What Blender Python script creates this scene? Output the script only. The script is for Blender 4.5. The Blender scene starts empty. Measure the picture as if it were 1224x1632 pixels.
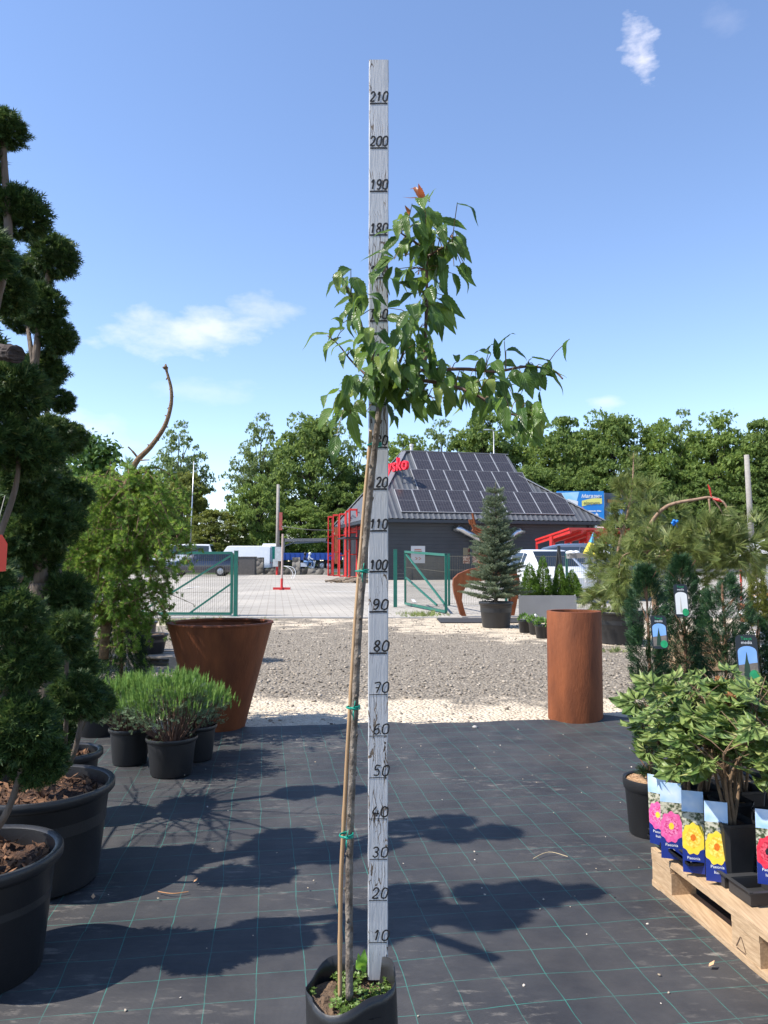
import bpy, math, random
import numpy as np
from mathutils import Vector, Matrix

SC = bpy.context.scene
COL = SC.collection
R = math.radians
rnd = random.Random(7)

# ------------------------------------------------------------------ camera
F, HOR, CAMH = 1226.0, 895.0, 1.28
PITCH = math.atan((HOR - 816) / F)
cam_d = bpy.data.cameras.new('camera'); cam = bpy.data.objects.new('camera', cam_d); COL.objects.link(cam)
cam.location = (0, 0, CAMH); cam.rotation_euler = (R(90) + PITCH, 0, 0)
cam_d.sensor_fit = 'VERTICAL'; cam_d.sensor_height = 36; cam_d.sensor_width = 27
cam_d.lens = 36 * F / 1632; cam_d.clip_end = 3000; cam_d.clip_start = .05
SC.camera = cam

# ------------------------------------------------------------------ light
SUN_EL, SUN_AZ = R(52), R(16)            # light travels towards +x, turned 13 degrees to +y
trav = Vector((math.cos(SUN_AZ) * math.cos(SUN_EL), math.sin(SUN_AZ) * math.cos(SUN_EL), -math.sin(SUN_EL)))
sd = bpy.data.lights.new('sun', 'SUN'); sd.energy = 4.2; sd.angle = R(.53); sd.color = (1, .945, .86)
so = bpy.data.objects.new('sun', sd); COL.objects.link(so)
so.rotation_euler = trav.to_track_quat('-Z', 'Y').to_euler(); so.location = (-20, -5, 30)

W = bpy.data.worlds.new('World'); SC.world = W; W.use_nodes = True
wn, wl = W.node_tree.nodes, W.node_tree.links
wn.clear()
w_out = wn.new('ShaderNodeOutputWorld'); w_bg = wn.new('ShaderNodeBackground'); w_bg.inputs[1].default_value = .13
sky = wn.new('ShaderNodeTexSky'); sky.sky_type = 'NISHITA'; sky.sun_disc = False
sky.sun_elevation = SUN_EL; sky.sun_rotation = math.atan2(-trav.x, -trav.y)
sky.air_density = 1.0; sky.dust_density = .0; sky.ozone_density = 2.6; sky.altitude = 0
w_tc = wn.new('ShaderNodeTexCoord')


def wmath(op, a, b=None, c=None, clamp=False):
    n = wn.new('ShaderNodeMath'); n.operation = op; n.use_clamp = clamp
    for i, q in enumerate((a, b, c)):
        if q is None: continue
        if isinstance(q, (int, float)): n.inputs[i].default_value = q
        else: wl.new(q, n.inputs[i])
    return n.outputs[0]


def ray(px, py):
    r, u = (px - 612) / F, (816 - py) / F
    return Vector((r, math.cos(PITCH) - u * math.sin(PITCH), math.sin(PITCH) + u * math.cos(PITCH)))


def cloud(px, py, a, b, amount, sc, tilt=0.0):
    c = ray(px, py).normalized()
    rt = Vector((c.y, -c.x, 0)).normalized(); up = rt.cross(c)
    r2 = rt * math.cos(tilt) + up * math.sin(tilt); u2 = up * math.cos(tilt) - rt * math.sin(tilt)
    def dot(v):
        n = wn.new('ShaderNodeVectorMath'); n.operation = 'DOT_PRODUCT'
        wl.new(w_tc.outputs['Generated'], n.inputs[0]); n.inputs[1].default_value = v
        return n.outputs['Value']
    du = wmath('DIVIDE', dot(r2), a / F); dv = wmath('DIVIDE', dot(u2), b / F)
    rr = wmath('SQRT', wmath('ADD', wmath('MULTIPLY', du, du), wmath('MULTIPLY', dv, dv)))
    nz = wn.new('ShaderNodeTexNoise'); nz.inputs['Scale'].default_value = sc; nz.inputs['Detail'].default_value = 7
    nz.inputs['Roughness'].default_value = .58
    mp = wn.new('ShaderNodeMapping'); mp.inputs['Scale'].default_value = (1, 1, 2.2)
    wl.new(w_tc.outputs['Generated'], mp.inputs[0]); wl.new(mp.outputs[0], nz.inputs['Vector'])
    v = wmath('ADD', wmath('MULTIPLY_ADD', rr, -1.0, 1.0), wmath('MULTIPLY_ADD', nz.outputs['Fac'], 2.6, -1.3))
    front = wmath('GREATER_THAN', dot(c), .5)
    s = wmath('MULTIPLY', wmath('SMOOTH_MIN', wmath('MAXIMUM', v, 0), 1.0, .3), amount)
    return wmath('MULTIPLY', s, front, clamp=True)


cm = None
for args in ((300, 528, 140, 42, .55, 15, R(8)), (1022, 76, 22, 42, .62, 34, R(12)), (425, 495, 50, 26, .3, 22, 0),
             (330, 622, 90, 20, .18, 16, 0), (100, 680, 130, 45, .3, 14, R(-20)), (968, 640, 26, 12, .3, 22, 0), (1160, 30, 30, 26, .08, 22, 0)):
    m = cloud(*args)
    cm = m if cm is None else wmath('MAXIMUM', cm, m)
w_mix = wn.new('ShaderNodeMix'); w_mix.data_type = 'RGBA'
wl.new(cm, w_mix.inputs[0]); w_tint = wn.new('ShaderNodeMix'); w_tint.data_type = 'RGBA'; w_tint.blend_type = 'MULTIPLY'; w_tint.inputs[0].default_value = 1; w_tint.inputs[7].default_value = (1.0, .975, 1.03, 1)
wl.new(sky.outputs[0], w_tint.inputs[6]); wl.new(w_tint.outputs[2], w_mix.inputs[6]); w_mix.inputs[7].default_value = (5.6, 5.4, 5.7, 1)
wl.new(w_mix.outputs[2], w_bg.inputs[0]); wl.new(w_bg.outputs[0], w_out.inputs[0])
SC.view_settings.view_transform = 'Standard'; SC.view_settings.look = 'None'
SC.view_settings.exposure = .95; SC.view_settings.gamma = 1
SC.render.engine = 'CYCLES'
SC.cycles.max_bounces = 6; SC.cycles.transparent_max_bounces = 6; SC.cycles.caustics_reflective = False; SC.cycles.caustics_refractive = False

# ------------------------------------------------------------------ placing helpers
def zt(y):                                # the lot rises gently away from the camera
    return .012 * (min(max(y, 17.0), 48.0) - 17.0)


def P(px, py, y):                         # the point seen at px, py that lies y metres ahead
    r = ray(px, py); k = y / r.y
    return Vector((r.x * k, y, CAMH + r.z * k))


def G(px, py):                            # the ground point there
    r = ray(px, py); k = 5.0
    for _ in range(60):
        k = (zt(r.y * k) - CAMH) / r.z
    return Vector((r.x * k, r.y * k, CAMH + r.z * k))


def X(px, y): return (px - 612) / F * (y / (math.cos(PITCH)))


# ------------------------------------------------------------------ materials
MATS = {}


def nt(name):
    m = bpy.data.materials.new(name); m.use_nodes = True
    MATS[name] = m
    n = m.node_tree.nodes; l = m.node_tree.links
    return m, n, l, n['Principled BSDF']


def ramp(n, stops):
    r = n.new('ShaderNodeValToRGB')
    e = r.color_ramp.elements
    while len(e) < len(stops): e.new(.5)
    for i, (p, c) in enumerate(stops):
        e[i].position = p; e[i].color = (*c, 1) if len(c) == 3 else c
    return r


def mat(name, c1, c2=None, rough=.6, metal=0, scale=8, bump=0, bscale=40, stretch=(1, 1, 1), spec=.5, coat=0, detail=5, contrast=.25):
    m, n, l, b = nt(name)
    b.inputs['Roughness'].default_value = rough; b.inputs['Metallic'].default_value = metal
    b.inputs['Specular IOR Level'].default_value = spec; b.inputs['Coat Weight'].default_value = coat
    tc = n.new('ShaderNodeTexCoord'); mp = n.new('ShaderNodeMapping'); mp.inputs['Scale'].default_value = stretch
    l.new(tc.outputs['Object'], mp.inputs[0])
    if c2 is None: b.inputs['Base Color'].default_value = (*c1, 1)
    else:
        nz = n.new('ShaderNodeTexNoise'); nz.inputs['Scale'].default_value = scale; nz.inputs['Detail'].default_value = detail
        l.new(mp.outputs[0], nz.inputs['Vector'])
        r = ramp(n, [(.5 - contrast, c1), (.5 + contrast, c2)]); l.new(nz.outputs['Fac'], r.inputs[0]); l.new(r.outputs[0], b.inputs['Base Color'])
    if bump:
        n2 = n.new('ShaderNodeTexNoise'); n2.inputs['Scale'].default_value = bscale; n2.inputs['Detail'].default_value = 6
        l.new(mp.outputs[0], n2.inputs['Vector'])
        bp = n.new('ShaderNodeBump'); bp.inputs['Strength'].default_value = bump; bp.inputs['Distance'].default_value = .02
        l.new(n2.outputs['Fac'], bp.inputs['Height']); l.new(bp.outputs[0], b.inputs['Normal'])
    return m


def leafmat(name, c1, c2, rough=.5, trans=.3, tcol=None, c3=None, spec=.4, uvvein=False):
    m, n, l, b = nt(name)
    g = n.new('ShaderNodeNewGeometry')
    stops = [(0, c1), (1, c2)] if c3 is None else [(0, c1), (.93, c2), (1, c3)]
    r = ramp(n, stops); l.new(g.outputs['Random Per Island'], r.inputs[0])
    col = r.outputs[0]
    b.inputs['Roughness'].default_value = rough; b.inputs['Specular IOR Level'].default_value = spec
    if uvvein:
        uv = n.new('ShaderNodeUVMap'); uv.uv_map = 'UVMap'
        sx = n.new('ShaderNodeSeparateXYZ'); l.new(uv.outputs[0], sx.inputs[0])
        def M(op, a, c, d=None):
            k = n.new('ShaderNodeMath'); k.operation = op
            for i, q in enumerate((a, c, d)):
                if q is None: continue
                if isinstance(q, (int, float)): k.inputs[i].default_value = q
                else: l.new(q, k.inputs[i])
            return k.outputs[0]
        au = M('ABSOLUTE', M('SUBTRACT', sx.outputs[0], .5), 0)
        ph = M('SINE', M('MULTIPLY', M('SUBTRACT', sx.outputs[1], M('MULTIPLY', au, .55)), 62), 0)
        vein = M('GREATER_THAN', ph, .82); mid = M('LESS_THAN', au, .035)
        vv = M('MAXIMUM', M('MULTIPLY', vein, .35), M('MULTIPLY', mid, .8))
        mx = n.new('ShaderNodeMix'); mx.data_type = 'RGBA'; l.new(vv, mx.inputs[0]); l.new(col, mx.inputs[6]); mx.inputs[7].default_value = (.16, .25, .08, 1)
        col = mx.outputs[2]
        bp = n.new('ShaderNodeBump'); bp.inputs['Strength'].default_value = .35; bp.inputs['Distance'].default_value = .004
        l.new(ph, bp.inputs['Height']); l.new(bp.outputs[0], b.inputs['Normal'])
    l.new(col, b.inputs['Base Color'])
    if trans:
        t = n.new('ShaderNodeBsdfTranslucent')
        if tcol: t.inputs[0].default_value = (*tcol, 1)
        else:
            hs = n.new('ShaderNodeHueSaturation'); hs.inputs['Value'].default_value = 1.7; hs.inputs['Hue'].default_value = .485
            l.new(col, hs.inputs['Color']); l.new(hs.outputs[0], t.inputs[0])
        mx = n.new('ShaderNodeMixShader'); mx.inputs[0].default_value = trans
        l.new(b.outputs[0], mx.inputs[1]); l.new(t.outputs[0], mx.inputs[2]); l.new(mx.outputs[0], n['Material Output'].inputs[0])
    return m


# ------------------------------------------------------------------ mesh helpers
def tag(o, label=None, cat=None, group=None, kind=None):
    if label: o['label'] = label
    if cat: o['category'] = cat
    if group: o['group'] = group
    if kind: o['kind'] = kind
    return o


def thing(name, label, cat, loc=(0, 0, 0), rz=0.0, group=None):
    o = bpy.data.objects.new(name, None); COL.objects.link(o); o.empty_display_size = .1
    o.location = loc; o.rotation_euler = (0, 0, rz)
    return tag(o, label, cat, group)


def offs(parent):
    v = Vector((0, 0, 0))
    while parent is not None:
        v += parent.location; parent = parent.parent
    return v


def link(name, me, mats, parent=None):
    o = bpy.data.objects.new(name, me); COL.objects.link(o)
    if parent is not None: o.parent = parent
    for m in (mats if isinstance(mats, (list, tuple)) else [mats]):
        me.materials.append(m)
    return o


def npmesh(name, chunks, smooth=False, uv=None):
    """chunks: list of (V (n,3), F (m,k)); builds one mesh"""
    me = bpy.data.meshes.new(name)
    vs, starts, tots, loops, off, ls = [], [], [], [], 0, 0
    for V, Fc in chunks:
        V = np.asarray(V, float).reshape(-1, 3); Fc = np.asarray(Fc, int)
        vs.append(V); m, k = Fc.shape
        loops.append((Fc + off).ravel()); starts.append(ls + np.arange(m) * k); tots.append(np.full(m, k)); ls += m * k; off += len(V)
    V = np.concatenate(vs); L = np.concatenate(loops); S = np.concatenate(starts); T = np.concatenate(tots)
    me.vertices.add(len(V)); me.vertices.foreach_set('co', V.ravel())
    me.loops.add(len(L)); me.loops.foreach_set('vertex_index', L)
    me.polygons.add(len(S)); me.polygons.foreach_set('loop_start', S); me.polygons.foreach_set('loop_total', T)
    if smooth: me.polygons.foreach_set('use_smooth', np.ones(len(S), bool))
    if uv is not None:
        u = me.uv_layers.new(name='UVMap'); u.data.foreach_set('uv', np.asarray(uv, float)[L].ravel())
    me.update(calc_edges=True); me.validate()
    return me


class MB:
    def __init__(s): s.v = []; s.f = []; s.m = []
    def add(s, vs, fs, mi=0):
        o = len(s.v); s.v += [tuple(q) for q in vs]
        for f in fs: s.f.append([i + o for i in f]); s.m.append(mi)
        return s
    def box(s, c, d, rz=0.0, mi=0, mtx=None, taper=1.0):
        x, y, z = d[0] / 2, d[1] / 2, d[2] / 2
        vs = []
        for k in (-1, 1):
            t = taper if k > 0 else 1
            for a, b in ((-1, -1), (1, -1), (1, 1), (-1, 1)): vs.append(Vector((a * x * t, b * y * t, k * z)))
        M = mtx if mtx is not None else Matrix.Rotation(rz, 3, 'Z')
        c = Vector(c)
        vs = [M @ q + c for q in vs]
        return s.add(vs, [(3, 2, 1, 0), (4, 5, 6, 7), (0, 1, 5, 4), (1, 2, 6, 5), (2, 3, 7, 6), (3, 0, 4, 7)], mi)
    def bar(s, a, b, w, h, mi=0, up=(0, 0, 1)):
        a, b = Vector(a), Vector(b); d = b - a; L = d.length; d.normalize()
        u = Vector(up); sd_ = d.cross(u)
        if sd_.length < 1e-4: sd_ = d.cross(Vector((1, 0, 0)))
        sd_.normalize(); u = sd_.cross(d)
        M = Matrix((sd_, d, u)).transposed()
        return s.box((a + b) / 2, (w, L, h), mtx=M, mi=mi)
    def tube(s, pts, rad, seg=8, mi=0, caps=True):
        pts = [Vector(p) for p in pts]; n = len(pts)
        if not isinstance(rad, (list, tuple)): rad = [rad] * n
        o = len(s.v); prev = None
        for i, p in enumerate(pts):
            t = (pts[min(i + 1, n - 1)] - pts[max(i - 1, 0)]).normalized()
            if prev is None: a = t.cross(Vector((0, 0, 1)) if abs(t.z) < .9 else Vector((1, 0, 0))).normalized()
            else: a = (prev - t * prev.dot(t)).normalized()
            prev = a; b = t.cross(a)
            for k in range(seg):
                q = 2 * math.pi * k / seg
                s.v.append(tuple(p + (a * math.cos(q) + b * math.sin(q)) * rad[i]))
        for i in range(n - 1):
            for k in range(seg):
                k2 = (k + 1) % seg
                s.f.append([o + i * seg + k, o + i * seg + k2, o + (i + 1) * seg + k2, o + (i + 1) * seg + k]); s.m.append(mi)
        if caps:
            s.f.append([o + k for k in range(seg)][::-1]); s.m.append(mi)
            s.f.append([o + (n - 1) * seg + k for k in range(seg)]); s.m.append(mi)
        return s
    def lathe(s, prof, c=(0, 0, 0), seg=32, mi=0, mtx=None, sy=1.0):
        o = len(s.v); c = Vector(c)
        for r, z in prof:
            for k in range(seg):
                q = 2 * math.pi * k / seg
                v = Vector((r * math.cos(q), sy * r * math.sin(q), z))
                if mtx is not None: v = mtx @ v
                s.v.append(tuple(v + c))
        for i in range(len(prof) - 1):
            for k in range(seg):
                k2 = (k + 1) % seg
                s.f.append([o + i * seg + k, o + i * seg + k2, o + (i + 1) * seg + k2, o + (i + 1) * seg + k]); s.m.append(mi)
        return s
    def extrude(s, outline, thick, mtx, mi=0):
        """outline: 2D points (x,z) in the local XZ plane, thick along local y"""
        n = len(outline)
        a = [mtx @ Vector((x, -thick / 2, z)) for x, z in outline]; b = [mtx @ Vector((x, thick / 2, z)) for x, z in outline]
        fs = [list(range(n)), list(range(2 * n - 1, n - 1, -1))]
        for i in range(n):
            j = (i + 1) % n; fs.append([i, n + i, n + j, j])
        return s.add(a + b, fs, mi)
    def build(s, name, mats, parent=None, smooth=False, local=False, auto=None):
        o = Vector((0, 0, 0)) if local else offs(parent)
        me = bpy.data.meshes.new(name)
        me.from_pydata([(x - o.x, y - o.y, z - o.z) for x, y, z in s.v], [], s.f)
        me.polygons.foreach_set('material_index', s.m)
        if smooth: me.polygons.foreach_set('use_smooth', [True] * len(s.f))
        me.update()
        ob = link(name, me, mats, parent)
        if auto is not None:
            for p in me.polygons: p.use_smooth = True
            me.set_sharp_from_angle(angle=R(auto))
        return ob


def np_link(name, chunks, mats, parent=None, smooth=False, uv=None, local=False):
    o = np.array([0, 0, 0.]) if local else np.array(offs(parent))
    return link(name, npmesh(name, [(np.asarray(v) - o, f) for v, f in chunks], smooth, uv), mats, parent)


def basis(d, rng, roll=None):
    """N directions -> (N,3,3) whose columns are side, along, normal"""
    d = d / np.linalg.norm(d, axis=1, keepdims=True)
    r = rng.normal(size=d.shape) if roll is None else roll
    s_ = np.cross(d, r); s_ /= np.linalg.norm(s_, axis=1, keepdims=True) + 1e-9
    n_ = np.cross(s_, d)
    return np.stack([s_, d, n_], axis=2)


def scatter(tv, tf, pos, dirs, scale, rng, roll=None):
    B = basis(dirs, rng, roll); N = len(pos); tv = np.asarray(tv, float); tf = np.asarray(tf, int)
    V = np.einsum('nij,kj->nki', B, tv) * np.asarray(scale).reshape(-1, 1, 1) + pos[:, None, :]
    Fc = tf[None] + (np.arange(N) * len(tv))[:, None, None]
    return V.reshape(-1, 3), Fc.reshape(-1, tf.shape[1])


def diamonds(specs):
    """specs: list of (base xy, tip xy, width[, lift]) in the xy plane -> template of quads"""
    v, f = [], []
    for sp in specs:
        (bx, by), (tx, ty), w = sp[:3]; lift = sp[3] if len(sp) > 3 else 0
        dx, dy = tx - bx, ty - by; L = math.hypot(dx, dy); nx, ny = -dy / L * w, dx / L * w
        mx, my = bx + dx * .45, by + dy * .45; o = len(v)
        v += [(bx, by, 0), (mx + nx, my + ny, lift * .4), (tx, ty, lift), (mx - nx, my - ny, lift * .4)]
        f.append((o, o + 1, o + 2, o + 3))
    return np.array(v), np.array(f)


def sph(rng, n):
    v = rng.normal(size=(n, 3)); return v / np.linalg.norm(v, axis=1, keepdims=True)


def text_mesh(body, size, mat_, parent, M, name='lettering', extrude=.0, align='CENTER', bold=0.0, shear=0.0):
    c = bpy.data.curves.new('t', 'FONT'); c.body = body; c.size = size; c.extrude = extrude; c.align_x = align; c.offset = bold; c.shear = shear
    c.resolution_u = 3
    o = bpy.data.objects.new('t', c); COL.objects.link(o)
    dg = bpy.context.evaluated_depsgraph_get(); dg.update()
    me = bpy.data.meshes.new_from_object(o.evaluated_get(dg))
    bpy.data.objects.remove(o); bpy.data.curves.remove(c)
    me.materials.clear(); me.name = name
    off = Matrix.Translation(-offs(parent))
    me.transform(off @ M)
    return link(name, me, mat_, parent)


def frame_mtx(origin, right, up):
    """text/plane space: x -> right, y -> up, z -> out"""
    r = Vector(right).normalized(); u = Vector(up); u = (u - r * u.dot(r)).normalized(); n = r.cross(u)
    M = Matrix((r, u, n)).transposed().to_4x4(); M.translation = Vector(origin)
    return M


def smoothpath(pts, n=6):
    pts = [Vector(p) for p in pts]; out = []
    for i in range(len(pts) - 1):
        p0, p1, p2, p3 = pts[max(i - 1, 0)], pts[i], pts[i + 1], pts[min(i + 2, len(pts) - 1)]
        for k in range(n):
            t = k / n
            out.append(.5 * ((2 * p1) + (p2 - p0) * t + (2 * p0 - 5 * p1 + 4 * p2 - p3) * t * t + (3 * p1 - p0 - 3 * p2 + p3) * t ** 3))
    out.append(pts[-1])
    return out


def lerps(a, b, n): return [a + (b - a) * i / (n - 1) for i in range(n)]


# ------------------------------------------------------------------ shared materials
BLACKPOT = mat('black_plastic', (.012, .012, .013), (.022, .022, .024), rough=.42, scale=5, bump=.05, bscale=120)
SOIL = mat('bark_soil', (.02, .011, .006), (.11, .05, .025), rough=.95, scale=60, bump=1.0, bscale=90)
DRYSOIL = mat('dry_soil', (.05, .032, .02), (.2, .13, .08), rough=.95, scale=45, bump=1.0, bscale=70)
CHIPS = mat('bark_chips', (.22, .11, .05), (.55, .36, .2), rough=.9, scale=70, bump=.8, bscale=90)
CORTEN = mat('corten_steel', (.11, .033, .013), (.235, .07, .024), rough=.72, scale=10, bump=.2, bscale=70, stretch=(1, 1, .3), spec=.3, detail=10, contrast=.24)
BARK = mat('grey_bark', (.055, .04, .03), (.16, .12, .09), rough=.9, scale=25, bump=.6, bscale=60, stretch=(1, 1, .3))
TRUNKB = mat('far_bark', (.03, .025, .02), (.07, .055, .045), rough=.95, scale=3)
WOOD = mat('pallet_wood', (.34, .22, .12), (.55, .39, .24), rough=.8, scale=14, bump=.25, bscale=40, stretch=(9, .6, 9))
GREYWOOD = mat('weathered_wood', (.2, .16, .12), (.33, .28, .22), rough=.85, scale=14, bump=.25, stretch=(.6, 9, 9))
CONCRETE = mat('concrete', (.32, .3, .28), (.45, .43, .4), rough=.9, scale=5, bump=.1)
GREENMETAL = mat('green_paint', (.006, .1, .075), (.01, .14, .1), rough=.4, scale=5)
REDPAINT = mat('red_paint', (.48, .02, .02), (.6, .035, .03), rough=.45, scale=3)
GALV = mat('galvanised_steel', (.42, .43, .45), (.6, .61, .63), rough=.35, metal=.8, scale=10)
WHITEP = mat('white_paint', (.74, .75, .76), (.82, .82, .82), rough=.35, scale=4, coat=.3)
DARKGLASS = mat('dark_glass', (.012, .016, .02), rough=.06, spec=.8)
RUBBER = mat('rubber', (.018, .018, .018), rough=.8)
RIM = mat('wheel_rim', (.4, .4, .42), rough=.35, metal=.7)
BLACKM = mat('black_metal', (.012, .012, .012), (.03, .03, .03), rough=.5, scale=20)
GRAPHITE = mat('graphite_paint', (.02, .028, .04), (.026, .035, .047), rough=.5, scale=2)
WHITEPRINT = mat('white_print', (.8, .8, .8), rough=.5)
BLACKINK = mat('black_ink', (.008, .008, .01), rough=.6)

# ================================================================== SETTING: ground
def grid_sheet(xs, ys, zf):
    V = np.array([(x, y, zf(x, y)) for y in ys for x in xs]); nx = len(xs)
    Fc = np.array([(j * nx + i, j * nx + i + 1, (j + 1) * nx + i + 1, (j + 1) * nx + i) for j in range(len(ys) - 1) for i in range(nx - 1)])
    return V, Fc


def ground_material():
    m, n, l, b = nt('gravel_ground')
    b.inputs['Roughness'].default_value = .95; b.inputs['Specular IOR Level'].default_value = .2
    tc = n.new('ShaderNodeTexCoord'); sx = n.new('ShaderNodeSeparateXYZ'); l.new(tc.outputs['Object'], sx.inputs[0])
    def N(scale, detail=6, rough=.6):
        k = n.new('ShaderNodeTexNoise'); k.inputs['Scale'].default_value = scale; k.inputs['Detail'].default_value = detail; k.inputs['Roughness'].default_value = rough
        l.new(tc.outputs['Object'], k.inputs['Vector']); return k.outputs['Fac']
    def M(op, a, c, d=None, clamp=False):
        k = n.new('ShaderNodeMath'); k.operation = op; k.use_clamp = clamp
        for i, q in enumerate((a, c, d)):
            if q is None: continue
            if isinstance(q, (int, float)): k.inputs[i].default_value = q
            else: l.new(q, k.inputs[i])
        return k.outputs[0]
    def MIX(f, a, c):
        k = n.new('ShaderNodeMix'); k.data_type = 'RGBA'
        l.new(f, k.inputs[0])
        for i, q in ((6, a), (7, c)):
            if isinstance(q, tuple): k.inputs[i].default_value = (*q, 1)
            else: l.new(q, k.inputs[i])
        return k.outputs[2]
    vor = n.new('ShaderNodeTexVoronoi'); vor.inputs['Scale'].default_value = 34; vor.inputs['Randomness'].default_value = 1
    l.new(tc.outputs['Object'], vor.inputs['Vector'])
    vr = n.new('ShaderNodeSeparateColor'); l.new(vor.outputs['Color'], vr.inputs[0])
    g = ramp(n, [(0, (.11, .092, .072)), (.5, (.235, .2, .157)), (.85, (.34, .295, .237)), (1, (.48, .42, .345))]); l.new(M('ADD', M('MULTIPLY', vr.outputs[0], .6), M('MULTIPLY', N(7), .4)), g.inputs[0])
    s = ramp(n, [(.3, (.5, .41, .3)), (.7, (.66, .56, .43))]); l.new(N(5), s.inputs[0])
    # how sandy: strip by the fabric, patches elsewhere, and more to the right near the gate
    y = sx.outputs[1]; big = N(.55, 4); mid = N(2.2, 5)
    near = M('MULTIPLY_ADD', M('ABSOLUTE', M('SUBTRACT', y, 6.4), 0), -1.15, 1.5)
    far = M('MULTIPLY_ADD', M('ABSOLUTE', M('SUBTRACT', y, 15.8), 0), -.3, .75)
    base = M('MAXIMUM', near, far)
    right = M('MULTIPLY', M('SUBTRACT', sx.outputs[0], 0.2), .4, clamp=True)
    rz_ = M('MULTIPLY', right, M('GREATER_THAN', y, 9.5))
    t = M('ADD', M('ADD', base, rz_), M('MULTIPLY_ADD', M('ADD', big, mid), 2.3, -2.45))
    t2 = n.new('ShaderNodeMapRange'); t2.interpolation_type = 'SMOOTHSTEP'; l.new(t, t2.inputs[0]); t2.inputs[1].default_value = .15; t2.inputs[2].default_value = .75
    c = MIX(t2.outputs[0], g.outputs[0], s.outputs[0])
    gr = ramp(n, [(.35, (.03, .05, .015)), (.7, (.1, .12, .05))]); l.new(N(1.5), gr.inputs[0])
    fg = n.new('ShaderNodeMapRange'); l.new(y, fg.inputs[0]); fg.inputs[1].default_value = 52; fg.inputs[2].default_value = 56
    c = MIX(fg.outputs[0], c, gr.outputs[0])
    l.new(c, b.inputs['Base Color'])
    bp = n.new('ShaderNodeBump'); bp.inputs['Strength'].default_value = .9; bp.inputs['Distance'].default_value = .025
    l.new(M('ADD', M('MULTIPLY', vor.outputs['Distance'], -1.2), N(18)), bp.inputs['Height']); l.new(bp.outputs[0], b.inputs['Normal'])
    return m


rg = np.random.default_rng(3)
V, Fc = grid_sheet([-900, -200, -60, -20, -6, 0, 6, 20, 60, 200, 900], [-60, -8, 0, 6, 12, 17, 24, 32, 40, 48, 60, 100, 300, 1500], lambda x, y: zt(y))
tag(np_link('ground', [(V, Fc)], ground_material()), 'grey gravel ground with pale sandy patches', 'ground', kind='structure')


def paving_material():
    m, n, l, b = nt('paving_blocks')
    b.inputs['Roughness'].default_value = .9
    tc = n.new('ShaderNodeTexCoord'); mp = n.new('ShaderNodeMapping'); mp.inputs['Rotation'].default_value = (0, 0, R(-8)); l.new(tc.outputs['Object'], mp.inputs[0])
    br = n.new('ShaderNodeTexBrick'); br.inputs['Scale'].default_value = 1; br.inputs['Brick Width'].default_value = .42; br.inputs['Row Height'].default_value = .21
    br.inputs['Mortar Size'].default_value = .012; br.inputs['Color1'].default_value = (.37, .34, .295, 1); br.inputs['Color2'].default_value = (.43, .395, .345, 1); br.inputs['Mortar'].default_value = (.22, .19, .155, 1)
    l.new(mp.outputs[0], br.inputs['Vector'])
    nz = n.new('ShaderNodeTexNoise'); nz.inputs['Scale'].default_value = .35; nz.inputs['Detail'].default_value = 6; l.new(tc.outputs['Object'], nz.inputs['Vector'])
    r = ramp(n, [(.3, (.72, .72, .72)), (.7, (1.05, 1.04, 1.02))]); l.new(nz.outputs['Fac'], r.inputs[0])
    mx = n.new('ShaderNodeMix'); mx.data_type = 'RGBA'; mx.blend_type = 'MULTIPLY'; mx.inputs[0].default_value = 1
    l.new(br.outputs['Color'], mx.inputs[6]); l.new(r.outputs[0], mx.inputs[7]); l.new(mx.outputs[2], b.inputs['Base Color'])
    return m


V, Fc = grid_sheet([-40, -20, 0, 20, 45], [17.6, 24, 32, 40, 48, 52.4], lambda x, y: zt(y) + .006)
tag(np_link('parking_lot', [(V, Fc)], paving_material()), 'pale block paved parking lot', 'paving', kind='structure')
b = MB(); b.box((-10.5, 17.5, zt(17.5) + .0), (60, .14, .05)); tag(b.build('kerb', CONCRETE), 'low concrete edging between gravel and paving', 'kerb', kind='structure')
b = MB()
for (x, y, w, h) in ((-1.2, 29, 2.2, .1), (-2.8, 36, 2.4, .1), (.9, 24, .1, 3.0), (-8, 33, .1, 4)): b.box((x, y, zt(y) + .0095), (w, h, .004))
tag(b.build('road_marking', mat('worn_marking', (.6, .58, .55), (.8, .79, .77), rough=.8, scale=8)), 'worn white parking lines on paving', 'marking', kind='structure')
V, Fc = grid_sheet([-300, 0, 300], [66, 94], lambda x, y: zt(y) + .006)
tag(np_link('road', [(V, Fc)], mat('asphalt', (.045, .045, .046), (.07, .07, .07), rough=.9, scale=2)), 'asphalt road beyond the stone wall', 'road', kind='structure')


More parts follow.
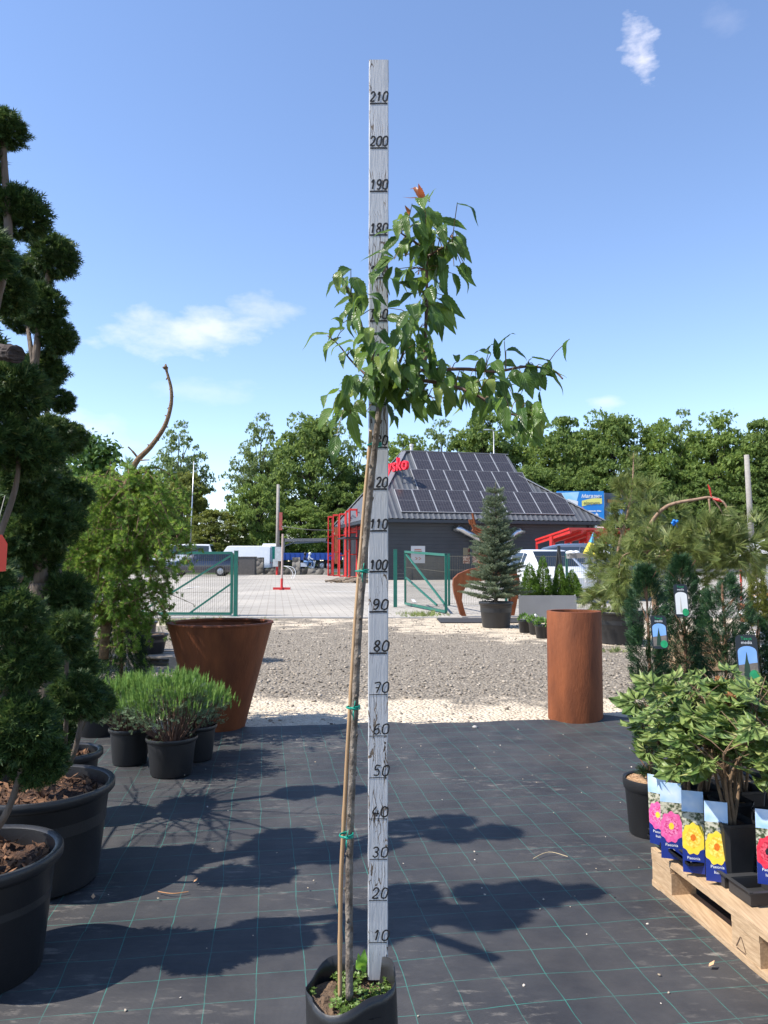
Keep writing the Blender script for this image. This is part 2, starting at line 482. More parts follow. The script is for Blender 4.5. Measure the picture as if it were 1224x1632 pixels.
# ---- woven weed fabric in strips
def fabric_material():
    m, n, l, b = nt('weed_fabric')
    b.inputs['Roughness'].default_value = .62; b.inputs['Specular IOR Level'].default_value = .35
    tc = n.new('ShaderNodeTexCoord'); mp = n.new('ShaderNodeMapping'); mp.inputs['Rotation'].default_value = (0, 0, R(-8.7)); l.new(tc.outputs['Object'], mp.inputs[0])
    wob = n.new('ShaderNodeTexNoise'); wob.inputs['Scale'].default_value = 2.3; wob.inputs['Detail'].default_value = 3; l.new(tc.outputs['Object'], wob.inputs['Vector'])
    wv = n.new('ShaderNodeVectorMath'); wv.operation = 'MULTIPLY_ADD'; l.new(wob.outputs['Color'], wv.inputs[0]); wv.inputs[1].default_value = (.035, .022, 0); l.new(mp.outputs[0], wv.inputs[2])
    sx = n.new('ShaderNodeSeparateXYZ'); l.new(wv.outputs[0], sx.inputs[0])
    def M(op, a, c=0, d=None, clamp=False):
        k = n.new('ShaderNodeMath'); k.operation = op; k.use_clamp = clamp
        for i, q in enumerate((a, c, d)):
            if q is None: continue
            if isinstance(q, (int, float)): k.inputs[i].default_value = q
            else: l.new(q, k.inputs[i])
        return k.outputs[0]
    def line(c, sp, w): return M('LESS_THAN', M('FRACT', M('DIVIDE', c, sp)), w / sp)
    ln = M('MAXIMUM', line(sx.outputs[0], .146, .0026), line(sx.outputs[1], .146, .0026))
    def N(scale, detail=6, rough=.6, src=None):
        k = n.new('ShaderNodeTexNoise'); k.inputs['Scale'].default_value = scale; k.inputs['Detail'].default_value = detail; k.inputs['Roughness'].default_value = rough
        l.new(src or tc.outputs['Object'], k.inputs['Vector']); return k.outputs['Fac']
    bs = ramp(n, [(.3, (.024, .024, .027)), (.7, (.042, .042, .045))]); l.new(N(3.0), bs.inputs[0])
    fade = ramp(n, [(.35, (0, 0, 0)), (.62, (1, 1, 1))]); l.new(N(9), fade.inputs[0])
    mx = n.new('ShaderNodeMix'); mx.data_type = 'RGBA'; l.new(M('MULTIPLY', ln, M('MULTIPLY_ADD', fade.outputs[0], .55, .25)), mx.inputs[0]); l.new(bs.outputs[0], mx.inputs[6]); mx.inputs[7].default_value = (.03, .2, .16, 1)
    # sandy dust in loose patches, streaked across the weave
    mp2 = n.new('ShaderNodeMapping'); mp2.inputs['Scale'].default_value = (1.4, 4.2, 1); mp2.inputs['Rotation'].default_value = (0, 0, R(-9)); l.new(tc.outputs['Object'], mp2.inputs[0])
    patch = M('MULTIPLY', M('SUBTRACT', N(1.25, 3), .5), 3.5, clamp=True)
    dust = M('MULTIPLY', M('MULTIPLY', M('SUBTRACT', N(7, 8, .72, mp2.outputs[0]), .535), 9, clamp=True), patch)
    film = M('MULTIPLY_ADD', M('SUBTRACT', N(1.7, 7, .7), .4), .3, .0, clamp=True)
    dm = n.new('ShaderNodeMix'); dm.data_type = 'RGBA'; l.new(M('ADD', M('MULTIPLY', dust, .8), film, clamp=True), dm.inputs[0]); l.new(mx.outputs[2], dm.inputs[6]); dm.inputs[7].default_value = (.36, .32, .27, 1)
    l.new(dm.outputs[2], b.inputs['Base Color'])
    w1 = n.new('ShaderNodeTexWave'); w1.inputs['Scale'].default_value = 95; w1.bands_direction = 'X'; l.new(mp.outputs[0], w1.inputs['Vector'])
    w2 = n.new('ShaderNodeTexWave'); w2.inputs['Scale'].default_value = 95; w2.bands_direction = 'Y'; l.new(mp.outputs[0], w2.inputs['Vector'])
    mp3 = n.new('ShaderNodeMapping'); mp3.inputs['Scale'].default_value = (1.2, 6, 1); mp3.inputs['Rotation'].default_value = (0, 0, R(-9)); l.new(tc.outputs['Object'], mp3.inputs[0])
    h = M('ADD', M('MULTIPLY', M('ADD', w1.outputs['Fac'], w2.outputs['Fac']), .03), M('MULTIPLY', N(2.2, 4, .5, mp3.outputs[0]), .9))
    bp = n.new('ShaderNodeBump'); bp.inputs['Strength'].default_value = .35; bp.inputs['Distance'].default_value = .03; l.new(h, bp.inputs['Height']); l.new(bp.outputs[0], b.inputs['Normal'])
    return m


FABRIC = fabric_material()
from mathutils import noise as mnoise
th = R(8.7); fu = Vector((math.cos(th), math.sin(th), 0)); fv = Vector((-math.sin(th), math.cos(th), 0))


def strip(v0, v1, z0, edge=0.0):
    us = np.arange(-5.2, 5.6, .06); vs = np.linspace(v0, v1, 26)
    V = []
    for v in vs:
        for u in us:
            e = 0.0; vv = v
            if edge:                                        # the loose far hem: ragged and lifted by sand
                k = max(0, (v - v1 + .35) / .35)
                vv = v + k * (.06 * mnoise.noise((u * 1.1, 3, 0)) + .05 * mnoise.noise((u * 4, 9, 0)) - .11 * u * .35)
                e = k * (.018 + .035 * max(0, mnoise.noise((u * 1.7, 5, 1))))
            p = fu * u + fv * vv
            w = .006 * mnoise.noise((p.x * 1.5, p.y * 5, 0)) + .003 * mnoise.noise((p.x * 5, p.y * 12, 2))
            V.append((p.x, p.y, z0 + max(w, -.004) + e))
    nx = len(us)
    Fc = np.array([(j * nx + i, j * nx + i + 1, (j + 1) * nx + i + 1, (j + 1) * nx + i) for j in range(len(vs) - 1) for i in range(nx - 1)])
    return np.array(V), Fc


def vline(px, py):
    p = G(px, py); return p.dot(fv)


s1, s2 = vline(640, 1459), vline(640, 1249); s3 = vline(620, 1157)
for k, (a, c, z, e) in enumerate(((s2 - .03, s3, .008, 1), (s1 - .03, s2, .016, 0), (s1 - 1.6, s1, .024, 0), (s1 - 3.4, s1 - 1.58, .016, 0))):
    o = np_link('weed_fabric', [strip(a, c, z, e)], FABRIC, smooth=True)
    tag(o, ['black woven weed fabric strip along the sandy edge', 'black weed fabric strip in the middle of the path', 'black weed fabric strip in front under the grow bag', 'black weed fabric strip nearest the camera'][k], 'fabric', kind='structure')

# ---- loose stones on the gravel (nobody could count them)
rg = np.random.default_rng(11)
def rock_template(k):
    r = np.random.default_rng(k)
    v = np.array([(1, 0, 0), (0, 1, 0), (-1, 0, 0), (0, -1, 0), (.6, .6, .55), (-.6, .6, .5), (-.6, -.6, .6), (.6, -.6, .45), (0, 0, .75)]) * (1 + .25 * r.normal(size=(9, 1)))
    f = np.array([(0, 1, 4), (1, 2, 5), (2, 3, 6), (3, 0, 7), (4, 1, 5), (5, 2, 6), (6, 3, 7), (7, 0, 4), (4, 5, 8), (5, 6, 8), (6, 7, 8), (7, 4, 8)])
    return v, f
ch = []
for k in range(4):
    n_ = 3600
    y = 6.15 + 11 * rg.random(n_) ** 1.5; y = np.where((y < 7.3) & (rg.random(n_) < .82), 7.3 + 3 * rg.random(n_), y); x = (rg.random(n_) * 2 - 1) * (y * .55 + .3) + .1
    sz = .004 + .02 * rg.random(n_) ** 4
    tv, tf = rock_template(k); tv = tv[:, [0, 2, 1]] * [1, 1, 1]
    pos = np.stack([x, y, sz * .1], 1)
    d = np.tile([0, 0, 1.], (n_, 1)); d[:, :2] += rg.normal(size=(n_, 2)) * .15
    ch.append(scatter(tv, tf, pos, d, sz, rg))
tag(np_link('gravel_stones', ch, leafmat('stones', (.12, .1, .08), (.42, .36, .29), rough=.95, trans=0)), 'loose small stones lying over the gravel', 'stones', kind='stuff')
# litter crumbs on the fabric
n_ = 95
y = 1.9 + 4 * rg.random(n_); x = (rg.random(n_) * 2 - 1) * (y * .45); sz = .0025 + .004 * rg.random(n_) ** 2
tv, tf = rock_template(9); tv = tv[:, [0, 2, 1]]
c1 = scatter(tv, tf, np.stack([x, y, np.full(n_, .026)], 1), np.tile([0, 0.05, 1.], (n_, 1)), sz, rg)
tag(np_link('litter', [c1], leafmat('crumbs', (.3, .24, .17), (.65, .58, .5), rough=.9, trans=0)), 'pale crumbs and bits scattered on the black fabric', 'litter', kind='stuff')
b = MB()
for (px, py, r) in ((757, 1161, .018),):
    p = G(px, py)
tv, tf = rock_template(2); tv = tv[:, [0, 2, 1]]
o = np_link('stone', [scatter(tv, tf, np.array([[*G(757, 1163)]]) + [0, 0, .012], np.array([[0, 0, 1.]]), [.022], rg)], CONCRETE)
tag(o, 'single grey pebble lying on the far part of the black fabric', 'stone')
for k, (px, py, L) in enumerate(((148, 1445, .012), (311, 1418, .011), (300, 1319, .01), (1134, 1556, .014), (978, 1442, .008))):
    p = G(px, py) + Vector((0, 0, .033)); a = rnd.random() * 6
    tv2, tf2 = diamonds([((0, -.6), (0, 1), .5, .5)])
    o = np_link('dry_leaf', [scatter(tv2, tf2, np.array([[*p]]), np.array([[math.cos(a), math.sin(a), .1]]), [L * 1.3], rg, roll=np.array([[0, .3, 1.]]))], mat('dry_leaf_%d' % k, (.5, .26, .12), (.6, .36, .2), rough=.8))
    tag(o, ['brown leaf scrap near the front left pot shadow', 'brown leaf scrap between the two pot shadows', 'brown leaf scrap in the branch shadows on the fabric', 'brown leaf scrap on fabric beside the wooden pallet', 'tiny brown scrap by the pallet corner'][k], 'leaf')
b = MB(); b.tube(smoothpath([G(850, 1379) + Vector((0, 0, .028)), G(875, 1370) + Vector((0, 0, .032)), G(905, 1376) + Vector((0, 0, .028))]), .0015, 5)
tag(b.build('straw', mat('straw_colour', (.5, .4, .24), rough=.8)), 'bent piece of dry straw on the fabric', 'straw')
b = MB(); b.tube(smoothpath([G(252, 1433) + Vector((0, 0, .028)), G(275, 1437) + Vector((0, 0, .03)), G(300, 1433) + Vector((0, 0, .028))]), .002, 5)
tag(b.build('twig', mat('twig_colour', (.4, .2, .09), rough=.8)), 'short orange brown twig on fabric between pot shadows', 'twig')

# ================================================================== THE CHERRY SAPLING
BD = 1.83
bagc = Vector((X(560, BD), BD, 0))
cherry = thing('cherry_sapling', 'tall young cherry tree with drooping green leaves in a black grow bag', 'sapling', tuple(bagc))
BAG = mat('grow_bag_film', (.014, .014, .015), (.024, .024, .026), rough=.36, scale=4, bump=.25, bscale=9)
b = MB(); seg = 56; rows = 12
def bag_r(q, t):
    r = .103 + .006 * math.sin(3 * q + 1) + .005 * math.sin(5 * q + 4 * t) * t
    if math.cos(q - R(-90)) > .55: r += .005 * t
    return r
def bag_h(q):                                              # rim dips at the front, stands up at the back and right
    return .322 + .012 * math.sin(q) + .016 * math.cos(q + .3) + .006 * math.sin(4 * q)
for wall in (0, 1):
    for j in range(rows + 1):
        t = j / rows
        for k in range(seg):
            q = 2 * math.pi * k / seg; r = bag_r(q, t) - .0016 * wall
            b.v.append((bagc.x + r * math.cos(q), bagc.y + r * math.sin(q) * .97, t * bag_h(q) - wall * .0003))
    o = wall * (rows + 1) * seg
    for j in range(rows):
        for k in range(seg):
            k2 = (k + 1) % seg; f = [o + j * seg + k, o + j * seg + k2, o + (j + 1) * seg + k2, o + (j + 1) * seg + k]
            b.f.append(f if not wall else f[::-1]); b.m.append(0)
oo = (rows + 1) * seg
for k in range(seg):
    k2 = (k + 1) % seg; b.f.append([rows * seg + k, rows * seg + k2, oo + rows * seg + k2, oo + rows * seg + k]); b.m.append(0)
b.build('grow_bag', BAG, cherry, smooth=True)
b = MB(); n_ = 14
for j in range(n_ + 1):
    for k in range(40):
        q = 2 * math.pi * k / 40; r = .1005 * j / n_
        x, y = bagc.x + r * math.cos(q), bagc.y + r * math.sin(q) * .97
        b.v.append((x, y, .276 + .02 * mnoise.noise((x * 25, y * 25, 0)) + .012 * mnoise.noise((x * 70, y * 70, 3))))
for j in range(n_):
    for k in range(40):
        k2 = (k + 1) % 40; b.f.append([j * 40 + k, (j + 1) * 40 + k, (j + 1) * 40 + k2, j * 40 + k2]); b.m.append(0)
b.build('soil', DRYSOIL, cherry, smooth=True)
rg = np.random.default_rng(21)
tv, tf = diamonds([((0, 0), (0, 1), .35, .3), ((0, 0), (.8, .6), .3, .3), ((0, 0), (-.8, .6), .3, .3), ((0, 0), (.5, -.7), .3, .25), ((0, 0), (-.5, -.7), .3, .25)])
n_ = 900; q = rg.random(n_) * 6.283; r = .098 * np.sqrt(rg.random(n_))
pos = np.stack([bagc.x + r * np.cos(q), bagc.y + r * np.sin(q) * .97, np.full(n_, .285) + .01 * rg.random(n_)], 1)
keep = np.array([mnoise.noise((p[0] * 18, p[1] * 18, 7)) > -.02 for p in pos]); pos = pos[keep]
ro = np.tile([0, 0, 1.], (len(pos), 1)) + rg.normal(size=(len(pos), 3)) * .35
np_link('moss', [scatter(tv, tf, pos, sph(rg, len(pos)), .0035 + .006 * rg.random(len(pos)), rg, roll=ro)], leafmat('moss', (.05, .1, .015), (.16, .24, .05), trans=.15), cherry)


def ruler_depth(py): return 1.905 + (1.80 - 1.905) * (1558 - py) / (1558 - 95)


def PL(pts):   # (px, py, depth)
    return [P(*p) for p in pts]


tr = smoothpath(PL([(557, 1592, 1.80), (556.5, 1480, 1.80), (556.5, 1400, 1.80), (559, 1300, 1.795), (563, 1200, 1.795), (567, 1100, 1.79), (572, 1000, 1.785), (580, 900, 1.78), (588.6, 798, 1.77), (597, 720, 1.765), (602, 670, 1.76), (605, 640, 1.76), (608, 612, 1.76), (622, 600, 1.76)]), 8)
b = MB(); nn = len(tr)
b.tube(tr, [(.0086 - .0022 * i / nn) * (1 + .07 * math.sin(i * 1.9) + .06 * rnd.random()) for i in range(nn)], 12)
for i in range(4, nn - 4, 5):                            # bud scars
    p = tr[i]; a = rnd.random() * 6.28; d = Vector((math.cos(a), math.sin(a), .4)) * .009
    b.tube([p + d * .7, p + d * 1.25 + Vector((0, 0, .004))], [.004, .002], 6)
CHBARK = mat('cherry_bark', (.075, .055, .04), (.23, .19, .15), rough=.8, scale=60, bump=.5, bscale=120, stretch=(1, 1, .6), contrast=.16)
b.build('trunk', CHBARK, cherry, smooth=True)
CHTWIG = mat('cherry_twig', (.09, .045, .028), (.16, .09, .06), rough=.6, scale=40, bump=.2)
BR = {
 'leader': [(677, 590, 1.76), (678, 540, 1.765), (680, 470, 1.77), (680, 410, 1.775), (679, 360, 1.77), (676, 325, 1.765), (672, 300, 1.76)],
 'right': [(608, 614, 1.76), (630, 599, 1.76), (655, 592, 1.755), (680, 590, 1.755), (740, 588, 1.76), (790, 592, 1.77), (840, 584, 1.78), (880, 590, 1.77), (897, 604, 1.76)],
 'right_low': [(612, 618, 1.76), (655, 607, 1.72), (710, 612, 1.68), (760, 630, 1.65), (800, 655, 1.63), (840, 668, 1.62), (852, 690, 1.62)],
 'right_back': [(625, 604, 1.76), (680, 606, 1.83), (730, 620, 1.88), (780, 620, 1.93), (820, 612, 1.95)],
 'mid': [(628, 600, 1.76), (640, 570, 1.74), (650, 535, 1.72), (662, 505, 1.70), (668, 480, 1.69)],
 'left_up': [(606, 612, 1.76), (592, 580, 1.75), (584, 545, 1.74), (572, 505, 1.73), (563, 475, 1.73), (552, 466, 1.74)],
 'left_flat': [(604, 625, 1.76), (585, 600, 1.77), (560, 575, 1.79), (540, 550, 1.81), (522, 535, 1.82)],
 'left_low': [(628, 598, 1.755), (600, 602, 1.72), (575, 612, 1.70), (557, 630, 1.69), (548, 650, 1.69)],
 'top_left': [(679, 400, 1.775), (660, 385, 1.77), (640, 372, 1.77), (630, 362, 1.77)],
 'top_right': [(680, 410, 1.775), (705, 395, 1.76), (728, 390, 1.75)],
 'low_mid': [(607, 630, 1.76), (630, 615, 1.74), (660, 625, 1.72), (695, 635, 1.70)],
}
for name, pts in BR.items():
    sp = smoothpath(PL(pts), 6); r0 = .0062 if name == 'right' else (.0048 if name in ('leader', 'right_low') else .0034)
    b = MB(); b.tube(sp, [r0 * (1 - .72 * i / len(sp)) * (1 + .12 * (i % 5 == 0)) for i in range(len(sp))], 7)
    b.build('branch', CHTWIG, cherry, smooth=True)
BRP = np.array([(p[0], p[1], p[2]) for pts in BR.values() for p in [tuple(a * (1 - t) + c * t for a, c in zip(pts[i], pts[i + 1])) for i in range(len(pts) - 1) for t in (0, .33, .66)]])

# leaves read off the photograph: base x,y, tip x,y (in a 2.72x blow-up of the crown), width
LV = [(560,150,535,62,22),(560,150,498,82,18),(560,150,465,125,9),(585,140,615,85,16),(575,185,545,165,14),(625,215,748,262,30),(490,205,475,155,22),(470,265,468,210,22),
(440,270,335,300,26),(560,200,500,218,26),(590,225,620,275,34),(540,220,530,280,30),(690,290,768,410,40),(640,290,690,360,36),(690,300,735,380,34),(450,295,370,395,36),
(500,290,450,400,40),(480,300,480,380,36),(545,330,520,420,34),(620,370,632,470,40),(600,370,600,460,44),(430,380,283,408,28),(430,385,335,450,40),(430,390,335,530,50),
(425,420,410,550,58),(480,440,440,540,46),(500,430,470,500,40),(530,470,520,560,44),(620,420,625,500,40),(650,410,650,540,44),(690,420,750,540,46),(720,410,788,510,40),
(680,450,700,550,44),(740,420,752,480,30),(560,470,540,550,44),(640,545,740,650,40),(600,575,700,720,48),(590,590,640,750,44),(560,600,500,640,44),(540,690,485,760,44),
(560,660,580,730,40),(640,580,705,700,40),(600,600,620,720,42),(250,555,195,520,40),(250,555,170,605,26),(300,570,235,690,58),(305,590,270,720,46),(270,530,260,515,18),
(280,540,290,515,16),(320,540,400,600,40),(340,560,340,640,40),(370,600,360,680,36),(400,600,470,580,30),(400,640,480,660,34),(210,665,155,650,24),(215,690,145,745,50),
(150,710,30,790,32),(200,730,130,835,56),(260,750,155,810,36),(240,780,215,870,46),(260,780,270,850,40),(300,700,270,760,34),(330,720,345,790,44),(350,715,430,790,40),
(300,820,260,860,36),(330,830,400,880,42),(350,850,330,920,40),(440,840,430,790,26),(480,830,540,870,28),(270,910,190,940,34),(190,960,120,1035,56),(165,1035,105,1140,50),
(225,1050,160,1170,66),(180,1160,165,1290,48),(240,1060,290,1220,44),(245,1060,240,1135,38),(270,1000,310,1080,44),(310,1050,350,1090,36),(385,1010,410,1120,64),(420,1060,445,1130,24),
(320,920,330,1000,46),(410,960,400,990,34),(430,980,465,1080,44),(480,990,500,1060,44),(510,980,555,1080,40),(540,990,600,1030,36),(600,1000,640,1070,52),(600,1000,598,1090,44),
(705,835,690,812,26),(800,825,718,830,30),(668,855,585,862,36),(850,800,770,800,30),(840,790,862,760,24),(880,830,865,730,28),(880,830,912,730,44),(908,745,958,715,18),
(915,785,1005,835,32),(900,840,960,855,32),(1000,850,1055,880,36),(1025,820,1120,880,40),(1010,850,1062,960,52),(1060,860,1160,985,40),(1080,870,1180,910,26),(1050,880,1088,960,44),
(980,880,1030,1000,60),(940,870,985,950,40),(1065,960,1088,1065,20),(860,850,862,930,44),(820,900,842,1030,40),(785,900,745,1030,58),(760,900,710,960,48),(720,890,740,960,36),
(730,940,660,990,40),(870,930,880,1000,40),(900,960,920,1040,40),(840,990,880,1060,36),(940,970,990,1040,40),(920,1050,990,1110,36),(980,1060,1050,1100,48),(980,1090,960,1190,44),
(1000,1080,1030,1130,46),(1040,1110,1052,1190,42),(640,975,720,1050,46),(790,980,810,1060,40),(640,900,700,905,34),(560,880,600,905,30),(870,870,890,930,40),(830,870,850,950,44),
(1010,1000,1000,1100,40),(960,1000,950,1080,44),(460,330,470,400,40),(660,320,700,400,40),(620,300,650,350,36),(580,300,570,370,36),(570,520,590,580,40),(640,480,665,560,36),
(520,540,450,600,38),(500,520,440,500,34),(590,540,560,600,40),(620,560,680,620,38),(545,500,500,570,42),(350,880,290,930,40),(380,900,360,990,44),(420,900,460,950,38),(330,960,280,1010,36),
(620,640,640,720,40),(570,580,545,650,38),(610,340,650,380,30),(520,300,500,360,38),(700,350,735,400,30),(450,430,430,480,34),(410,470,440,560,40),(350,440,330,500,30)]
rg = np.random.default_rng(5)
NS = 17
def leaf_rows(Bp, Tp, w, n, droop, fold):
    d = Tp - Bp; L = d.length; d.normalize(); s_ = d.cross(n).normalized(); n = s_.cross(d)
    vs, uv = [], []
    tt = np.linspace(0, 1, NS)
    wave = rg.normal() * .05
    for i, t in enumerate(tt):
        wd = w * .56 * (math.sin(math.pi * min(1, t ** .72)) ** .85 if 0 < t < 1 else 0) * (1 - .35 * t) * (1.09 if i % 2 else .95) * 1.2
        c = Bp + d * (L * t) + n * (L * droop * math.sin(math.pi * t) + L * .03 * math.sin(t * 9 + wave * 40))
        e = n * (wd * fold)
        vs += [c - s_ * wd + e, c + n * 0, c + s_ * wd + e]; uv += [(0, t), (.5, t), (1, t)]
    fs = [(3 * i + a, 3 * i + a + 1, 3 * i + a + 4, 3 * i + a + 3) for i in range(NS - 1) for a in (0, 1)]
    return vs, uv, fs
Vs, UV, Fs = [], [], []; RV, RU, RF = [], [], []
pet = MB()
def near_branch(x, y):
    k = np.argmin((BRP[:, 0] - x) ** 2 + (BRP[:, 1] - y) ** 2); return BRP[k]
def put_leaf(Bp, Tp, w, red=False, at=None):
    n = Vector((rg.normal() * .55 - .25, -.75 + rg.normal() * .35, .75 + rg.normal() * .4))
    v, u, f = leaf_rows(Bp, Tp, w, n, .10 + .07 * rg.random(), .22 + .3 * rg.random())
    A, Bu, Cf = (RV, RU, RF) if red else (Vs, UV, Fs)
    o = len(A); A += [tuple(q) for q in v]; Bu += u; Cf += [tuple(i + o for i in q) for q in f]
    if at is not None:
        m = (at + Bp) / 2 + Vector((0, 0, .006)); pet.tube([at, m, Bp], [.0013, .001, .0009], 5, caps=False)
for i, (bx, by, tx, ty, w) in enumerate(LV):
    k = .3676; bx, by, tx, ty = 470 + bx * k, 270 + by * k, 470 + tx * k, 270 + ty * k
    nb = near_branch(bx, by); dB = nb[2] + rg.normal() * .035; dT = dB + rg.normal() * .03
    if abs(bx - 604) < 26 or abs(tx - 604) < 26: dB = min(dB, 1.765); dT = min(dT, 1.755)
    Bp, Tp = P(bx, by, dB), P(tx, ty, dT); at = P(*nb)
    if (at - Bp).length > .09: at = None
    put_leaf(Bp, Tp, w * k * dB / F, red=i in (0, 1, 2, 6, 7), at=at)
for i in range(290):                                       # leaves that the photo shows only behind others
    nb = BRP[rg.integers(len(BRP))]
    if nb[0] < 625 and nb[2] > 1.76: continue
    if (nb[1] < 350 and nb[0] > 640) or nb[0] > 868: continue
    at = P(*nb); dpt = rg.normal() * .07
    if abs(nb[0] - 604) < 45: dpt = -abs(dpt) - .02
    Bp = at + Vector((rg.normal() * .012, dpt, .01 + .008 * rg.normal())); L = .045 + .03 * rg.random()
    Tp = Bp + Vector((rg.normal() * .4, rg.normal() * .4 + np.sign(dpt) * .3, -1.0)).normalized() * L
    if Tp.y > 1.79 and abs(Tp.x) < .05: continue
    put_leaf(Bp, Tp, .017 + .009 * rg.random(), at=at)
CHLEAF = leafmat('cherry_leaf', (.034, .088, .011), (.115, .2, .026), rough=.33, trans=.38, c3=(.22, .27, .05), spec=.45, uvvein=True)
np_link('foliage', [(Vs, Fs)], CHLEAF, cherry, smooth=True, uv=UV)
np_link('young_leaves', [(RV, RF)], leafmat('young_cherry_leaf', (.2, .05, .03), (.3, .12, .03), rough=.4, trans=.35), cherry, smooth=True, uv=RU)
pet.build('petioles', mat('petiole', (.16, .12, .04), rough=.5), cherry, smooth=True)
# withered flower stalks in the crown
b = MB()
for (px, py) in ((672, 420), (676, 428), (668, 430), (720, 380), (727, 378), (645, 407)):
    c = P(px, py, 1.75)
    for k in range(5):
        d = Vector((rg.normal(), rg.normal(), rg.normal())).normalized() * .012
        b.tube([c, c + d], [.0008, .0012], 4)
b.build('withered_stalks', mat('withered', (.25, .12, .08), rough=.9), cherry)

# bamboo stake and its green ties
BAMBOO = mat('bamboo', (.33, .2, .1), (.5, .33, .18), rough=.55, scale=18, bump=.1, stretch=(1, 1, .15))
stake = thing('bamboo_stake', 'thin tan bamboo stake tied to the cherry trunk', 'stake', tuple(P(542, 1592, 1.815)))
STK = [(542, 1592), (542, 1500), (543.5, 1400), (548.5, 1300), (553.5, 1200), (559.5, 1100), (565.5, 1000), (573, 900), (581, 798), (588.3, 720), (591, 686)]
sp = smoothpath([P(a, c, 1.815 - .03 * (1592 - c) / 906) for a, c in STK], 6)
b = MB(); b.tube(sp, [.0050 * (1 - .18 * i / 60) * (1.2 if i % 12 == 6 else 1) for i in range(61)], 12)
b.build('cane', BAMBOO, stake, smooth=True)
TIE = mat('green_tie', (.0, .2, .14), (.0, .3, .2), rough=.5)
for k, (px, py, w) in enumerate(((597, 709, 20), (577, 910, 19), (563, 1127, 19), (552, 1331, 19))):
    c = P(px, py, 1.785); hw = w / F * 1.785 / 2; b = MB()
    for dz, tl in ((.002, .12), (-.002, -.1), (0, .02)):
        ring = []
        for q in range(17):
            a = q / 16 * 2 * math.pi
            ring.append(c + Vector((math.cos(a) * hw * 1.12, math.sin(a) * .0155, dz + tl * math.cos(a) * hw)))
        b.tube(ring, .0014, 6, caps=False)
    f0 = c + Vector((.002, -.016, 0))
    b.tube([f0 + Vector((-.008, -.001, .003)), f0 + Vector((0, -.004, 0)), f0 + Vector((.007, -.002, -.002))], [.001, .0026, .001], 6)
    b.tube([f0, f0 + Vector((.002, -.006, .01)), f0 + Vector((.003, -.004, .018))], [.0016, .0012, .001], 5)
    b.tube([f0, f0 + Vector((-.001, -.006, -.012)), f0 + Vector((.0, -.003, -.026))], [.0018, .0014, .001], 5)
    b.build('tie', TIE, stake, smooth=True)

# a little weed in the bag
wd = thing('weed_seedling', 'tiny bright green weed seedling sprouting in the grow bag', 'weed', tuple(P(574, 1548, 1.86)))
Vs2, Fs2, U2 = [], [], []
base = P(575, 1552, 1.86)
for (tx, ty, w, dd) in ((581, 1512, .017, -.005), (571, 1519, .015, -.02), (568, 1530, .012, .01), (584, 1538, .01, -.01)):
    T_ = P(tx, ty, 1.86 + dd); v, u, f = leaf_rows(base.lerp(T_, .25), T_, w, Vector((.2, -1, .3)), .08, .2)
    o = len(Vs2); Vs2 += [tuple(q) for q in v]; U2 += u; Fs2 += [tuple(i + o for i in q) for q in f]
np_link('leaves', [(Vs2, Fs2)], leafmat('weed_leaf', (.14, .3, .03), (.2, .4, .06), trans=.3), wd, smooth=True, uv=U2)

# ------------------------------------------------------------------ the measuring board
r0, r1 = P(602, 1562, ruler_depth(1562)), P(603.6, 95, ruler_depth(95))
ru = (r1 - r0).normalized(); RL = (r1 - r0).length; rx = Vector((1, 0, 0)); rx = (rx - ru * rx.dot(ru)).normalized(); rn = rx.cross(ru)
ruler = thing('measuring_board', 'tall grey white wooden measuring board with black hand painted centimetre marks', 'ruler', tuple(r0))
m, n, l, bsdf = nt('peeling_paint')
bsdf.inputs['Roughness'].default_value = .55
tc = n.new('ShaderNodeTexCoord'); mp = n.new('ShaderNodeMapping'); mp.inputs['Scale'].default_value = (1, 1, .05); l.new(tc.outputs['Object'], mp.inputs[0])
dn = n.new('ShaderNodeTexNoise'); dn.inputs['Scale'].default_value = 16; dn.inputs['Detail'].default_value = 5; l.new(tc.outputs['Object'], dn.inputs['Vector'])
ad = n.new('ShaderNodeVectorMath'); ad.operation = 'MULTIPLY_ADD'; l.new(dn.outputs['Color'], ad.inputs[0]); ad.inputs[1].default_value = (.022, .01, .012); l.new(mp.outputs[0], ad.inputs[2])
vo = n.new('ShaderNodeTexVoronoi'); vo.feature = 'DISTANCE_TO_EDGE'; vo.inputs['Scale'].default_value = 120; l.new(ad.outputs[0], vo.inputs['Vector'])
pn = n.new('ShaderNodeTexNoise'); pn.inputs['Scale'].default_value = 9; pn.inputs['Detail'].default_value = 4; l.new(tc.outputs['Object'], pn.inputs['Vector'])
th_ = n.new('ShaderNodeMath'); th_.operation = 'MULTIPLY_ADD'; l.new(pn.outputs['Fac'], th_.inputs[0]); th_.inputs[1].default_value = .5; th_.inputs[2].default_value = -.243
lt = n.new('ShaderNodeMath'); lt.operation = 'LESS_THAN'; l.new(vo.outputs['Distance'], lt.inputs[0]); l.new(th_.outputs[0], lt.inputs[1])
gn = n.new('ShaderNodeTexNoise'); gn.inputs['Scale'].default_value = 30; mp2 = n.new('ShaderNodeMapping'); mp2.inputs['Scale'].default_value = (6, 6, .6); l.new(tc.outputs['Object'], mp2.inputs[0]); l.new(mp2.outputs[0], gn.inputs['Vector'])
wc = ramp(n, [(.3, (.035, .025, .02)), (.75, (.26, .2, .15))]); l.new(gn.outputs['Fac'], wc.inputs[0])
pc = ramp(n, [(.35, (.42, .43, .45)), (.65, (.52, .525, .54))]); l.new(pn.outputs['Fac'], pc.inputs[0])
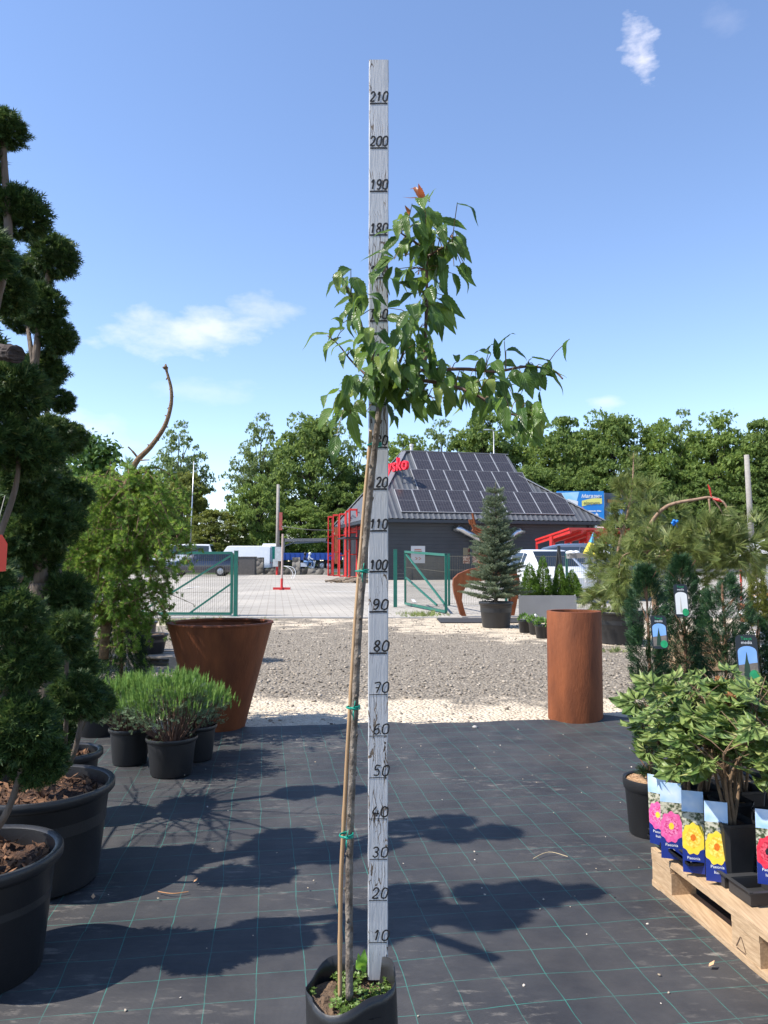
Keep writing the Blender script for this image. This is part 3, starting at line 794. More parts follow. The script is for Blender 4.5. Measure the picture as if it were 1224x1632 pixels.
mx = n.new('ShaderNodeMix'); mx.data_type = 'RGBA'; l.new(lt.outputs[0], mx.inputs[0]); l.new(pc.outputs[0], mx.inputs[6]); l.new(wc.outputs[0], mx.inputs[7]); l.new(mx.outputs[2], bsdf.inputs['Base Color'])
bp = n.new('ShaderNodeBump'); bp.inputs['Strength'].default_value = .6; bp.inputs['Distance'].default_value = .003; bp.invert = True
hh = n.new('ShaderNodeMath'); hh.operation = 'MULTIPLY_ADD'; l.new(gn.outputs['Fac'], hh.inputs[0]); hh.inputs[1].default_value = .5; l.new(lt.outputs[0], hh.inputs[2])
l.new(hh.outputs[0], bp.inputs['Height']); l.new(bp.outputs[0], bsdf.inputs['Normal'])
b = MB(); RW = .0478
M3 = Matrix((rx, ru, rn)).transposed()
nseg = 60
for i in range(nseg + 1):
    t = i / nseg; c = r0 + ru * (RL * t); j = [rnd.gauss(0, .00035) for _ in range(8)]
    h, k = RW / 2, .002
    for q, (a, d) in enumerate(((-h, 0), (-h + k, k), (h - k, k), (h, 0), (h, -.017), (-h, -.017))):
        b.v.append(tuple(c + rx * (a + j[q]) + rn * (d - .002)))
for i in range(nseg):
    for q in range(6):
        q2 = (q + 1) % 6; b.f.append([i * 6 + q, i * 6 + q2, (i + 1) * 6 + q2, (i + 1) * 6 + q][::1]); b.m.append(0)
b.f.append([5, 4, 3, 2, 1, 0]); b.m.append(0); b.f.append([nseg * 6 + q for q in range(6)]); b.m.append(0)
b.build('board', m, ruler)
DIG = {'0': [[(.3, 0), (.08, .18), (.12, .75), (.38, 1), (.62, 1), (.85, .82), (.8, .2), (.55, 0), (.3, 0)]],
 '1': [[(.22, .72), (.55, 1), (.42, 0)]],
 '2': [[(.1, .78), (.3, 1), (.65, 1), (.8, .75), (.55, .4), (.08, .02), (.85, .02)]],
 '3': [[(.12, .85), (.4, 1), (.7, .9), (.68, .65), (.4, .55), (.72, .42), (.72, .15), (.4, 0), (.08, .12)]],
 '4': [[(.45, 1), (.05, .35), (.85, .35)], [(.7, .65), (.6, 0)]],
 '5': [[(.85, 1), (.3, 1), (.2, .58), (.55, .62), (.75, .4), (.65, .08), (.35, 0), (.08, .1)]],
 '6': [[(.75, .95), (.4, .9), (.12, .45), (.15, .08), (.5, 0), (.75, .2), (.65, .48), (.35, .5), (.15, .3)]],
 '7': [[(.1, .95), (.85, .97), (.45, 0)], [(.25, .5), (.75, .52)]],
 '8': [[(.45, .53), (.15, .75), (.4, 1), (.7, .95), (.7, .7), (.45, .53), (.12, .28), (.25, .02), (.6, 0), (.78, .25), (.45, .53)]],
 '9': [[(.75, .6), (.4, .45), (.12, .65), (.3, .98), (.65, .98), (.78, .7), (.68, .25), (.45, 0), (.15, .08)]]}
MY = {10: 1502, 20: 1435, 30: 1369.5, 40: 1305, 50: 1239.5, 60: 1173, 70: 1107, 80: 1041, 90: 975, 100: 911, 110: 846, 120: 779.5, 130: 713, 140: 645, 150: 578, 160: 511.5, 170: 443, 180: 374.5, 190: 305, 200: 236, 210: 165}
def on_ruler(py):                                        # distance along the board whose image is at that row
    lo, hi = 0, RL
    for _ in range(40):
        mid_ = (lo + hi) / 2; p = r0 + ru * mid_; rr = ray(602, py)
        if p.z > CAMH + rr.z * p.y / rr.y: hi = mid_
        else: lo = mid_
    return lo
def ribbon(b, pts, w, lift):
    pts = [Vector((p[0], p[1], 0)) for p in pts]
    L, Rr = [], []
    for i, p in enumerate(pts):
        t = (pts[min(i + 1, len(pts) - 1)] - pts[max(i - 1, 0)]).normalized(); nn_ = Vector((-t.y, t.x, 0)); ww = w * (.5 + .12 * rnd.random())
        L.append(p + nn_ * ww); Rr.append(p - nn_ * ww)
    W3 = [r0 + rx * q.x + ru * q.y + rn * lift for q in L + Rr]; k = len(pts)
    b.add(W3, [(i, i + 1, k + i + 1, k + i) for i in range(k - 1)])
lift = .0006
for cm_, py in MY.items():
    b = MB()
    s_ = on_ruler(py); wl_ = RW / 2 - .002
    heavy = .0036 if cm_ >= 80 else .0017
    ribbon(b, [(-wl_ + .002 * rnd.random(), s_ - .0004), (-.008, s_), (.01, s_ + .0003), (wl_ - .001 * rnd.random(), s_)], heavy, lift)
    tx = str(cm_); hgt = .0235 if cm_ < 100 else .022; wd_ = .0185 if cm_ < 100 else .0135
    x0 = -.0145 if cm_ in (20, 30, 40, 90) else (-.012 if cm_ < 100 else -.021)
    for k, chh in enumerate(tx):
        sk = .14
        for st in DIG[chh]:
            pts = smoothpath([Vector((a + rnd.gauss(0, .02), c + rnd.gauss(0, .02), 0)) for a, c in st], 4)
            ribbon(b, [(x0 + k * wd_ * 1.12 + (q.x + sk * q.y) * wd_, s_ + .0055 + q.y * hgt) for q in pts], .0037 if cm_ >= 80 else .003, lift + .0002 * (k + 1))
    b.build('scale_mark', BLACKINK, ruler)


# ================================================================== LEFT SIDE
rg = np.random.default_rng(31)
def pot_mesh(b, c, r, h, taper=.86, lip=.02, lipw=.014, soil=None, mi=0):
    rb = r * taper
    b.lathe([(0, .004), (rb * .96, .004), (rb, .012), (r - .004, h - lip * 1.6), (r - .002, h - lip * 1.5), (r + lipw * .5, h - lip * 1.3), (r + lipw, h - lip * .9), (r + lipw, h - .006), (r + lipw * .8, h), (r + lipw * .2, h),
             (r - .006, h - .006), (r - .008, h - lip * 1.2), (r - .012, h * .6), (0, h * .55)], c, 48, mi)
def soil_mesh(b, c, r, z, amp=.012, seed=0):
    n_, sg = 8, 28; o = len(b.v)
    for j in range(n_ + 1):
        for k in range(sg):
            q = 2 * math.pi * k / sg; rr = r * j / n_; x, y = rr * math.cos(q), rr * math.sin(q)
            b.v.append((c[0] + x, c[1] + y, c[2] + z + amp * 1.5 * mnoise.noise((x * 14, y * 14, seed)) + amp * mnoise.noise((x * 45, y * 45, seed))))
    for j in range(n_):
        for k in range(sg):
            k2 = (k + 1) % sg; b.f.append([o + j * sg + k, o + (j + 1) * sg + k, o + (j + 1) * sg + k2, o + j * sg + k2]); b.m.append(0)

# clipped foliage balls (four shared shapes, radius 1)
SPRAY = diamonds([((0, 0), (0, 1), .07, .05), ((0, .2), (.34, .62), .06, .08), ((0, .2), (-.34, .62), .06, -.04), ((0, .45), (.26, .85), .05, .0), ((0, .45), (-.26, .85), .05, .08), ((.17, .4), (.42, .5), .045), ((-.17, .4), (-.42, .5), .045)])
ico = {}
def core_ball(seed, r=.5):
    b = MB(); rows_, sg = 10, 16
    for j in range(rows_ + 1):
        a = math.pi * j / rows_
        for k in range(sg):
            q = 2 * math.pi * k / sg; d = Vector((math.sin(a) * math.cos(q), math.sin(a) * math.sin(q), math.cos(a)))
            b.v.append(tuple(d * (r * (1 + .18 * mnoise.noise(d * 2.3 + Vector((seed, 0, 0)))))))
    for j in range(rows_):
        for k in range(sg):
            k2 = (k + 1) % sg; b.f.append([j * sg + k, (j + 1) * sg + k, (j + 1) * sg + k2, j * sg + k2])
    return np.array(b.v), np.array(b.f)
CYPRESS = leafmat('cypress_sprays', (.016, .042, .012), (.07, .12, .03), rough=.55, trans=.2, c3=(.17, .19, .06), spec=.25)
BALLS = []
for k in range(4):
    r = np.random.default_rng(40 + k); N = 1250
    d = sph(r, N); lump = np.array([1 + .3 * mnoise.noise(Vector(q) * 2.2 + Vector((k * 5, 0, 0))) for q in d])
    pos = d * (.5 + .38 * r.random((N, 1)) ** .7) * lump[:, None]
    dirs = d * 1.0 + r.normal(size=(N, 3)) * .6 + [0, 0, .18]
    V1 = scatter(*SPRAY, pos, dirs, (.28 + .24 * r.random(N)), r)
    BALLS.append(npmesh('foliage_ball', [core_ball(k), V1])); BALLS[-1].materials.append(CYPRESS)
def ball(parent, px, py, rpx, y, k):
    c = P(px, py, y); rad = rpx / F * y
    o = bpy.data.objects.new('foliage_ball', BALLS[k % 4]); COL.objects.link(o); o.parent = parent
    o.location = c - offs(parent); o.rotation_euler = (rnd.random() * .5, rnd.random() * .5, rnd.random() * 6.28)
    o.scale = (rad * .9, rad * .9, rad * (.7 + .12 * rnd.random()))
    return c
TOPBARK = mat('topiary_bark', (.06, .045, .034), (.18, .135, .1), rough=.9, scale=30, bump=.7, bscale=60, stretch=(1, 1, .25))
def topiary(label, cpx, rim_y, y, r, h, balls, trunks, yold=None):
    ks = y / (yold or y)
    c = Vector((X(cpx, y), y, .016))
    t = thing('topiary_tree', label, 'topiary', tuple(c), 0, 'cloud pruned topiary trees in black pots')
    b = MB(); pot_mesh(b, c, r, h, lip=.03, lipw=.02); b.build('pot', BLACKPOT, t, auto=40)
    b = MB(); soil_mesh(b, c, r - .012, h - .055, .02, cpx); b.build('soil', SOIL, t, smooth=True)
    # bark crumbs on the soil
    n_ = 260; q = rg.random(n_) * 6.283; rr = (r - .03) * np.sqrt(rg.random(n_))
    pos = np.stack([c.x + rr * np.cos(q), c.y + rr * np.sin(q), np.full(n_, c.z + h - .045) + .015 * rg.random(n_)], 1)
    np_link('bark_crumbs', [scatter(*diamonds([((0, -.5), (0, .5), .2, .1)]), pos, sph(rg, n_), .02 + .03 * rg.random(n_), rg, roll=np.tile([0, 0, 1.], (n_, 1)) + rg.normal(size=(n_, 3)) * .4)], leafmat('crumb_%d' % cpx, (.06, .03, .015), (.24, .12, .06), rough=.9, trans=0), t)
    for pts, w0, w1 in trunks:
        sp = smoothpath([P(a, d, e * ks) for a, d, e in pts], 6); n = len(sp)
        b = MB(); b.tube(sp, [(w0 + (w1 - w0) * i / n) * (1 + .1 * rnd.random()) for i in range(n)], 9); b.build('trunk', TOPBARK, t, smooth=True)
    for k, (px, py, rp, dy) in enumerate(balls):
        ball(t, px, py, rp, y + dy * ks, k + int(cpx))
    return t
topiary('dark cloud pruned topiary in the big black pot nearest the camera at the left edge', -22, 1345, 2.45, .236, .365,
        [(2, 206, 44, 0), (-60, 250, 70, 0), (26, 338, 57, .05), (-45, 400, 70, -.1), (18, 470, 42, .1), (-48, 560, 60, .1), (22, 625, 58, 0), (-30, 700, 75, -.05), (48, 720, 52, .05), (20, 985, 55, -.02), (-35, 930, 60, 0), (42, 1060, 56, 0), (26, 1160, 66, -.05), (62, 1215, 48, .02), (-40, 1190, 70, 0)],
        [([(-20, 1345, 2.24), (-40, 1150, 2.26), (-50, 900, 2.28), (-40, 650, 2.26), (-12, 500, 2.24), (8, 420, 2.22), (14, 380, 2.22), (4, 220, 2.24)], .03, .009),
         ([(-22, 1340, 2.22), (8, 1300, 2.2), (30, 1240, 2.2), (44, 1160, 2.22), (48, 1060, 2.24)], .012, .006), ([(-30, 1150, 2.25), (5, 1110, 2.2), (20, 1060, 2.2), (26, 985, 2.22)], .01, .006),
         ([(-50, 1000, 2.28), (-10, 880, 2.24), (24, 780, 2.24), (30, 720, 2.24)], .012, .006)], 2.24)
topiary('dark cloud pruned topiary with pale bare trunk in the second big black pot', 72, 1240, 3.14, .275, .38,
        [(86, 408, 42, 0), (50, 440, 38, .15), (62, 487, 44, 0), (68, 592, 40, .15), (80, 692, 40, 0), (92, 538, 33, .05), (98, 640, 24, .2), (88, 835, 50, 0), (62, 890, 42, .1), (45, 765, 50, -.05), (34, 858, 46, -.05), (58, 1095, 46, .1), (30, 505, 34, .15), (20, 800, 46, .15),
         (103, 948, 44, .1), (106, 1012, 44, -.15), (122, 1108, 46, -.1), (84, 1165, 42, 0)],
        [([(75, 1235, 2.9), (70, 1120, 2.92), (66, 1010, 2.95), (66, 930, 2.96)], .055, .04), ([(66, 930, 2.96), (60, 820, 2.95), (55, 700, 2.92), (54, 600, 2.92), (58, 560, 2.92), (66, 500, 2.92), (78, 430, 2.9)], .028, .008),
         ([(60, 620, 2.92), (50, 560, 2.92), (44, 520, 3.0)], .012, .007), ([(62, 760, 2.95), (72, 690, 3.0), (76, 640, 3.05), (74, 590, 3.05)], .012, .008),
         ([(100, 1232, 2.82), (118, 1200, 2.78), (128, 1150, 2.78), (122, 1108, 2.8)], .012, .007), ([(98, 1230, 2.9), (104, 1180, 2.86), (106, 1100, 2.8), (106, 1012, 2.75)], .011, .006), ([(70, 1020, 2.95), (90, 990, 3.0), (100, 950, 3.0)], .014, .008)], 2.9)
topiary('small cloud pruned topiary in the low black pot behind the two big pots', 118, 1180, 3.85, .145, .34,
        [(112, 700, 32, .1), (80, 770, 40, .1), (120, 790, 30, .15), (118, 1060, 40, .1), (150, 1120, 34, 0)],
        [([(112, 1180, 3.85), (104, 1080, 3.9), (96, 960, 3.92), (88, 820, 3.95), (104, 710, 3.95)], .03, .01), ([(122, 1180, 3.85), (135, 1150, 3.83), (150, 1120, 3.83)], .009, .006)])

# a leafless potted shrub just out of the frame: only its branch shadows are seen on the fabric
t = thing('bare_shrub', 'thin leafless branching shrub left of the topiaries, seen by its branch shadows', 'shrub', (-1.95, 3.62, .016)); r_ = np.random.default_rng(12)
c = Vector((-1.95, 3.62, .016)); b = MB(); pot_mesh(b, c, .17, .32); b.build('pot', BLACKPOT, t, auto=40); b = MB()
b.tube(smoothpath([c + Vector((0, 0, .2)), c + Vector((.03, .04, .8)), c + Vector((.02, .1, 1.3))], 5), [.028 * (1 - .06 * i) for i in range(11)], 7)
for k in range(46):
    z = .6 + 1.0 * r_.random(); st = c + Vector((.03, .04 + .05 * z, min(z, 1.28))); a = r_.random() * 6.283; L = .3 + .45 * r_.random(); e = st + Vector((math.cos(a) * L, math.sin(a) * L * 1.2, .15 + .55 * r_.random())); m_ = st.lerp(e, .5) + Vector((r_.normal(), r_.normal(), r_.normal())) * .05
    if 612 + e.x / e.y * F > 60: continue
    b.tube(smoothpath([st, m_, e], 4), [.009, .008, .007, .006, .005, .0045, .004, .0035, .003], 5, caps=False)
    for q in range(4):
        f = r_.random(); p = st.lerp(e, f); g = p + Vector((r_.normal() * .5 - .3, r_.normal(), r_.normal() + .5)) * .13; b.tube([p, g], [.004, .002], 4, caps=False)
b.build('branches', TOPBARK, t)
# red tag and a dark log end poking in on the left
t = thing('hanging_tag', 'orange red plastic tag hanging in the front topiary at the left edge', 'tag', tuple(P(-2, 880, 2.12)))
b = MB(); M = Matrix.Translation(P(-4, 884, 2.12)) @ Matrix.Rotation(.5, 4, 'Z')
b.extrude([(-.022, -.05), (.022, -.045), (.024, .03), (.01, .055), (-.01, .055), (-.024, .03)], .003, M); b.build('card', mat('red_plastic', (.75, .05, .025), rough=.35), t)
b = MB(); b.tube([P(-4, 855, 2.12), P(0, 820, 2.16), P(8, 790, 2.2)], .0012, 5); b.build('string', BLACKM, t)
t = thing('log', 'dark rough log end poking in at the left edge', 'log', tuple(P(-60, 566, 2.1)))
b = MB(); lp = [P(-190, 545, 2.5), P(-80, 556, 2.3), P(10, 562, 2.15), P(27, 566, 2.12)]
b.tube(smoothpath(lp, 8), [.024 * (1 + .12 * math.sin(i * 2.3)) for i in range(25)], 9); b.build('wood', mat('charred_bark', (.02, .014, .012), (.09, .065, .055), rough=.95, scale=30, bump=1, stretch=(.3, 1, 3)), t)

# ---- lavender pots
LAVT = leafmat('lavender_tips', (.09, .18, .035), (.2, .32, .08), rough=.6, trans=.3, spec=.2)
LAVG = leafmat('lavender_grey', (.09, .14, .07), (.2, .27, .16), rough=.7, trans=.2, spec=.2)
LAVS = mat('lavender_stem', (.07, .035, .025), (.17, .1, .07), rough=.9, scale=40)
def lavender(label, px, y, r, h, spread, top, seed, grey):
    r_ = np.random.default_rng(seed)
    c = Vector((X(px, y), y, .01))
    t = thing('lavender_plant', label, 'lavender', tuple(c), 0, 'potted lavender bushes')
    b = MB(); pot_mesh(b, c, r, h, taper=.84, lip=.018, lipw=.008); b.build('pot', BLACKPOT, t, auto=40)
    b = MB(); soil_mesh(b, c, r - .012, h - .03, .008, px); b.build('soil', SOIL, t, smooth=True)
    zt_ = top - c.z
    n_ = 95; b = MB(); tips = []
    for i in range(n_):
        a = r_.random() * 6.283; f = math.sqrt(r_.random()); st = c + Vector((math.cos(a) * r * .45 * f, math.sin(a) * r * .45 * f, h - .04))
        en = c + Vector((math.cos(a) * spread * f, math.sin(a) * spread * f * .9, h + (zt_ - h) * (.72 - .34 * f ** 3 + .1 * r_.normal() * .5)))
        md = st.lerp(en, .45) + Vector((math.cos(a), math.sin(a), 0)) * spread * .12 * f + Vector((r_.normal(), r_.normal(), r_.normal())) * .01
        b.tube(smoothpath([st, md, en], 3), [.0035, .003, .0028, .0026, .0022, .002, .0016], 4, caps=False); tips.append((en, a, f))
    b.build('stems', LAVS, t)
    blade = diamonds([((0, 0), (0, 1), .035, .08)])
    tuft = diamonds([((0, 0), (.0, .5), .05, .03), ((0, .1), (.3, .55), .045, .08), ((0, .1), (-.3, .55), .045, .08), ((0, .35), (.2, .85), .04, .05), ((0, .35), (-.2, .85), .04, .05), ((0, .5), (0, 1), .05, .05)])
    pos, dr, sc_ = [], [], []; pos2, dr2, sc2 = [], [], []
    for en, a, f in tips:
        for k in range(13):
            p = en + Vector((r_.normal(), r_.normal(), 0)) * .03 + Vector((0, 0, r_.normal() * .018)); pos.append(p); dr.append((math.cos(a) * .25 * f + r_.normal() * .1, math.sin(a) * .25 * f + r_.normal() * .1, 1)); sc_.append(.035 + .055 * r_.random())
        for k in range(16):
            p = en - Vector((math.cos(a) * .01 * k * .4, math.sin(a) * .01 * k * .4, .008 * k)) + Vector((r_.normal(), r_.normal(), r_.normal() * .8)) * .022; pos2.append(p); dr2.append((math.cos(a) * .8 + r_.normal() * .5, math.sin(a) * .8 + r_.normal() * .5, .6 + r_.normal() * .4)); sc2.append(.025 + .025 * r_.random())
    A = scatter(*diamonds([((0, 0), (.0, 1), .05, .06), ((0, .15), (.14, .5), .03, .06), ((0, .15), (-.14, .5), .03, .06), ((0, .4), (.1, .8), .028, .03), ((0, .4), (-.1, .8), .028, .03)]), np.array(pos), np.array(dr), np.array(sc_), r_)
    np_link('green_tips', [A], LAVT, t)
    np_link('grey_leaves', [scatter(*tuft, np.array(pos2), np.array(dr2), np.array(sc2), r_)], LAVG, t)
    return t
lavender('lavender bush in a black pot, frontmost of the three, beside the rust cone planter', 280, 4.7, .145, .225, .27, 1.28 - .127 * 4.7 * .985 - .05, 3, 1)
lavender('lavender bush in a black pot, left one of the three, nearest the topiary pots', 215, 4.95, .125, .225, .24, .585, 4, 1)
lavender('lavender bush in a black pot mostly hidden behind the frontmost lavender', 318, 5.05, .125, .22, .2, .5, 5, 1)

# ---- corten cone planter
c = Vector((X(354, 5.95), 5.95, .008))
t = thing('cone_planter', 'large rust brown steel planter tapering to a narrow base, beside the lavender', 'planter', tuple(c))
b = MB(); b.lathe([(0, .004), (.19, .004), (.395, .80), (.405, .80), (.402, .812), (.368, .812), (.365, .80), (.375, .78), (.36, .72), (.3, .5), (0, .5)], c, 64); b.build('shell', CORTEN, t, auto=35)

# ---- larch shrub with a bare curving leader, weeping spruce below it
LARCH = leafmat('larch_needles', (.07, .15, .02), (.21, .31, .055), rough=.55, trans=.4, c3=(.33, .4, .1), spec=.2)
ROS = diamonds([((0, 0), (math.cos(a) * .75, .35 + .3 * (i % 2) + math.sin(a) * .4), .09, .25 * (1 if i % 2 else -1)) for i, a in enumerate(np.linspace(-.3, 3.5, 9))] + [((0, 0), (0, 1), .09, 0)])
LB = mat('larch_bark', (.12, .07, .035), (.27, .17, .09), rough=.9, scale=40, bump=.6, bscale=90)
Y = 5.75
lc = Vector((X(190, Y), Y, 0))
t = thing('larch_shrub', 'light green weeping larch with a long bare curved leader reaching up', 'larch', tuple(lc))
ld = smoothpath([P(165, 1050, Y), P(172, 950, Y), P(178, 870, Y), P(190, 800, Y), P(205, 765, Y - .03), P(218, 735, Y - .05), P(240, 712, Y - .05), P(262, 680, Y - .06), P(272, 648, Y - .06), P(273, 622, Y - .06), P(268, 600, Y - .06), P(264, 587, Y - .06)], 6)
n = len(ld); b = MB(); b.tube(ld, [(.026 * (1 - i / n) ** 1.3 + .0085) * (1 + .09 * rnd.random()) for i in range(n)], 9)
tip = ld[-1]
for d in ((.012, 0, .004), (-.012, -.01, .004), (0, 0, .022), (.006, -.01, .012), (-.01, 0, -.002)): b.tube([tip, tip + Vector(d) * .7, tip + Vector(d) * 1.5], [.008, .011, .005], 6)
for i in range(n // 2, n - 2, 3):
    d = Vector((rnd.gauss(0, 1), rnd.gauss(0, 1), rnd.gauss(0, 1))).normalized(); b.tube([ld[i], ld[i] + d * .02, ld[i] + d * .03], [.006, .006, .003], 5)
b.tube(smoothpath([P(222, 733, Y - .05), P(212, 720, Y - .06), P(204, 712, Y - .07)], 4), [.009] * 5 + [.006] * 4, 6); b.tube([P(220, 734, Y - .05), P(232, 733, Y - .09), P(238, 733, Y - .1)], [.007, .005, .004], 6)
b.build('trunk', LB, t, smooth=True)
b = MB(); npos, ndir = [], []
r_ = np.random.default_rng(77)
for i in range(78):
    k = r_.integers(3, int(n * .36)); st = ld[k]
    a = r_.random() * 6.283; L = .16 + .34 * r_.random(); rise = .02 + .16 * r_.random()
    p1 = st + Vector((math.cos(a) * L * .5, math.sin(a) * L * .5, rise * .7)); p2 = st + Vector((math.cos(a) * L, math.sin(a) * L, rise * .3 - .1 * r_.random())); p3 = p2 + Vector((math.cos(a) * .05, math.sin(a) * .05, -.12 - .12 * r_.random()))
    sp = smoothpath([st, p1, p2, p3], 6)
    b.tube(sp, [.007 * (1 - .75 * j / len(sp)) for j in range(len(sp))], 5, caps=False)
    for j in range(4, len(sp)):
        for q in range(5):
            p = sp[j].lerp(sp[j - 1], r_.random()) + Vector((r_.normal(), r_.normal(), r_.normal())) * .014; npos.append(p); ndir.append((r_.normal(), r_.normal(), r_.normal() + .5))
    for q in range(3):                                      # side twiglets
        j = r_.integers(5, len(sp)); e = sp[j] + Vector((r_.normal(), r_.normal(), r_.normal() * .6 - .2)) * .08
        b.tube([sp[j], e], [.003, .0015], 4, caps=False)
        for f in (.4, .6, .8, 1): npos.append(sp[j].lerp(e, f)); ndir.append((r_.normal(), r_.normal(), r_.normal() + .5))
# the crown as the photo outlines it
for i in range(640):
    a = r_.random() * 6.283; f = r_.random() ** .55 * (1 + .16 * r_.normal()); cx, cy = 185 + 108 * f * math.cos(a), 868 + 112 * f * math.sin(a)
    p = P(cx, cy, Y + r_.normal() * .22)
    e = p + Vector((r_.normal() * .08, r_.normal() * .08, -.05 + .09 * r_.normal()))
    b.tube([p, e], [.0035, .0015], 4, caps=False)
    for f in np.linspace(0, 1, 7): npos.append(p.lerp(e, f) + Vector((r_.normal(), r_.normal(), r_.normal())) * .012); ndir.append((r_.normal(), r_.normal(), r_.normal() + .5))
b.build('branches', LB, t)
npos = np.array(npos); np_link('needles', [scatter(*ROS, npos, np.array(ndir), (.022 + .018 * r_.random(len(npos))), r_)], LARCH, t)
b = MB(); pot_mesh(b, Vector((X(165, Y), Y, .0)), .17, .28); b.build('pot', BLACKPOT, t, auto=40)

# needle twig used for the spruces
def twig_template(n, L, w, spread, r_):
    sp = []
    v, f = [], []
    for i in range(n):
        tpos = i / n; a = r_.random() * 6.283; d = np.array([math.cos(a) * spread, .55, math.sin(a) * spread]); d /= np.linalg.norm(d)
        base = np.array([0, tpos, 0]); tip_ = base + d * L * (1 - .25 * tpos); side = np.cross(d, [math.sin(a), .3, -math.cos(a)]); side /= np.linalg.norm(side)
        o = len(v); v += [base - side * w, base + side * w, tip_]; f.append((o, o + 1, o + 2))
    return np.array(v), np.array(f)
SPR_D = leafmat('dark_spruce', (.012, .035, .012), (.03, .07, .02), rough=.6, trans=.1, spec=.2)
SPR_T = leafmat('spruce_tips', (.13, .27, .03), (.2, .36, .06), rough=.6, trans=.3, spec=.2)
Y = 6.0; c = Vector((X(205, Y), Y, 0))
t = thing('weeping_spruce', 'dark weeping spruce with bright green new tips behind the lavender', 'spruce', tuple(c))
r_ = np.random.default_rng(8); N = 2600
hh = r_.random(N) ** .8; topz = P(195, 945, Y).z; a = r_.random(N) * 6.283; rad = (.08 + .17 * (1 - hh)) * (.55 + .5 * r_.random(N))
pos = np.stack([c.x - .03 + rad * np.cos(a), c.y + rad * np.sin(a), .12 + (topz - .12) * hh], 1)
dr = np.stack([np.cos(a) * .8, np.sin(a) * .8, -.9 + .3 * r_.normal(size=N)], 1)
np_link('needles', [scatter(*twig_template(20, .2, .02, .7, r_), pos, dr, .07 + .03 * r_.random(N), r_)], SPR_D, t)
k = r_.random(N) < .13; k &= rad > .12
np_link('new_tips', [scatter(*twig_template(26, .45, .06, .9, r_), pos[k] + dr[k] * .05, dr[k] * [.7, .7, 1] + [0, 0, -.2], .03 + .012 * r_.random(k.sum()), r_)], SPR_T, t)
b = MB(); b.tube([c + Vector((-.03, 0, 0)), Vector((c.x - .03, c.y, topz))], [.02, .008], 7); b.build('trunk', LB, t)
b = MB(); pot_mesh(b, c, .15, .2); b.build('pot', BLACKPOT, t, auto=40)

# ---- pallet with black bowls behind, rust planter glimpsed between topiaries, small tree
def make_pallet(name, label, corner, u, v, L=1.2, Wd=.8, m=None, group=None):
    """corner: ground point; u along the long side, v along the short side"""
    t = thing(name, label, 'pallet', tuple(corner)); u = Vector(u).normalized(); v = Vector(v).normalized(); m = m or WOOD
    o = Vector(corner)
    def bx(name, a0, a1, b0, b1, z0, z1):
        b = MB(); cc = o + u * ((a0 + a1) / 2) + v * ((b0 + b1) / 2) + Vector((0, 0, (z0 + z1) / 2)); M = Matrix((u, v, Vector((0, 0, 1)))).transposed()
        b.box(cc, (a1 - a0, b1 - b0, z1 - z0), mtx=M); return b.build(name, m, t)
    for i, (b0, b1) in enumerate(((0, .145), (.1645, .2645), (.3275, .4725), (.5355, .6355), (.655, .8))): bx('deck_board', 0, L, b0, b1, .122, .144)
    for a0 in (0, L / 2 - .0725, L - .145): bx('cross_board', a0 + .001, a0 + .144, .001, Wd - .001, .1, .1218)
    for a0 in (.002, L / 2 - .0725, L - .147):
        for b0 in (.003, Wd / 2 - .0725, Wd - .103): bx('block', a0, a0 + .145, b0, b0 + .098, .0222, .0998)
    for b0 in (.001, Wd / 2 - .06, Wd - .101): bx('bottom_board', 0, L, b0, b0 + .1, 0, .022)
    return t
Y = 9.3
p0 = Vector((X(292, Y), Y, 0))
pl = make_pallet('pallet', 'grey weathered pallet under black bowls behind the rust cone planter', p0, (-1, .05, 0), (.05, 1, 0), m=GREYWOOD)
for lab, px, y, r, z0, h in (('wide black plastic bowl on the grey pallet, front one', 243, 9.65, .21, .144, .24), ('second black plastic bowl behind the front bowl on the grey pallet', 228, 10.05, .2, .144, .36)):
    c = Vector((X(px, y), y, z0)); t = thing('plant_bowl', lab, 'pot', tuple(c)); b = MB(); pot_mesh(b, c, r, h, taper=.8, lip=.02, lipw=.012); b.build('shell', BLACKPOT, t, auto=40)
    b = MB(); soil_mesh(b, c, r - .01, h - .02, .01, px); b.build('soil', DRYSOIL, t)
c = Vector((X(40, 7.6), 7.6, 0)); t = thing('rust_planter', 'square rust red steel planter glimpsed between the topiary trees', 'planter', tuple(c))
b = MB()
for dx, dy, w, d in ((0, -.19, .4, .02), (0, .19, .4, .02), (-.19, 0, .02, .358), (.19, 0, .02, .358)): b.box(c + Vector((dx, dy, .19)), (w, d, .38))
b.box(c + Vector((0, 0, .3)), (.36, .358, .02)); b.build('shell', CORTEN, t)

# weeds by the gate
rg = np.random.default_rng(51)
def weeds(name, label, px, y, sx, sy, n, h, m):
    c = Vector((X(px, y), y, zt(y)))
    pos = np.stack([c.x + rg.normal(size=n) * sx, c.y + rg.normal(size=n) * sy, np.full(n, c.z)], 1)
    tag(np_link(name, [scatter(*diamonds([((0, 0), (0, 1), .06, .2), ((0, 0), (.5, .6), .08, .15), ((0, 0), (-.4, .7), .07, .1)]), pos, rg.normal(size=(n, 3)) * [.5, .5, 0] + [0, 0, 1], h * (.4 + rg.random(n)), rg)], m), label, 'weeds', kind='stuff')
WEED = leafmat('weed_green', (.1, .15, .03), (.25, .28, .09), trans=.25)
weeds('weeds', 'patch of low yellowish weeds at the foot of the open green gate', 325, 16.2, .55, .35, 420, .1, WEED)
weeds('weeds', 'weeds growing under the right gate leaf', 668, 18.3, .3, .4, 220, .1, WEED)
weeds('weeds', 'tiny weeds at the foot of the wide black pine pot', 975, 11.0, .1, .08, 40, .09, WEED)

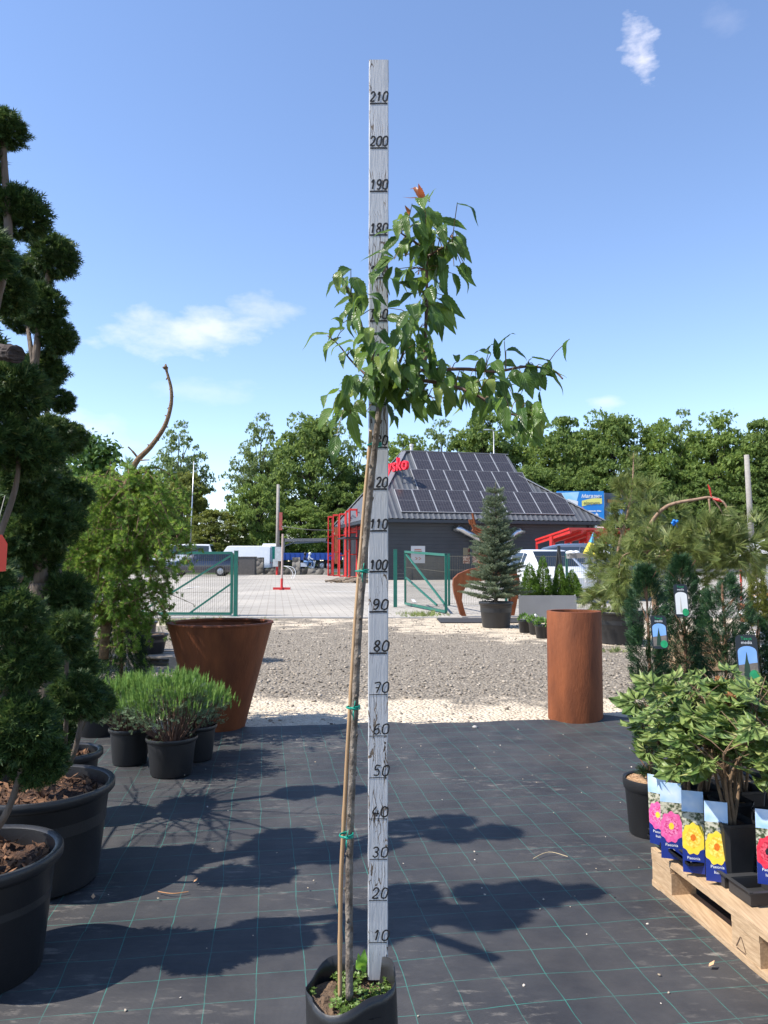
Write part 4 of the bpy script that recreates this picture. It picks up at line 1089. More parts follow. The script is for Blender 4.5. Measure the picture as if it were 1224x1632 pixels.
# ================================================================== RIGHT SIDE, NEAR
rg = np.random.default_rng(61)
c = Vector((X(912, 6.3), 6.3, .008))
t = thing('cylinder_planter', 'tall round rust brown steel planter standing on the fabric edge', 'planter', tuple(c))
b = MB(); b.lathe([(0, .004), (.212, .004), (.217, .01), (.217, .868), (.215, .872), (.187, .872), (.186, .868), (.19, .83), (.208, .825), (.208, .55), (0, .55)], c, 64); b.build('shell', CORTEN, t, auto=35)

# ---- the pallet at right with trays, pots, peonies and picture labels
C0 = G(1039, 1419); C0.z = .02
uu = Vector((.145, -.989, 0)).normalized(); vv = Vector((.989, .145, 0)).normalized()
make_pallet('pallet', 'pale new wooden pallet in front at right carrying the peony trays', C0, uu, vv)
# stamped mark on the middle block
pl2 = bpy.data.objects['pallet.001']
mb = MB(); o0 = C0 + uu * .602 + vv * .0005; A = [(.05, .068), (.078, .022), (.022, .022)]
for i in range(3):
    a, c_ = A[i], A[(i + 1) % 3]
    q = [Vector((a[0] + (c_[0] - a[0]) * f, a[1] + (c_[1] - a[1]) * f, 0)) for f in (.08, .92)]
    d = (q[1] - q[0]).normalized(); nn_ = Vector((-d.y, d.x, 0)) * .0018
    mb.add([C0 + uu * .5265 + vv * (.0 + p.x) * 0 + uu * p.x + Vector((0, 0, p.y + .008)) + vv * .0018 for p in (q[0] + nn_, q[0] - nn_, q[1] - nn_, q[1] + nn_)], [(0, 1, 2, 3)])
mb.build('stamp', mat('stamp_ink', (.09, .05, .03), rough=.8), pl2)
TRAY = mat('tray_plastic', (.018, .018, .02), (.04, .04, .042), rough=.5, scale=6)
zt0 = C0.z + .144
def loc(u, v, z=0): return C0 + uu * u + vv * v + Vector((0, 0, z))
M3L = Matrix((uu, vv, Vector((0, 0, 1)))).transposed()
def tray(label, u0, v0, nu, nv, cell=.145):
    t = thing('plant_tray', label, 'tray', tuple(loc(u0, v0, .144)), 0, None)
    b = MB(); L, Wd = nu * cell, nv * cell
    def bx(a0, a1, b0, b1, z0, z1, tp=1.0): b.box(loc(u0 + (a0 + a1) / 2, v0 + (b0 + b1) / 2, .144 + (z0 + z1) / 2), (a1 - a0, b1 - b0, z1 - z0), mtx=M3L, taper=tp)
    for i in range(nu):
        for j in range(nv): bx(i * cell + .02, (i + 1) * cell - .02, j * cell + .02, (j + 1) * cell - .02, .0, .012)
        for j in range(nv):                                   # cup walls
            a0, a1, b0, b1 = i * cell + .012, (i + 1) * cell - .012, j * cell + .012, (j + 1) * cell - .012
            bx(a0, a0 + .003, b0, b1, .004, .046); bx(a1 - .003, a1, b0, b1, .004, .046); bx(a0 + .0032, a1 - .0032, b0, b0 + .003, .004, .046); bx(a0 + .0032, a1 - .0032, b1 - .003, b1, .004, .046)
    for i in range(nu + 1): bx(max(0, i * cell - .014), min(L, i * cell + .014), 0.001, Wd - .001, .0465, .0495)
    for j in range(nv + 1): bx(.001, L - .001, max(0, j * cell - .0135), min(Wd, j * cell + .0135), .05, .0525)
    r_ = .008
    b.bar(loc(-r_, -.004, .19), loc(L + r_, -.004, .19), .014, .010); b.bar(loc(-r_, Wd + .004, .19), loc(L + r_, Wd + .004, .19), .014, .010)
    b.bar(loc(-.004, .004, .19), loc(-.004, Wd - .004, .19), .014, .0098); b.bar(loc(L + .004, .004, .19), loc(L + .004, Wd - .004, .19), .014, .0098)
    b.build('shell', TRAY, t); return t
tray('black plastic tray of peonies at the far corner of the pallet', -.06, .02, 2, 3)
tray('black plastic tray of peonies in the middle of the pallet edge', .265, .05, 2, 3)
tray('empty black plastic tray lying on the near part of the pallet', .64, .10, 2, 2)

LEAFLET = [((0, 0), (0, .12), .0)]
def peony_leaf_template():
    """one compound leaf: nine pointed, partly lobed leaflets on a forked stalk, lying in the xy plane, y outwards"""
    v, f = [], []
    def leaflet(bx, by, ang, L, lobed):
        ca, sa = math.cos(ang), math.sin(ang)
        def put(x, y, z): v.append((bx + x * ca + y * sa, by - x * sa + y * ca, z)); return len(v) - 1
        w = L * .35; z = .05 * L
        m0 = put(0, 0, 0); m1 = put(0, L * .4, z); m2 = put(0, L * .72, z * .6); m3 = put(0, L, -z * 1.3)
        for s_ in (-1, 1):
            a1 = put(s_ * w * .8, L * .28, z * 1.9); a2 = put(s_ * w, L * .52, z * 2.0)
            f.append((m0, m1, a2, a1)); 
            a3 = put(s_ * w * .55, L * .76, z * 1.2); f.append((m1, m2, a3, a2)); f.append((m2, m3, m3, a3))
            if lobed:
                t1 = put(s_ * w * 1.9, L * .74, 0); f.append((a1, a2, t1, t1))
    for base_ang, by, bx, L0 in ((0, .45, 0, .55), (-1.0, .28, -.1, .48), (1.0, .28, .1, .48)):
        ca, sa = math.cos(base_ang), math.sin(base_ang)
        leaflet(bx, by, base_ang, L0, True)
        for s_ in (-1, 1): leaflet(bx + .02 * s_, by - .02, base_ang + s_ * .75, L0 * .72, s_ * base_ang >= 0)
    return np.array(v), [q for q in f]
PV, PF = peony_leaf_template()
PFq = np.array([q for q in PF if len(set(q)) == 4]); PFt = np.array([(q[0], q[1], q[3]) if q[1] == q[2] else (q[0], q[1], q[2]) for q in PF if len(set(q)) == 3])
PEONY = leafmat('peony_leaf', (.075, .15, .03), (.27, .34, .1), rough=.45, trans=.3, c3=(.38, .38, .14), spec=.4)
PSTEM = mat('peony_stem', (.1, .055, .03), (.24, .16, .09), rough=.85, scale=40, bump=.3)
WITH = mat('withered_bloom', (.16, .06, .02), (.4, .2, .08), rough=.95, scale=60, bump=.6)
def peony(label, u, v, seed, hgt=.42, spread=.17, n=30, blooms=0, pw=.062, ph=.2, lean=(0, 0)):
    r_ = np.random.default_rng(seed); base = loc(u, v, .158)
    t = thing('peony_plant', label, 'peony', tuple(base), 0, 'potted tree peonies on the pallet')
    b = MB()
    for k in (0, 1):                                          # square tapering pot, outside then inside
        h = [(pw * .78, 0), (pw, ph - .012), (pw + .003, ph - .01), (pw + .003, ph)] if not k else [(pw - .003, ph), (pw - .006, ph * .6)]
        rings = []
        for w_, z_ in h:
            cr = w_ * .22; ring = []
            for sx_, sy_ in ((1, -1), (1, 1), (-1, 1), (-1, -1)):
                for e in ((0, cr * sy_ * -1), (cr * -sx_, 0)) if sx_ * sy_ < 0 else ((cr * -sx_, 0), (0, cr * -sy_)):
                    ring.append(base + uu * (sx_ * w_ + e[0]) + vv * (sy_ * w_ + e[1]) + Vector((0, 0, z_)))
            ang = sorted(ring, key=lambda p: math.atan2((p - base).dot(vv), (p - base).dot(uu))); rings.append(ang)
        o = len(b.v)
        for ring in rings: b.v += [tuple(p) for p in ring]
        for i in range(len(rings) - 1):
            for q in range(8):
                q2 = (q + 1) % 8; b.f.append([o + i * 8 + q, o + i * 8 + q2, o + (i + 1) * 8 + q2, o + (i + 1) * 8 + q]); b.m.append(0)
    b.build('pot', BLACKPOT, t)
    b = MB(); soil_mesh(b, base, pw - .004, ph - .022, .006, seed); b.build('soil', CHIPS if seed % 3 == 0 else SOIL, t)
    b = MB(); pos, dr, sc_, ro = [], [], [], []; heads = []
    ns = 4
    stems = []
    for k in range(ns):
        a = k / ns * 6.283 + r_.random(); st = base + Vector((math.cos(a) * .012, math.sin(a) * .012, ph - .03))
        en = base + Vector((math.cos(a) * spread * .5 + lean[0], math.sin(a) * spread * .5 + lean[1], ph + hgt * (.55 + .3 * r_.random())))
        sp = smoothpath([st, st.lerp(en, .5) + Vector((r_.normal() * .015, r_.normal() * .015, .02)), en], 5); stems.append(sp)
        b.tube(sp, [.0068 * (1 - .5 * j / len(sp)) for j in range(len(sp))], 6)
    for i in range(n):
        sp = stems[r_.integers(ns)]; st = sp[r_.integers(len(sp) // 2, len(sp))]; a = r_.random() * 6.283
        d = Vector((math.cos(a), math.sin(a), .1 + 1.0 * r_.random())); L = .05 + .08 * r_.random()
        e = st + d * L + Vector((0, 0, .02)); b.tube([st, st.lerp(e, .5) + Vector((0, 0, .008)), e], [.0022, .002, .0014], 4, caps=False)
        pos.append(e - d * .01); dr.append((d.x, d.y, .35 * r_.normal() - .25)); sc_.append(.098 + .06 * r_.random()); ro.append((r_.normal() * .55, r_.normal() * .55 - .35, 1))
    b.build('stems', PSTEM, t, smooth=True)
    st_ = r_.bit_generator.state
    A = scatter(PV, PFq, np.array(pos), np.array(dr), np.array(sc_), r_, roll=-np.array(ro)); r_.bit_generator.state = st_
    B = scatter(PV, PFt, np.array(pos), np.array(dr), np.array(sc_), r_, roll=-np.array(ro))
    # one vertex set for both face kinds
    me = npmesh('foliage', [A]); 
    o_ = link('foliage', npmesh('foliage', [(A[0] - np.array(offs(t)), A[1]), (B[0] - np.array(offs(t)), B[1])]), PEONY, t)
    bpy.data.meshes.remove(me)
    for q in range(blooms):
        i = r_.integers(n); p = Vector(pos[i]) + Vector((0, 0, .03)); d = sph(r_, 60)
        P2 = np.array([p]) + d * .012
        np_link('withered_bloom', [scatter(*diamonds([((0, 0), (0, 1), .35, .3)]), P2, d, .012 + .012 * r_.random(60), r_)], WITH, t)
    return t
PEO = [(.00, .09, 1, .40, .16, 30, 1, 'peony with a withered bloom at the far left corner of the pallet'),
 (.14, .10, 2, .38, .15, 28, 0, 'peony behind the second pink flower label on the pallet'),
 (.345, .13, 4, .34, .15, 26, 0, 'peony with open pale leaves and woody stem behind the yellow flower labels'),
 (-.02, .24, 5, .44, .17, 32, 1, 'peony in the second row, farthest from the camera, with a brown bloom'),
 (.13, .26, 6, .46, .18, 32, 1, 'peony with brown seed head in the second row behind the yellow labels'),
 (.30, .33, 7, .44, .17, 30, 0, 'peony in the second row partly behind the big square pot'),
 (.47, .34, 8, .36, .15, 26, 0, 'peony at the right picture edge beside the red flower label'),
 (.0, .40, 9, .50, .18, 32, 0, 'tall peony in the back row with a yellowing upright leaf')]
for u, v, sd_, h, sp_, n_, bl, lab in PEO: peony(lab, u, v, sd_, h, sp_, n_, bl)

# picture labels of the peonies
SKYP = mat('print_sky', (.22, .45, .75), (.75, .82, .9), rough=.35, scale=16, detail=2)
GARD = mat('print_garden', (.04, .06, .02), (.55, .52, .4), rough=.35, scale=95, contrast=.09, detail=8)
NAVY = mat('print_navy', (.012, .03, .2), rough=.3)
PINK = mat('print_pink', (.7, .05, .25), (.85, .2, .45), rough=.35, scale=90)
YELL = mat('print_yellow', (.8, .55, .02), (.85, .66, .08), rough=.35, scale=40)
REDF = mat('print_red', (.7, .01, .04), (.8, .06, .1), rough=.35, scale=80)
PINK2 = mat('print_pink_inner', (.85, .28, .5), (.6, .04, .2), rough=.35, scale=160, contrast=.1); YELL2 = mat('print_yellow_inner', (.85, .72, .16), (.72, .42, .02), rough=.35, scale=130, contrast=.12); RED2 = mat('print_red_inner', (.75, .1, .14), (.4, .0, .02), rough=.35, scale=140, contrast=.12)
ORNG = mat('print_orange', (.75, .2, .01), (.6, .12, .01), rough=.35, scale=200)
def picture_label(label, px_b, py_b, y, px_t, py_t, w, petal, turn=.35):
    a, c_ = P(px_b, py_b, y), P(px_t, py_t, y + .02)
    up = (c_ - a).normalized(); H_ = (c_ - a).length; rt = Vector((math.cos(turn), math.sin(turn) * -1, 0)); M = frame_mtx(a, rt, up)
    t = thing('plant_label', label, 'plant label', tuple(a), 0, None)
    def plate(name, x0, x1, y0, y1, z0, z1, m_):
        b = MB(); b.add([M @ Vector(q) for q in ((x0, y0, z0), (x1, y0, z0), (x1, y1, z0), (x0, y1, z0), (x0, y0, z1), (x1, y0, z1), (x1, y1, z1), (x0, y1, z1))], [(3, 2, 1, 0), (4, 5, 6, 7), (0, 1, 5, 4), (1, 2, 6, 5), (2, 3, 7, 6), (3, 0, 4, 7)])
        return b.build(name, m_, t)
    h = w / 2
    plate('card', -h, h, -.02, H_, -.0012, 0, WHITEP)
    plate('sky_print', -h, h, H_ * .72, H_, .0001, .0005, SKYP); plate('garden_print', -h, h, H_ * .24, H_ * .72, .0001, .0005, GARD); plate('footer_print', -h, h, -.02, H_ * .24, .0001, .0005, NAVY)
    def petals(name, cx, cy, r0_, k, m_, z):
        b = MB(); n = 40; pts = []
        for i in range(n):
            q = 2 * math.pi * i / n; rr = r0_ * (1 + .07 * math.sin(q * k) + .04 * math.sin(q * 2 + 1)); pts.append(M @ Vector((max(-h * .98, min(h * .98, cx + rr * math.cos(q))), cy + rr * math.sin(q) * 1.42, z)))
        b.add(pts + [M @ Vector((cx, cy, z))], [(i, (i + 1) % n, n) for i in range(n)]); b.build(name, m_, t)
    petals('flower_print', 0, H_ * .37, h * 1.06, 9, petal, .0009)
    petals('inner_petal_print', 0, H_ * .38, h * .68, 7, {PINK: PINK2, YELL: YELL2}.get(petal, RED2), .00105)
    petals('flower_centre_print', 0, H_ * .385, h * .24, 7, ORNG if petal is YELL else YELL if petal is PINK else BLACKINK, .0012)
    for row, tx in enumerate(('Paeonia', 'Itoh')): text_mesh(tx, w * .19, WHITEPRINT, t, M @ Matrix.Translation((0, H_ * .1 - row * w * .24, .0012)), 'print_text')
picture_label('peony label with pink flower at the far left, bent back', 1050, 1338, 3.0, 1030, 1234, .07, PINK, .75)
picture_label('peony label with pink flower standing on the first tray', 1071, 1360, 2.93, 1057, 1247, .075, PINK)
picture_label('peony label with yellow flower at the tray join', 1106, 1382, 2.81, 1096, 1260, .073, YELL)
picture_label('peony label with yellow flower under the woody stems', 1144, 1396, 2.73, 1134, 1277, .075, YELL)
picture_label('peony label with red flower at the right picture edge', 1226, 1400, 2.62, 1219, 1290, .07, REDF)

# ---- pot with bark chips and columnar yews with tags
YEW = leafmat('yew_needles', (.010, .038, .014), (.035, .085, .03), rough=.5, trans=.12, c3=(.09, .15, .04), spec=.35)
YV, YF = diamonds([((0, k * .16), (s_ * .3, k * .16 + .16), .05, .06 * s_) for k in range(5) for s_ in (-1, 1)] + [((0, .75), (0, 1.05), .05, .03)])
YB = mat('yew_bark', (.14, .07, .04), (.26, .15, .09), rough=.9, scale=40)
def yew(label, px, y, top_px, base_z, wid, seed, potr=.115, poth=.25, gap=.0):
    r_ = np.random.default_rng(seed); c = Vector((X(px, y), y, .01)); t = thing('columnar_yew', label, 'yew', tuple(c), 0, 'columnar yews in pots')
    b = MB(); pot_mesh(b, c, potr, poth, taper=.84, lip=.035, lipw=.006); b.build('pot', BLACKPOT, t, auto=40)
    b = MB(); soil_mesh(b, c, potr - .01, poth - .012, .006, seed); b.build('soil', CHIPS, t)
    top = P(px, top_px, y).z; z0 = base_z
    N = 3600
    h = r_.random(N); a = r_.random(N) * 6.283
    prof = np.minimum(1, .45 + 1.6 * h) * np.minimum(1, (1.02 - h) * 4.5) ** .7
    lump = np.array([1 + .55 * mnoise.noise((math.cos(q) * 1.6 + seed, math.sin(q) * 1.6, w * 7)) for q, w in zip(a, h)])
    rad = wid * prof * lump * (.35 + .65 * r_.random(N) ** .5)
    pos = np.stack([c.x + rad * np.cos(a), c.y + rad * np.sin(a), z0 + (top - z0) * h], 1)
    keep = np.array([mnoise.noise((p[0] * 9, p[1] * 9, p[2] * 7)) > -.28 for p in pos])
    pos = pos[keep]; a = a[keep]; dr = np.stack([np.cos(a) * .8, np.sin(a) * .8, np.ones(len(a)) * .9], 1) + r_.normal(size=(len(a), 3)) * .45
    np_link('foliage', [scatter(YV, YF, pos, dr, (.028 + .02 * r_.random(len(a))), r_)], YEW, t)
    b = MB(); b.tube(smoothpath([c + Vector((0, 0, poth - .02)), Vector((c.x + .01, c.y, (poth + top) / 2)), Vector((c.x, c.y, top - .05))], 5), [.012 * (1 - .7 * i / 10) for i in range(11)], 6)
    for k in range(26):
        z = z0 + (top - z0) * r_.random() * .9; q = r_.random() * 6.283; e = wid * .8
        b.tube([Vector((c.x, c.y, z)), Vector((c.x + math.cos(q) * e, c.y + math.sin(q) * e, z + .09))], [.004, .0018], 4, caps=False)
    b.build('stems', YB, t)
    return t
yew('dark columnar yew in the bark topped pot, leftmost, beside the rust cylinder', 1027, 3.68, 905, .27, .08, 1, potr=.118, poth=.26)
yew('dark columnar yew with a white picture tag, second from the left', 1084, 3.95, 890, .3, .095, 2)
yew('dark columnar yew with brown inner stems, left of the large black tag', 1148, 3.75, 912, .3, .11, 3)
yew('dark columnar yew at the right edge behind the large black tag', 1200, 3.9, 990, .3, .1, 4)
TAGB = mat('tag_black', (.015, .017, .02), rough=.3); SKYB = mat('tag_sky', (.1, .3, .75), (.35, .55, .85), rough=.25, scale=6)
TAGG = mat('tag_ground', (.12, .1, .08), (.26, .21, .17), rough=.3, scale=50); TREEP = mat('tag_tree', (.015, .045, .02), rough=.3); LOGO = mat('tag_green', (.01, .25, .08), (.02, .4, .15), rough=.3, scale=60); TAGW = mat('tag_white', (.78, .78, .76), rough=.25)
def yew_tag(label, px_t, py_t, px_b, py_b, y, w, white=False, turn=0.0):
    a, c_ = P(px_b, py_b, y - .01), P(px_t, py_t, y + .015); up = (c_ - a).normalized(); H_ = (c_ - a).length; rt = Vector((math.cos(turn), math.sin(turn), 0)); M = frame_mtx(a, rt, up)
    t = thing('picture_tag', label, 'plant tag', tuple(a)); h = w / 2
    def poly(name, pts, z, m_, thick=.0004):
        b = MB(); n = len(pts); b.add([M @ Vector((x, y_, z)) for x, y_ in pts] + [M @ Vector((x, y_, z - thick)) for x, y_ in pts], [list(range(n)), list(range(2 * n - 1, n - 1, -1))] + [(i, n + i, n + (i + 1) % n, (i + 1) % n) for i in range(n)]); b.build(name, m_, t)
    def arc(cx, cy, rx_, ry_, a0, a1, n=10): return [(cx + rx_ * math.cos(a0 + (a1 - a0) * i / n), cy + ry_ * math.sin(a0 + (a1 - a0) * i / n)) for i in range(n + 1)]
    r_ = w * .22
    poly('card', arc(h - r_, r_, r_, r_, -1.57, 0, 5) + arc(h - r_, H_ - r_, r_, r_, 0, 1.57, 5) + arc(-h + r_, H_ - r_, r_, r_, 1.57, 3.14, 5) + arc(-h + r_, r_, r_, r_, 3.14, 4.71, 5), 0, TAGB, .0012)
    x = h * .86; y0, y1 = H_ * .08, H_ * .74
    poly('sky_print', [(-x, y0 + (y1 - y0) * .42), (x, y0 + (y1 - y0) * .5)] + arc(0, y1 - x * .5, x, x * .6, 0, 3.14, 10), .0005, TAGW if white else SKYB)
    poly('ground_print', [(-x, y0), (x, y0), (x, y0 + (y1 - y0) * .5), (-x, y0 + (y1 - y0) * .42)], .0008, TAGW if white else TAGG)
    if not white: poly('tree_print', [(-x * .55, y0 + .002), (x * .2, y0 + .002), (x * .12, H_ * .36), (x * .0, H_ * .46), (-x * .04, H_ * .56), (-x * .1, H_ * .64), (-x * .16, H_ * .56), (-x * .28, H_ * .44), (-x * .4, H_ * .34)], .0012, TREEP)
    else: poly('tree_print', [(-x * .3, y0 + H_ * .05), (x * .05, y0 + H_ * .05), (-x * .05, H_ * .4), (-x * .12, H_ * .64), (-x * .2, H_ * .4)], .0012, mat('pale_print', (.5, .48, .44), rough=.3))
    poly('logo_print', arc(h * .48, H_ * .14, h * .46, H_ * .115, 0, 6.283, 18)[:-1], .0016, LOGO)
    for row, (tx, m_) in enumerate((('Taxus', LOGO), ('media', WHITEPRINT))): text_mesh(tx, w * .21, m_, t, M @ Matrix.Translation((0, H_ * (.89 - .085 * row), .0012)), 'print_text')
    b = MB(); b.tube([c_ + Vector((0, 0, -.004)), c_ + Vector((.004, .03, .02)), c_ + Vector((.002, .06, .01))], .0012, 5); b.build('tie', BLACKM, t)
yew_tag('dark picture tag with blue sky and tree, hanging left on the first yew', 1039, 982, 1053, 1034, 3.55, .072)
yew_tag('white picture tag with green oval hanging on the second yew', 1086, 931, 1088, 983, 3.8, .068, True)
yew_tag('large black picture tag with blue sky and tree tilting on the right yews', 1167, 1015, 1195, 1087, 3.45, .098)

# ---- pines
PNEED = leafmat('pine_needles', (.09, .13, .03), (.22, .26, .08), rough=.45, trans=.3, c3=(.34, .32, .14), spec=.3)
PBARK = mat('pine_bark', (.2, .12, .075), (.36, .24, .16), rough=.9, scale=30, bump=.5)
def brush_template(n, r_, spread=.75, w=.017):
    v, f = [], []
    for i in range(n):
        a = r_.random() * 6.283; sp_ = spread * (.35 + .65 * r_.random()); base = np.array([0, .35 * r_.random(), 0]); d = np.array([math.cos(a) * sp_, .75, math.sin(a) * sp_]); d /= np.linalg.norm(d)
        tip_ = base + d * (.7 + .3 * r_.random()); s_ = np.cross(d, [.3, .2, 1]); s_ /= np.linalg.norm(s_); o = len(v)
        v += [base - s_ * w, base + s_ * w, tip_]; f.append((o, o + 1, o + 2))
    return np.array(v), np.array(f)
def tufts(parent, pos, dr, size, seed, m=PNEED, n=46, spread=.75, name='needles', w=.026):
    r_ = np.random.default_rng(seed); ch = []
    k = np.arange(len(pos)) % 3
    for q in range(3):
        tv, tf = brush_template(n, r_, spread, w); s_ = k == q
        if s_.any(): ch.append(scatter(tv, tf, pos[s_], dr[s_], size * (.75 + .5 * r_.random(s_.sum())), r_))
    return np_link(name, ch, m, parent)
def along(pts, every, r_, jitter, out, start=.3):
    pos, dr = [], []
    sp = smoothpath(pts, 8)
    for i in range(int(len(sp) * start), len(sp)):
        for q in range(every):
            d = (sp[min(i + 1, len(sp) - 1)] - sp[i - 1]).normalized(); pos.append(sp[i] + Vector((r_.normal(), r_.normal(), r_.normal())) * jitter); dr.append(d + Vector((r_.normal(), r_.normal(), r_.normal())) * out)
    return sp, pos, dr
def pine(label, cx, base, trunk, branches, blobs, size, seed, pot=None, every=2, n=30, twigs=True):
    r_ = np.random.default_rng(seed); t = thing('pine_tree', label, 'pine', tuple(base))
    if pot:
        b = MB(); pot_mesh(b, base, pot[0], pot[1], taper=.9, lip=.03, lipw=.02); b.build('pot', BLACKPOT, t, auto=40)
        b = MB(); soil_mesh(b, base, pot[0] - .02, pot[1] - .03, .02, seed); b.build('soil', DRYSOIL, t)
    sp = smoothpath(trunk[0], 6); b = MB(); b.tube(sp, [trunk[1] + (trunk[2] - trunk[1]) * i / len(sp) for i in range(len(sp))], 8); b.build('trunk', PBARK, t, smooth=True)
    pos, dr = [], []
    for pts, r0_, st in branches:
        sp, p_, d_ = along(pts, every, r_, .03, .5, st); b = MB(); b.tube(sp, [r0_ * (1 - .75 * i / len(sp)) for i in range(len(sp))], 6); b.build('branch', PBARK, t, smooth=True); pos += p_; dr += d_
    for cpx, cpy, rx_, ry_, y, cnt, droop in blobs:
        for k in range(cnt):
            a = r_.random() * 6.283; f = math.sqrt(r_.random()); q = P(cpx + rx_ * f * math.cos(a), cpy + ry_ * f * math.sin(a), y + r_.normal() * rx_ / F * y * .55)
            pos.append(q); dr.append((math.cos(a) * .8 + r_.normal() * .3, r_.normal() * .7, -math.sin(a) * .4 + droop + r_.normal() * .3))
    tufts(t, np.array([tuple(q) for q in pos]), np.array([tuple(q) for q in dr]), size, seed, n=n)
    return t
Y = 12.2
pine('broad pine in the wide black pot behind the rust cylinder', 980, Vector((X(985, Y), Y, .0)), ([P(985, 985, Y), P(983, 940, Y), P(985, 880, Y), P(1000, 820, Y), P(1008, 770, Y), P(1010, 722, Y)], .045, .005),
     [([P(983, 930, Y), P(965, 895, Y), P(955, 880, Y)], .02, .3), ([P(984, 900, Y), P(1005, 860, Y), P(1030, 840, Y)], .02, .3), ([P(984, 950, Y), P(955, 940, Y), P(938, 950, Y)], .02, .3), ([P(990, 850, Y), P(982, 825, Y), P(976, 812, Y)], .015, .4), ([P(1002, 810, Y), P(1016, 790, Y), P(1024, 775, Y)], .012, .3), ([P(1004, 800, Y), P(990, 780, Y), P(986, 770, Y)], .012, .3)],
     [(990, 905, 50, 50, Y, 130, .2), (970, 955, 42, 25, Y, 90, -.3), (1006, 798, 22, 28, Y, 46, .6), (1010, 755, 7, 26, Y, 12, 1.2), (985, 862, 36, 28, Y, 80, .2), (1020, 850, 40, 30, Y + .3, 110, .2), (1000, 920, 40, 40, Y - .2, 80, -.2)], .17, 3, pot=(.37, .5))
Y = 7.4
wp = pine('grafted weeping pine with a pinkish trunk and a long branch arching to the right', 1048, Vector((X(1050, Y), Y, .0)), ([G(1050, 1110), P(1049, 1050, Y), P(1044, 960, Y), P(1034, 880, Y), P(1028, 855, Y)], .038, .026),
     [([P(1028, 858, Y), P(1040, 830, Y), P(1065, 806, Y - .1), P(1110, 796, Y - .2), P(1135, 793, Y - .25), P(1155, 803, Y - .3), P(1164, 830, Y - .32), P(1165, 855, Y - .34)], .021, .78),
      ([P(1030, 855, Y), P(1022, 846, Y - .1), P(1014, 850, Y - .15), P(1009, 875, Y - .2)], .012, .6), ([P(1034, 880, Y), P(1010, 880, Y - .15), P(990, 890, Y - .25), P(985, 925, Y - .3), P(986, 950, Y - .3)], .011, .5),
      ([P(1038, 900, Y), P(1060, 880, Y - .1), P(1090, 870, Y - .15), P(1110, 880, Y - .2)], .014, .3), ([P(1130, 795, Y - .25), P(1132, 820, Y - .26), P(1132, 850, Y - .26)], .011, .5), ([P(1136, 795, Y - .25), P(1150, 815, Y - .26), P(1160, 840, Y - .26)], .009, .5)],
     [(1060, 875, 55, 34, Y - .1, 110, .2), (1010, 920, 36, 40, Y - .2, 60, -.3), (1135, 865, 48, 34, Y - .2, 120, .35), (1185, 860, 44, 36, Y - .1, 90, .1), (1170, 890, 50, 24, Y - .3, 60, -.5), (1100, 930, 50, 36, Y, 70, -.2), (1070, 820, 26, 18, Y + .1, 26, .5), (1030, 800, 14, 26, Y + .1, 22, .8)], .135, 4, n=30)
b = MB()
c = P(1076, 832, 7.1)
for k in range(7):
    q = Vector((rnd.gauss(0, 1), rnd.gauss(0, .6), rnd.gauss(0, 1))) * .014; b.lathe([(.002, -.014), (.012, -.008), (.015, 0), (.012, .008), (.002, .014)], c + q, 8)
b.tube([c, c + Vector((.02, 0, -.05))], .003, 5)
t = thing('blue_ribbon', 'small bright blue ribbon knot tied on the weeping pine', 'ribbon', tuple(c)); b.build('bow', mat('blue_plastic', (.01, .2, .7), rough=.4), t, smooth=True)
t = thing('red_ribbon', 'red ribbon hanging where the pine branch arches over', 'ribbon', tuple(P(1135, 793, 7.1)))
b = MB(); b.tube([P(1134, 792, 7.1), P(1131, 778, 7.1), P(1128, 772, 7.1)], [.006, .009, .004], 5); b.tube([P(1136, 795, 7.08), P(1145, 797, 7.05), P(1150, 800, 7.05)], [.006, .014, .005], 5); b.build('strip', REDPAINT, t)

# ---- sacks, golden thuja, umbrella, posts at the right edge
SACK = mat('white_sack', (.6, .58, .56), (.78, .76, .74), rough=.6, scale=6, bump=.5, bscale=9)
for k in range(7):
    Y = 8.6; pz = .02 + k * .125
    c = Vector((X(1232, Y) + .03 * math.sin(k * 2.1), Y, pz)); b = MB(); n1, n2 = 14, 20
    for i in range(n1 + 1):
        s_ = -1 + 2 * i / n1; e = (1 - abs(s_) ** 5)
        for j in range(n2):
            q = 2 * math.pi * j / n2; yy, zz = math.cos(q) * .2 * (.82 + .18 * e), math.sin(q) * .066 * (.25 + .75 * e ** .6)
            b.v.append((c.x + s_ * .33, c.y + yy, c.z + .062 + zz + .008 * mnoise.noise((s_ * 5, yy * 9, k * 3.1))))
    for i in range(n1):
        for j in range(n2): b.f.append([i * n2 + j, i * n2 + (j + 1) % n2, (i + 1) * n2 + (j + 1) % n2, (i + 1) * n2 + j]); b.m.append(0)
    b.f.append(list(range(n2))[::-1]); b.m.append(0); b.f.append([n1 * n2 + j for j in range(n2)]); b.m.append(0)
    o = b.build('sack', SACK, None, smooth=True)
    tag(o, ['white sack at the bottom of the stack at the right edge', 'white sack second from the bottom of the stack', 'white sack third from the bottom of the stack', 'white sack in the middle of the right edge stack', 'white sack third from the top of the stack', 'white sack just under the top one of the stack', 'white sack on top of the stack at the right edge'][k], 'sack', 'white sacks stacked at the right')
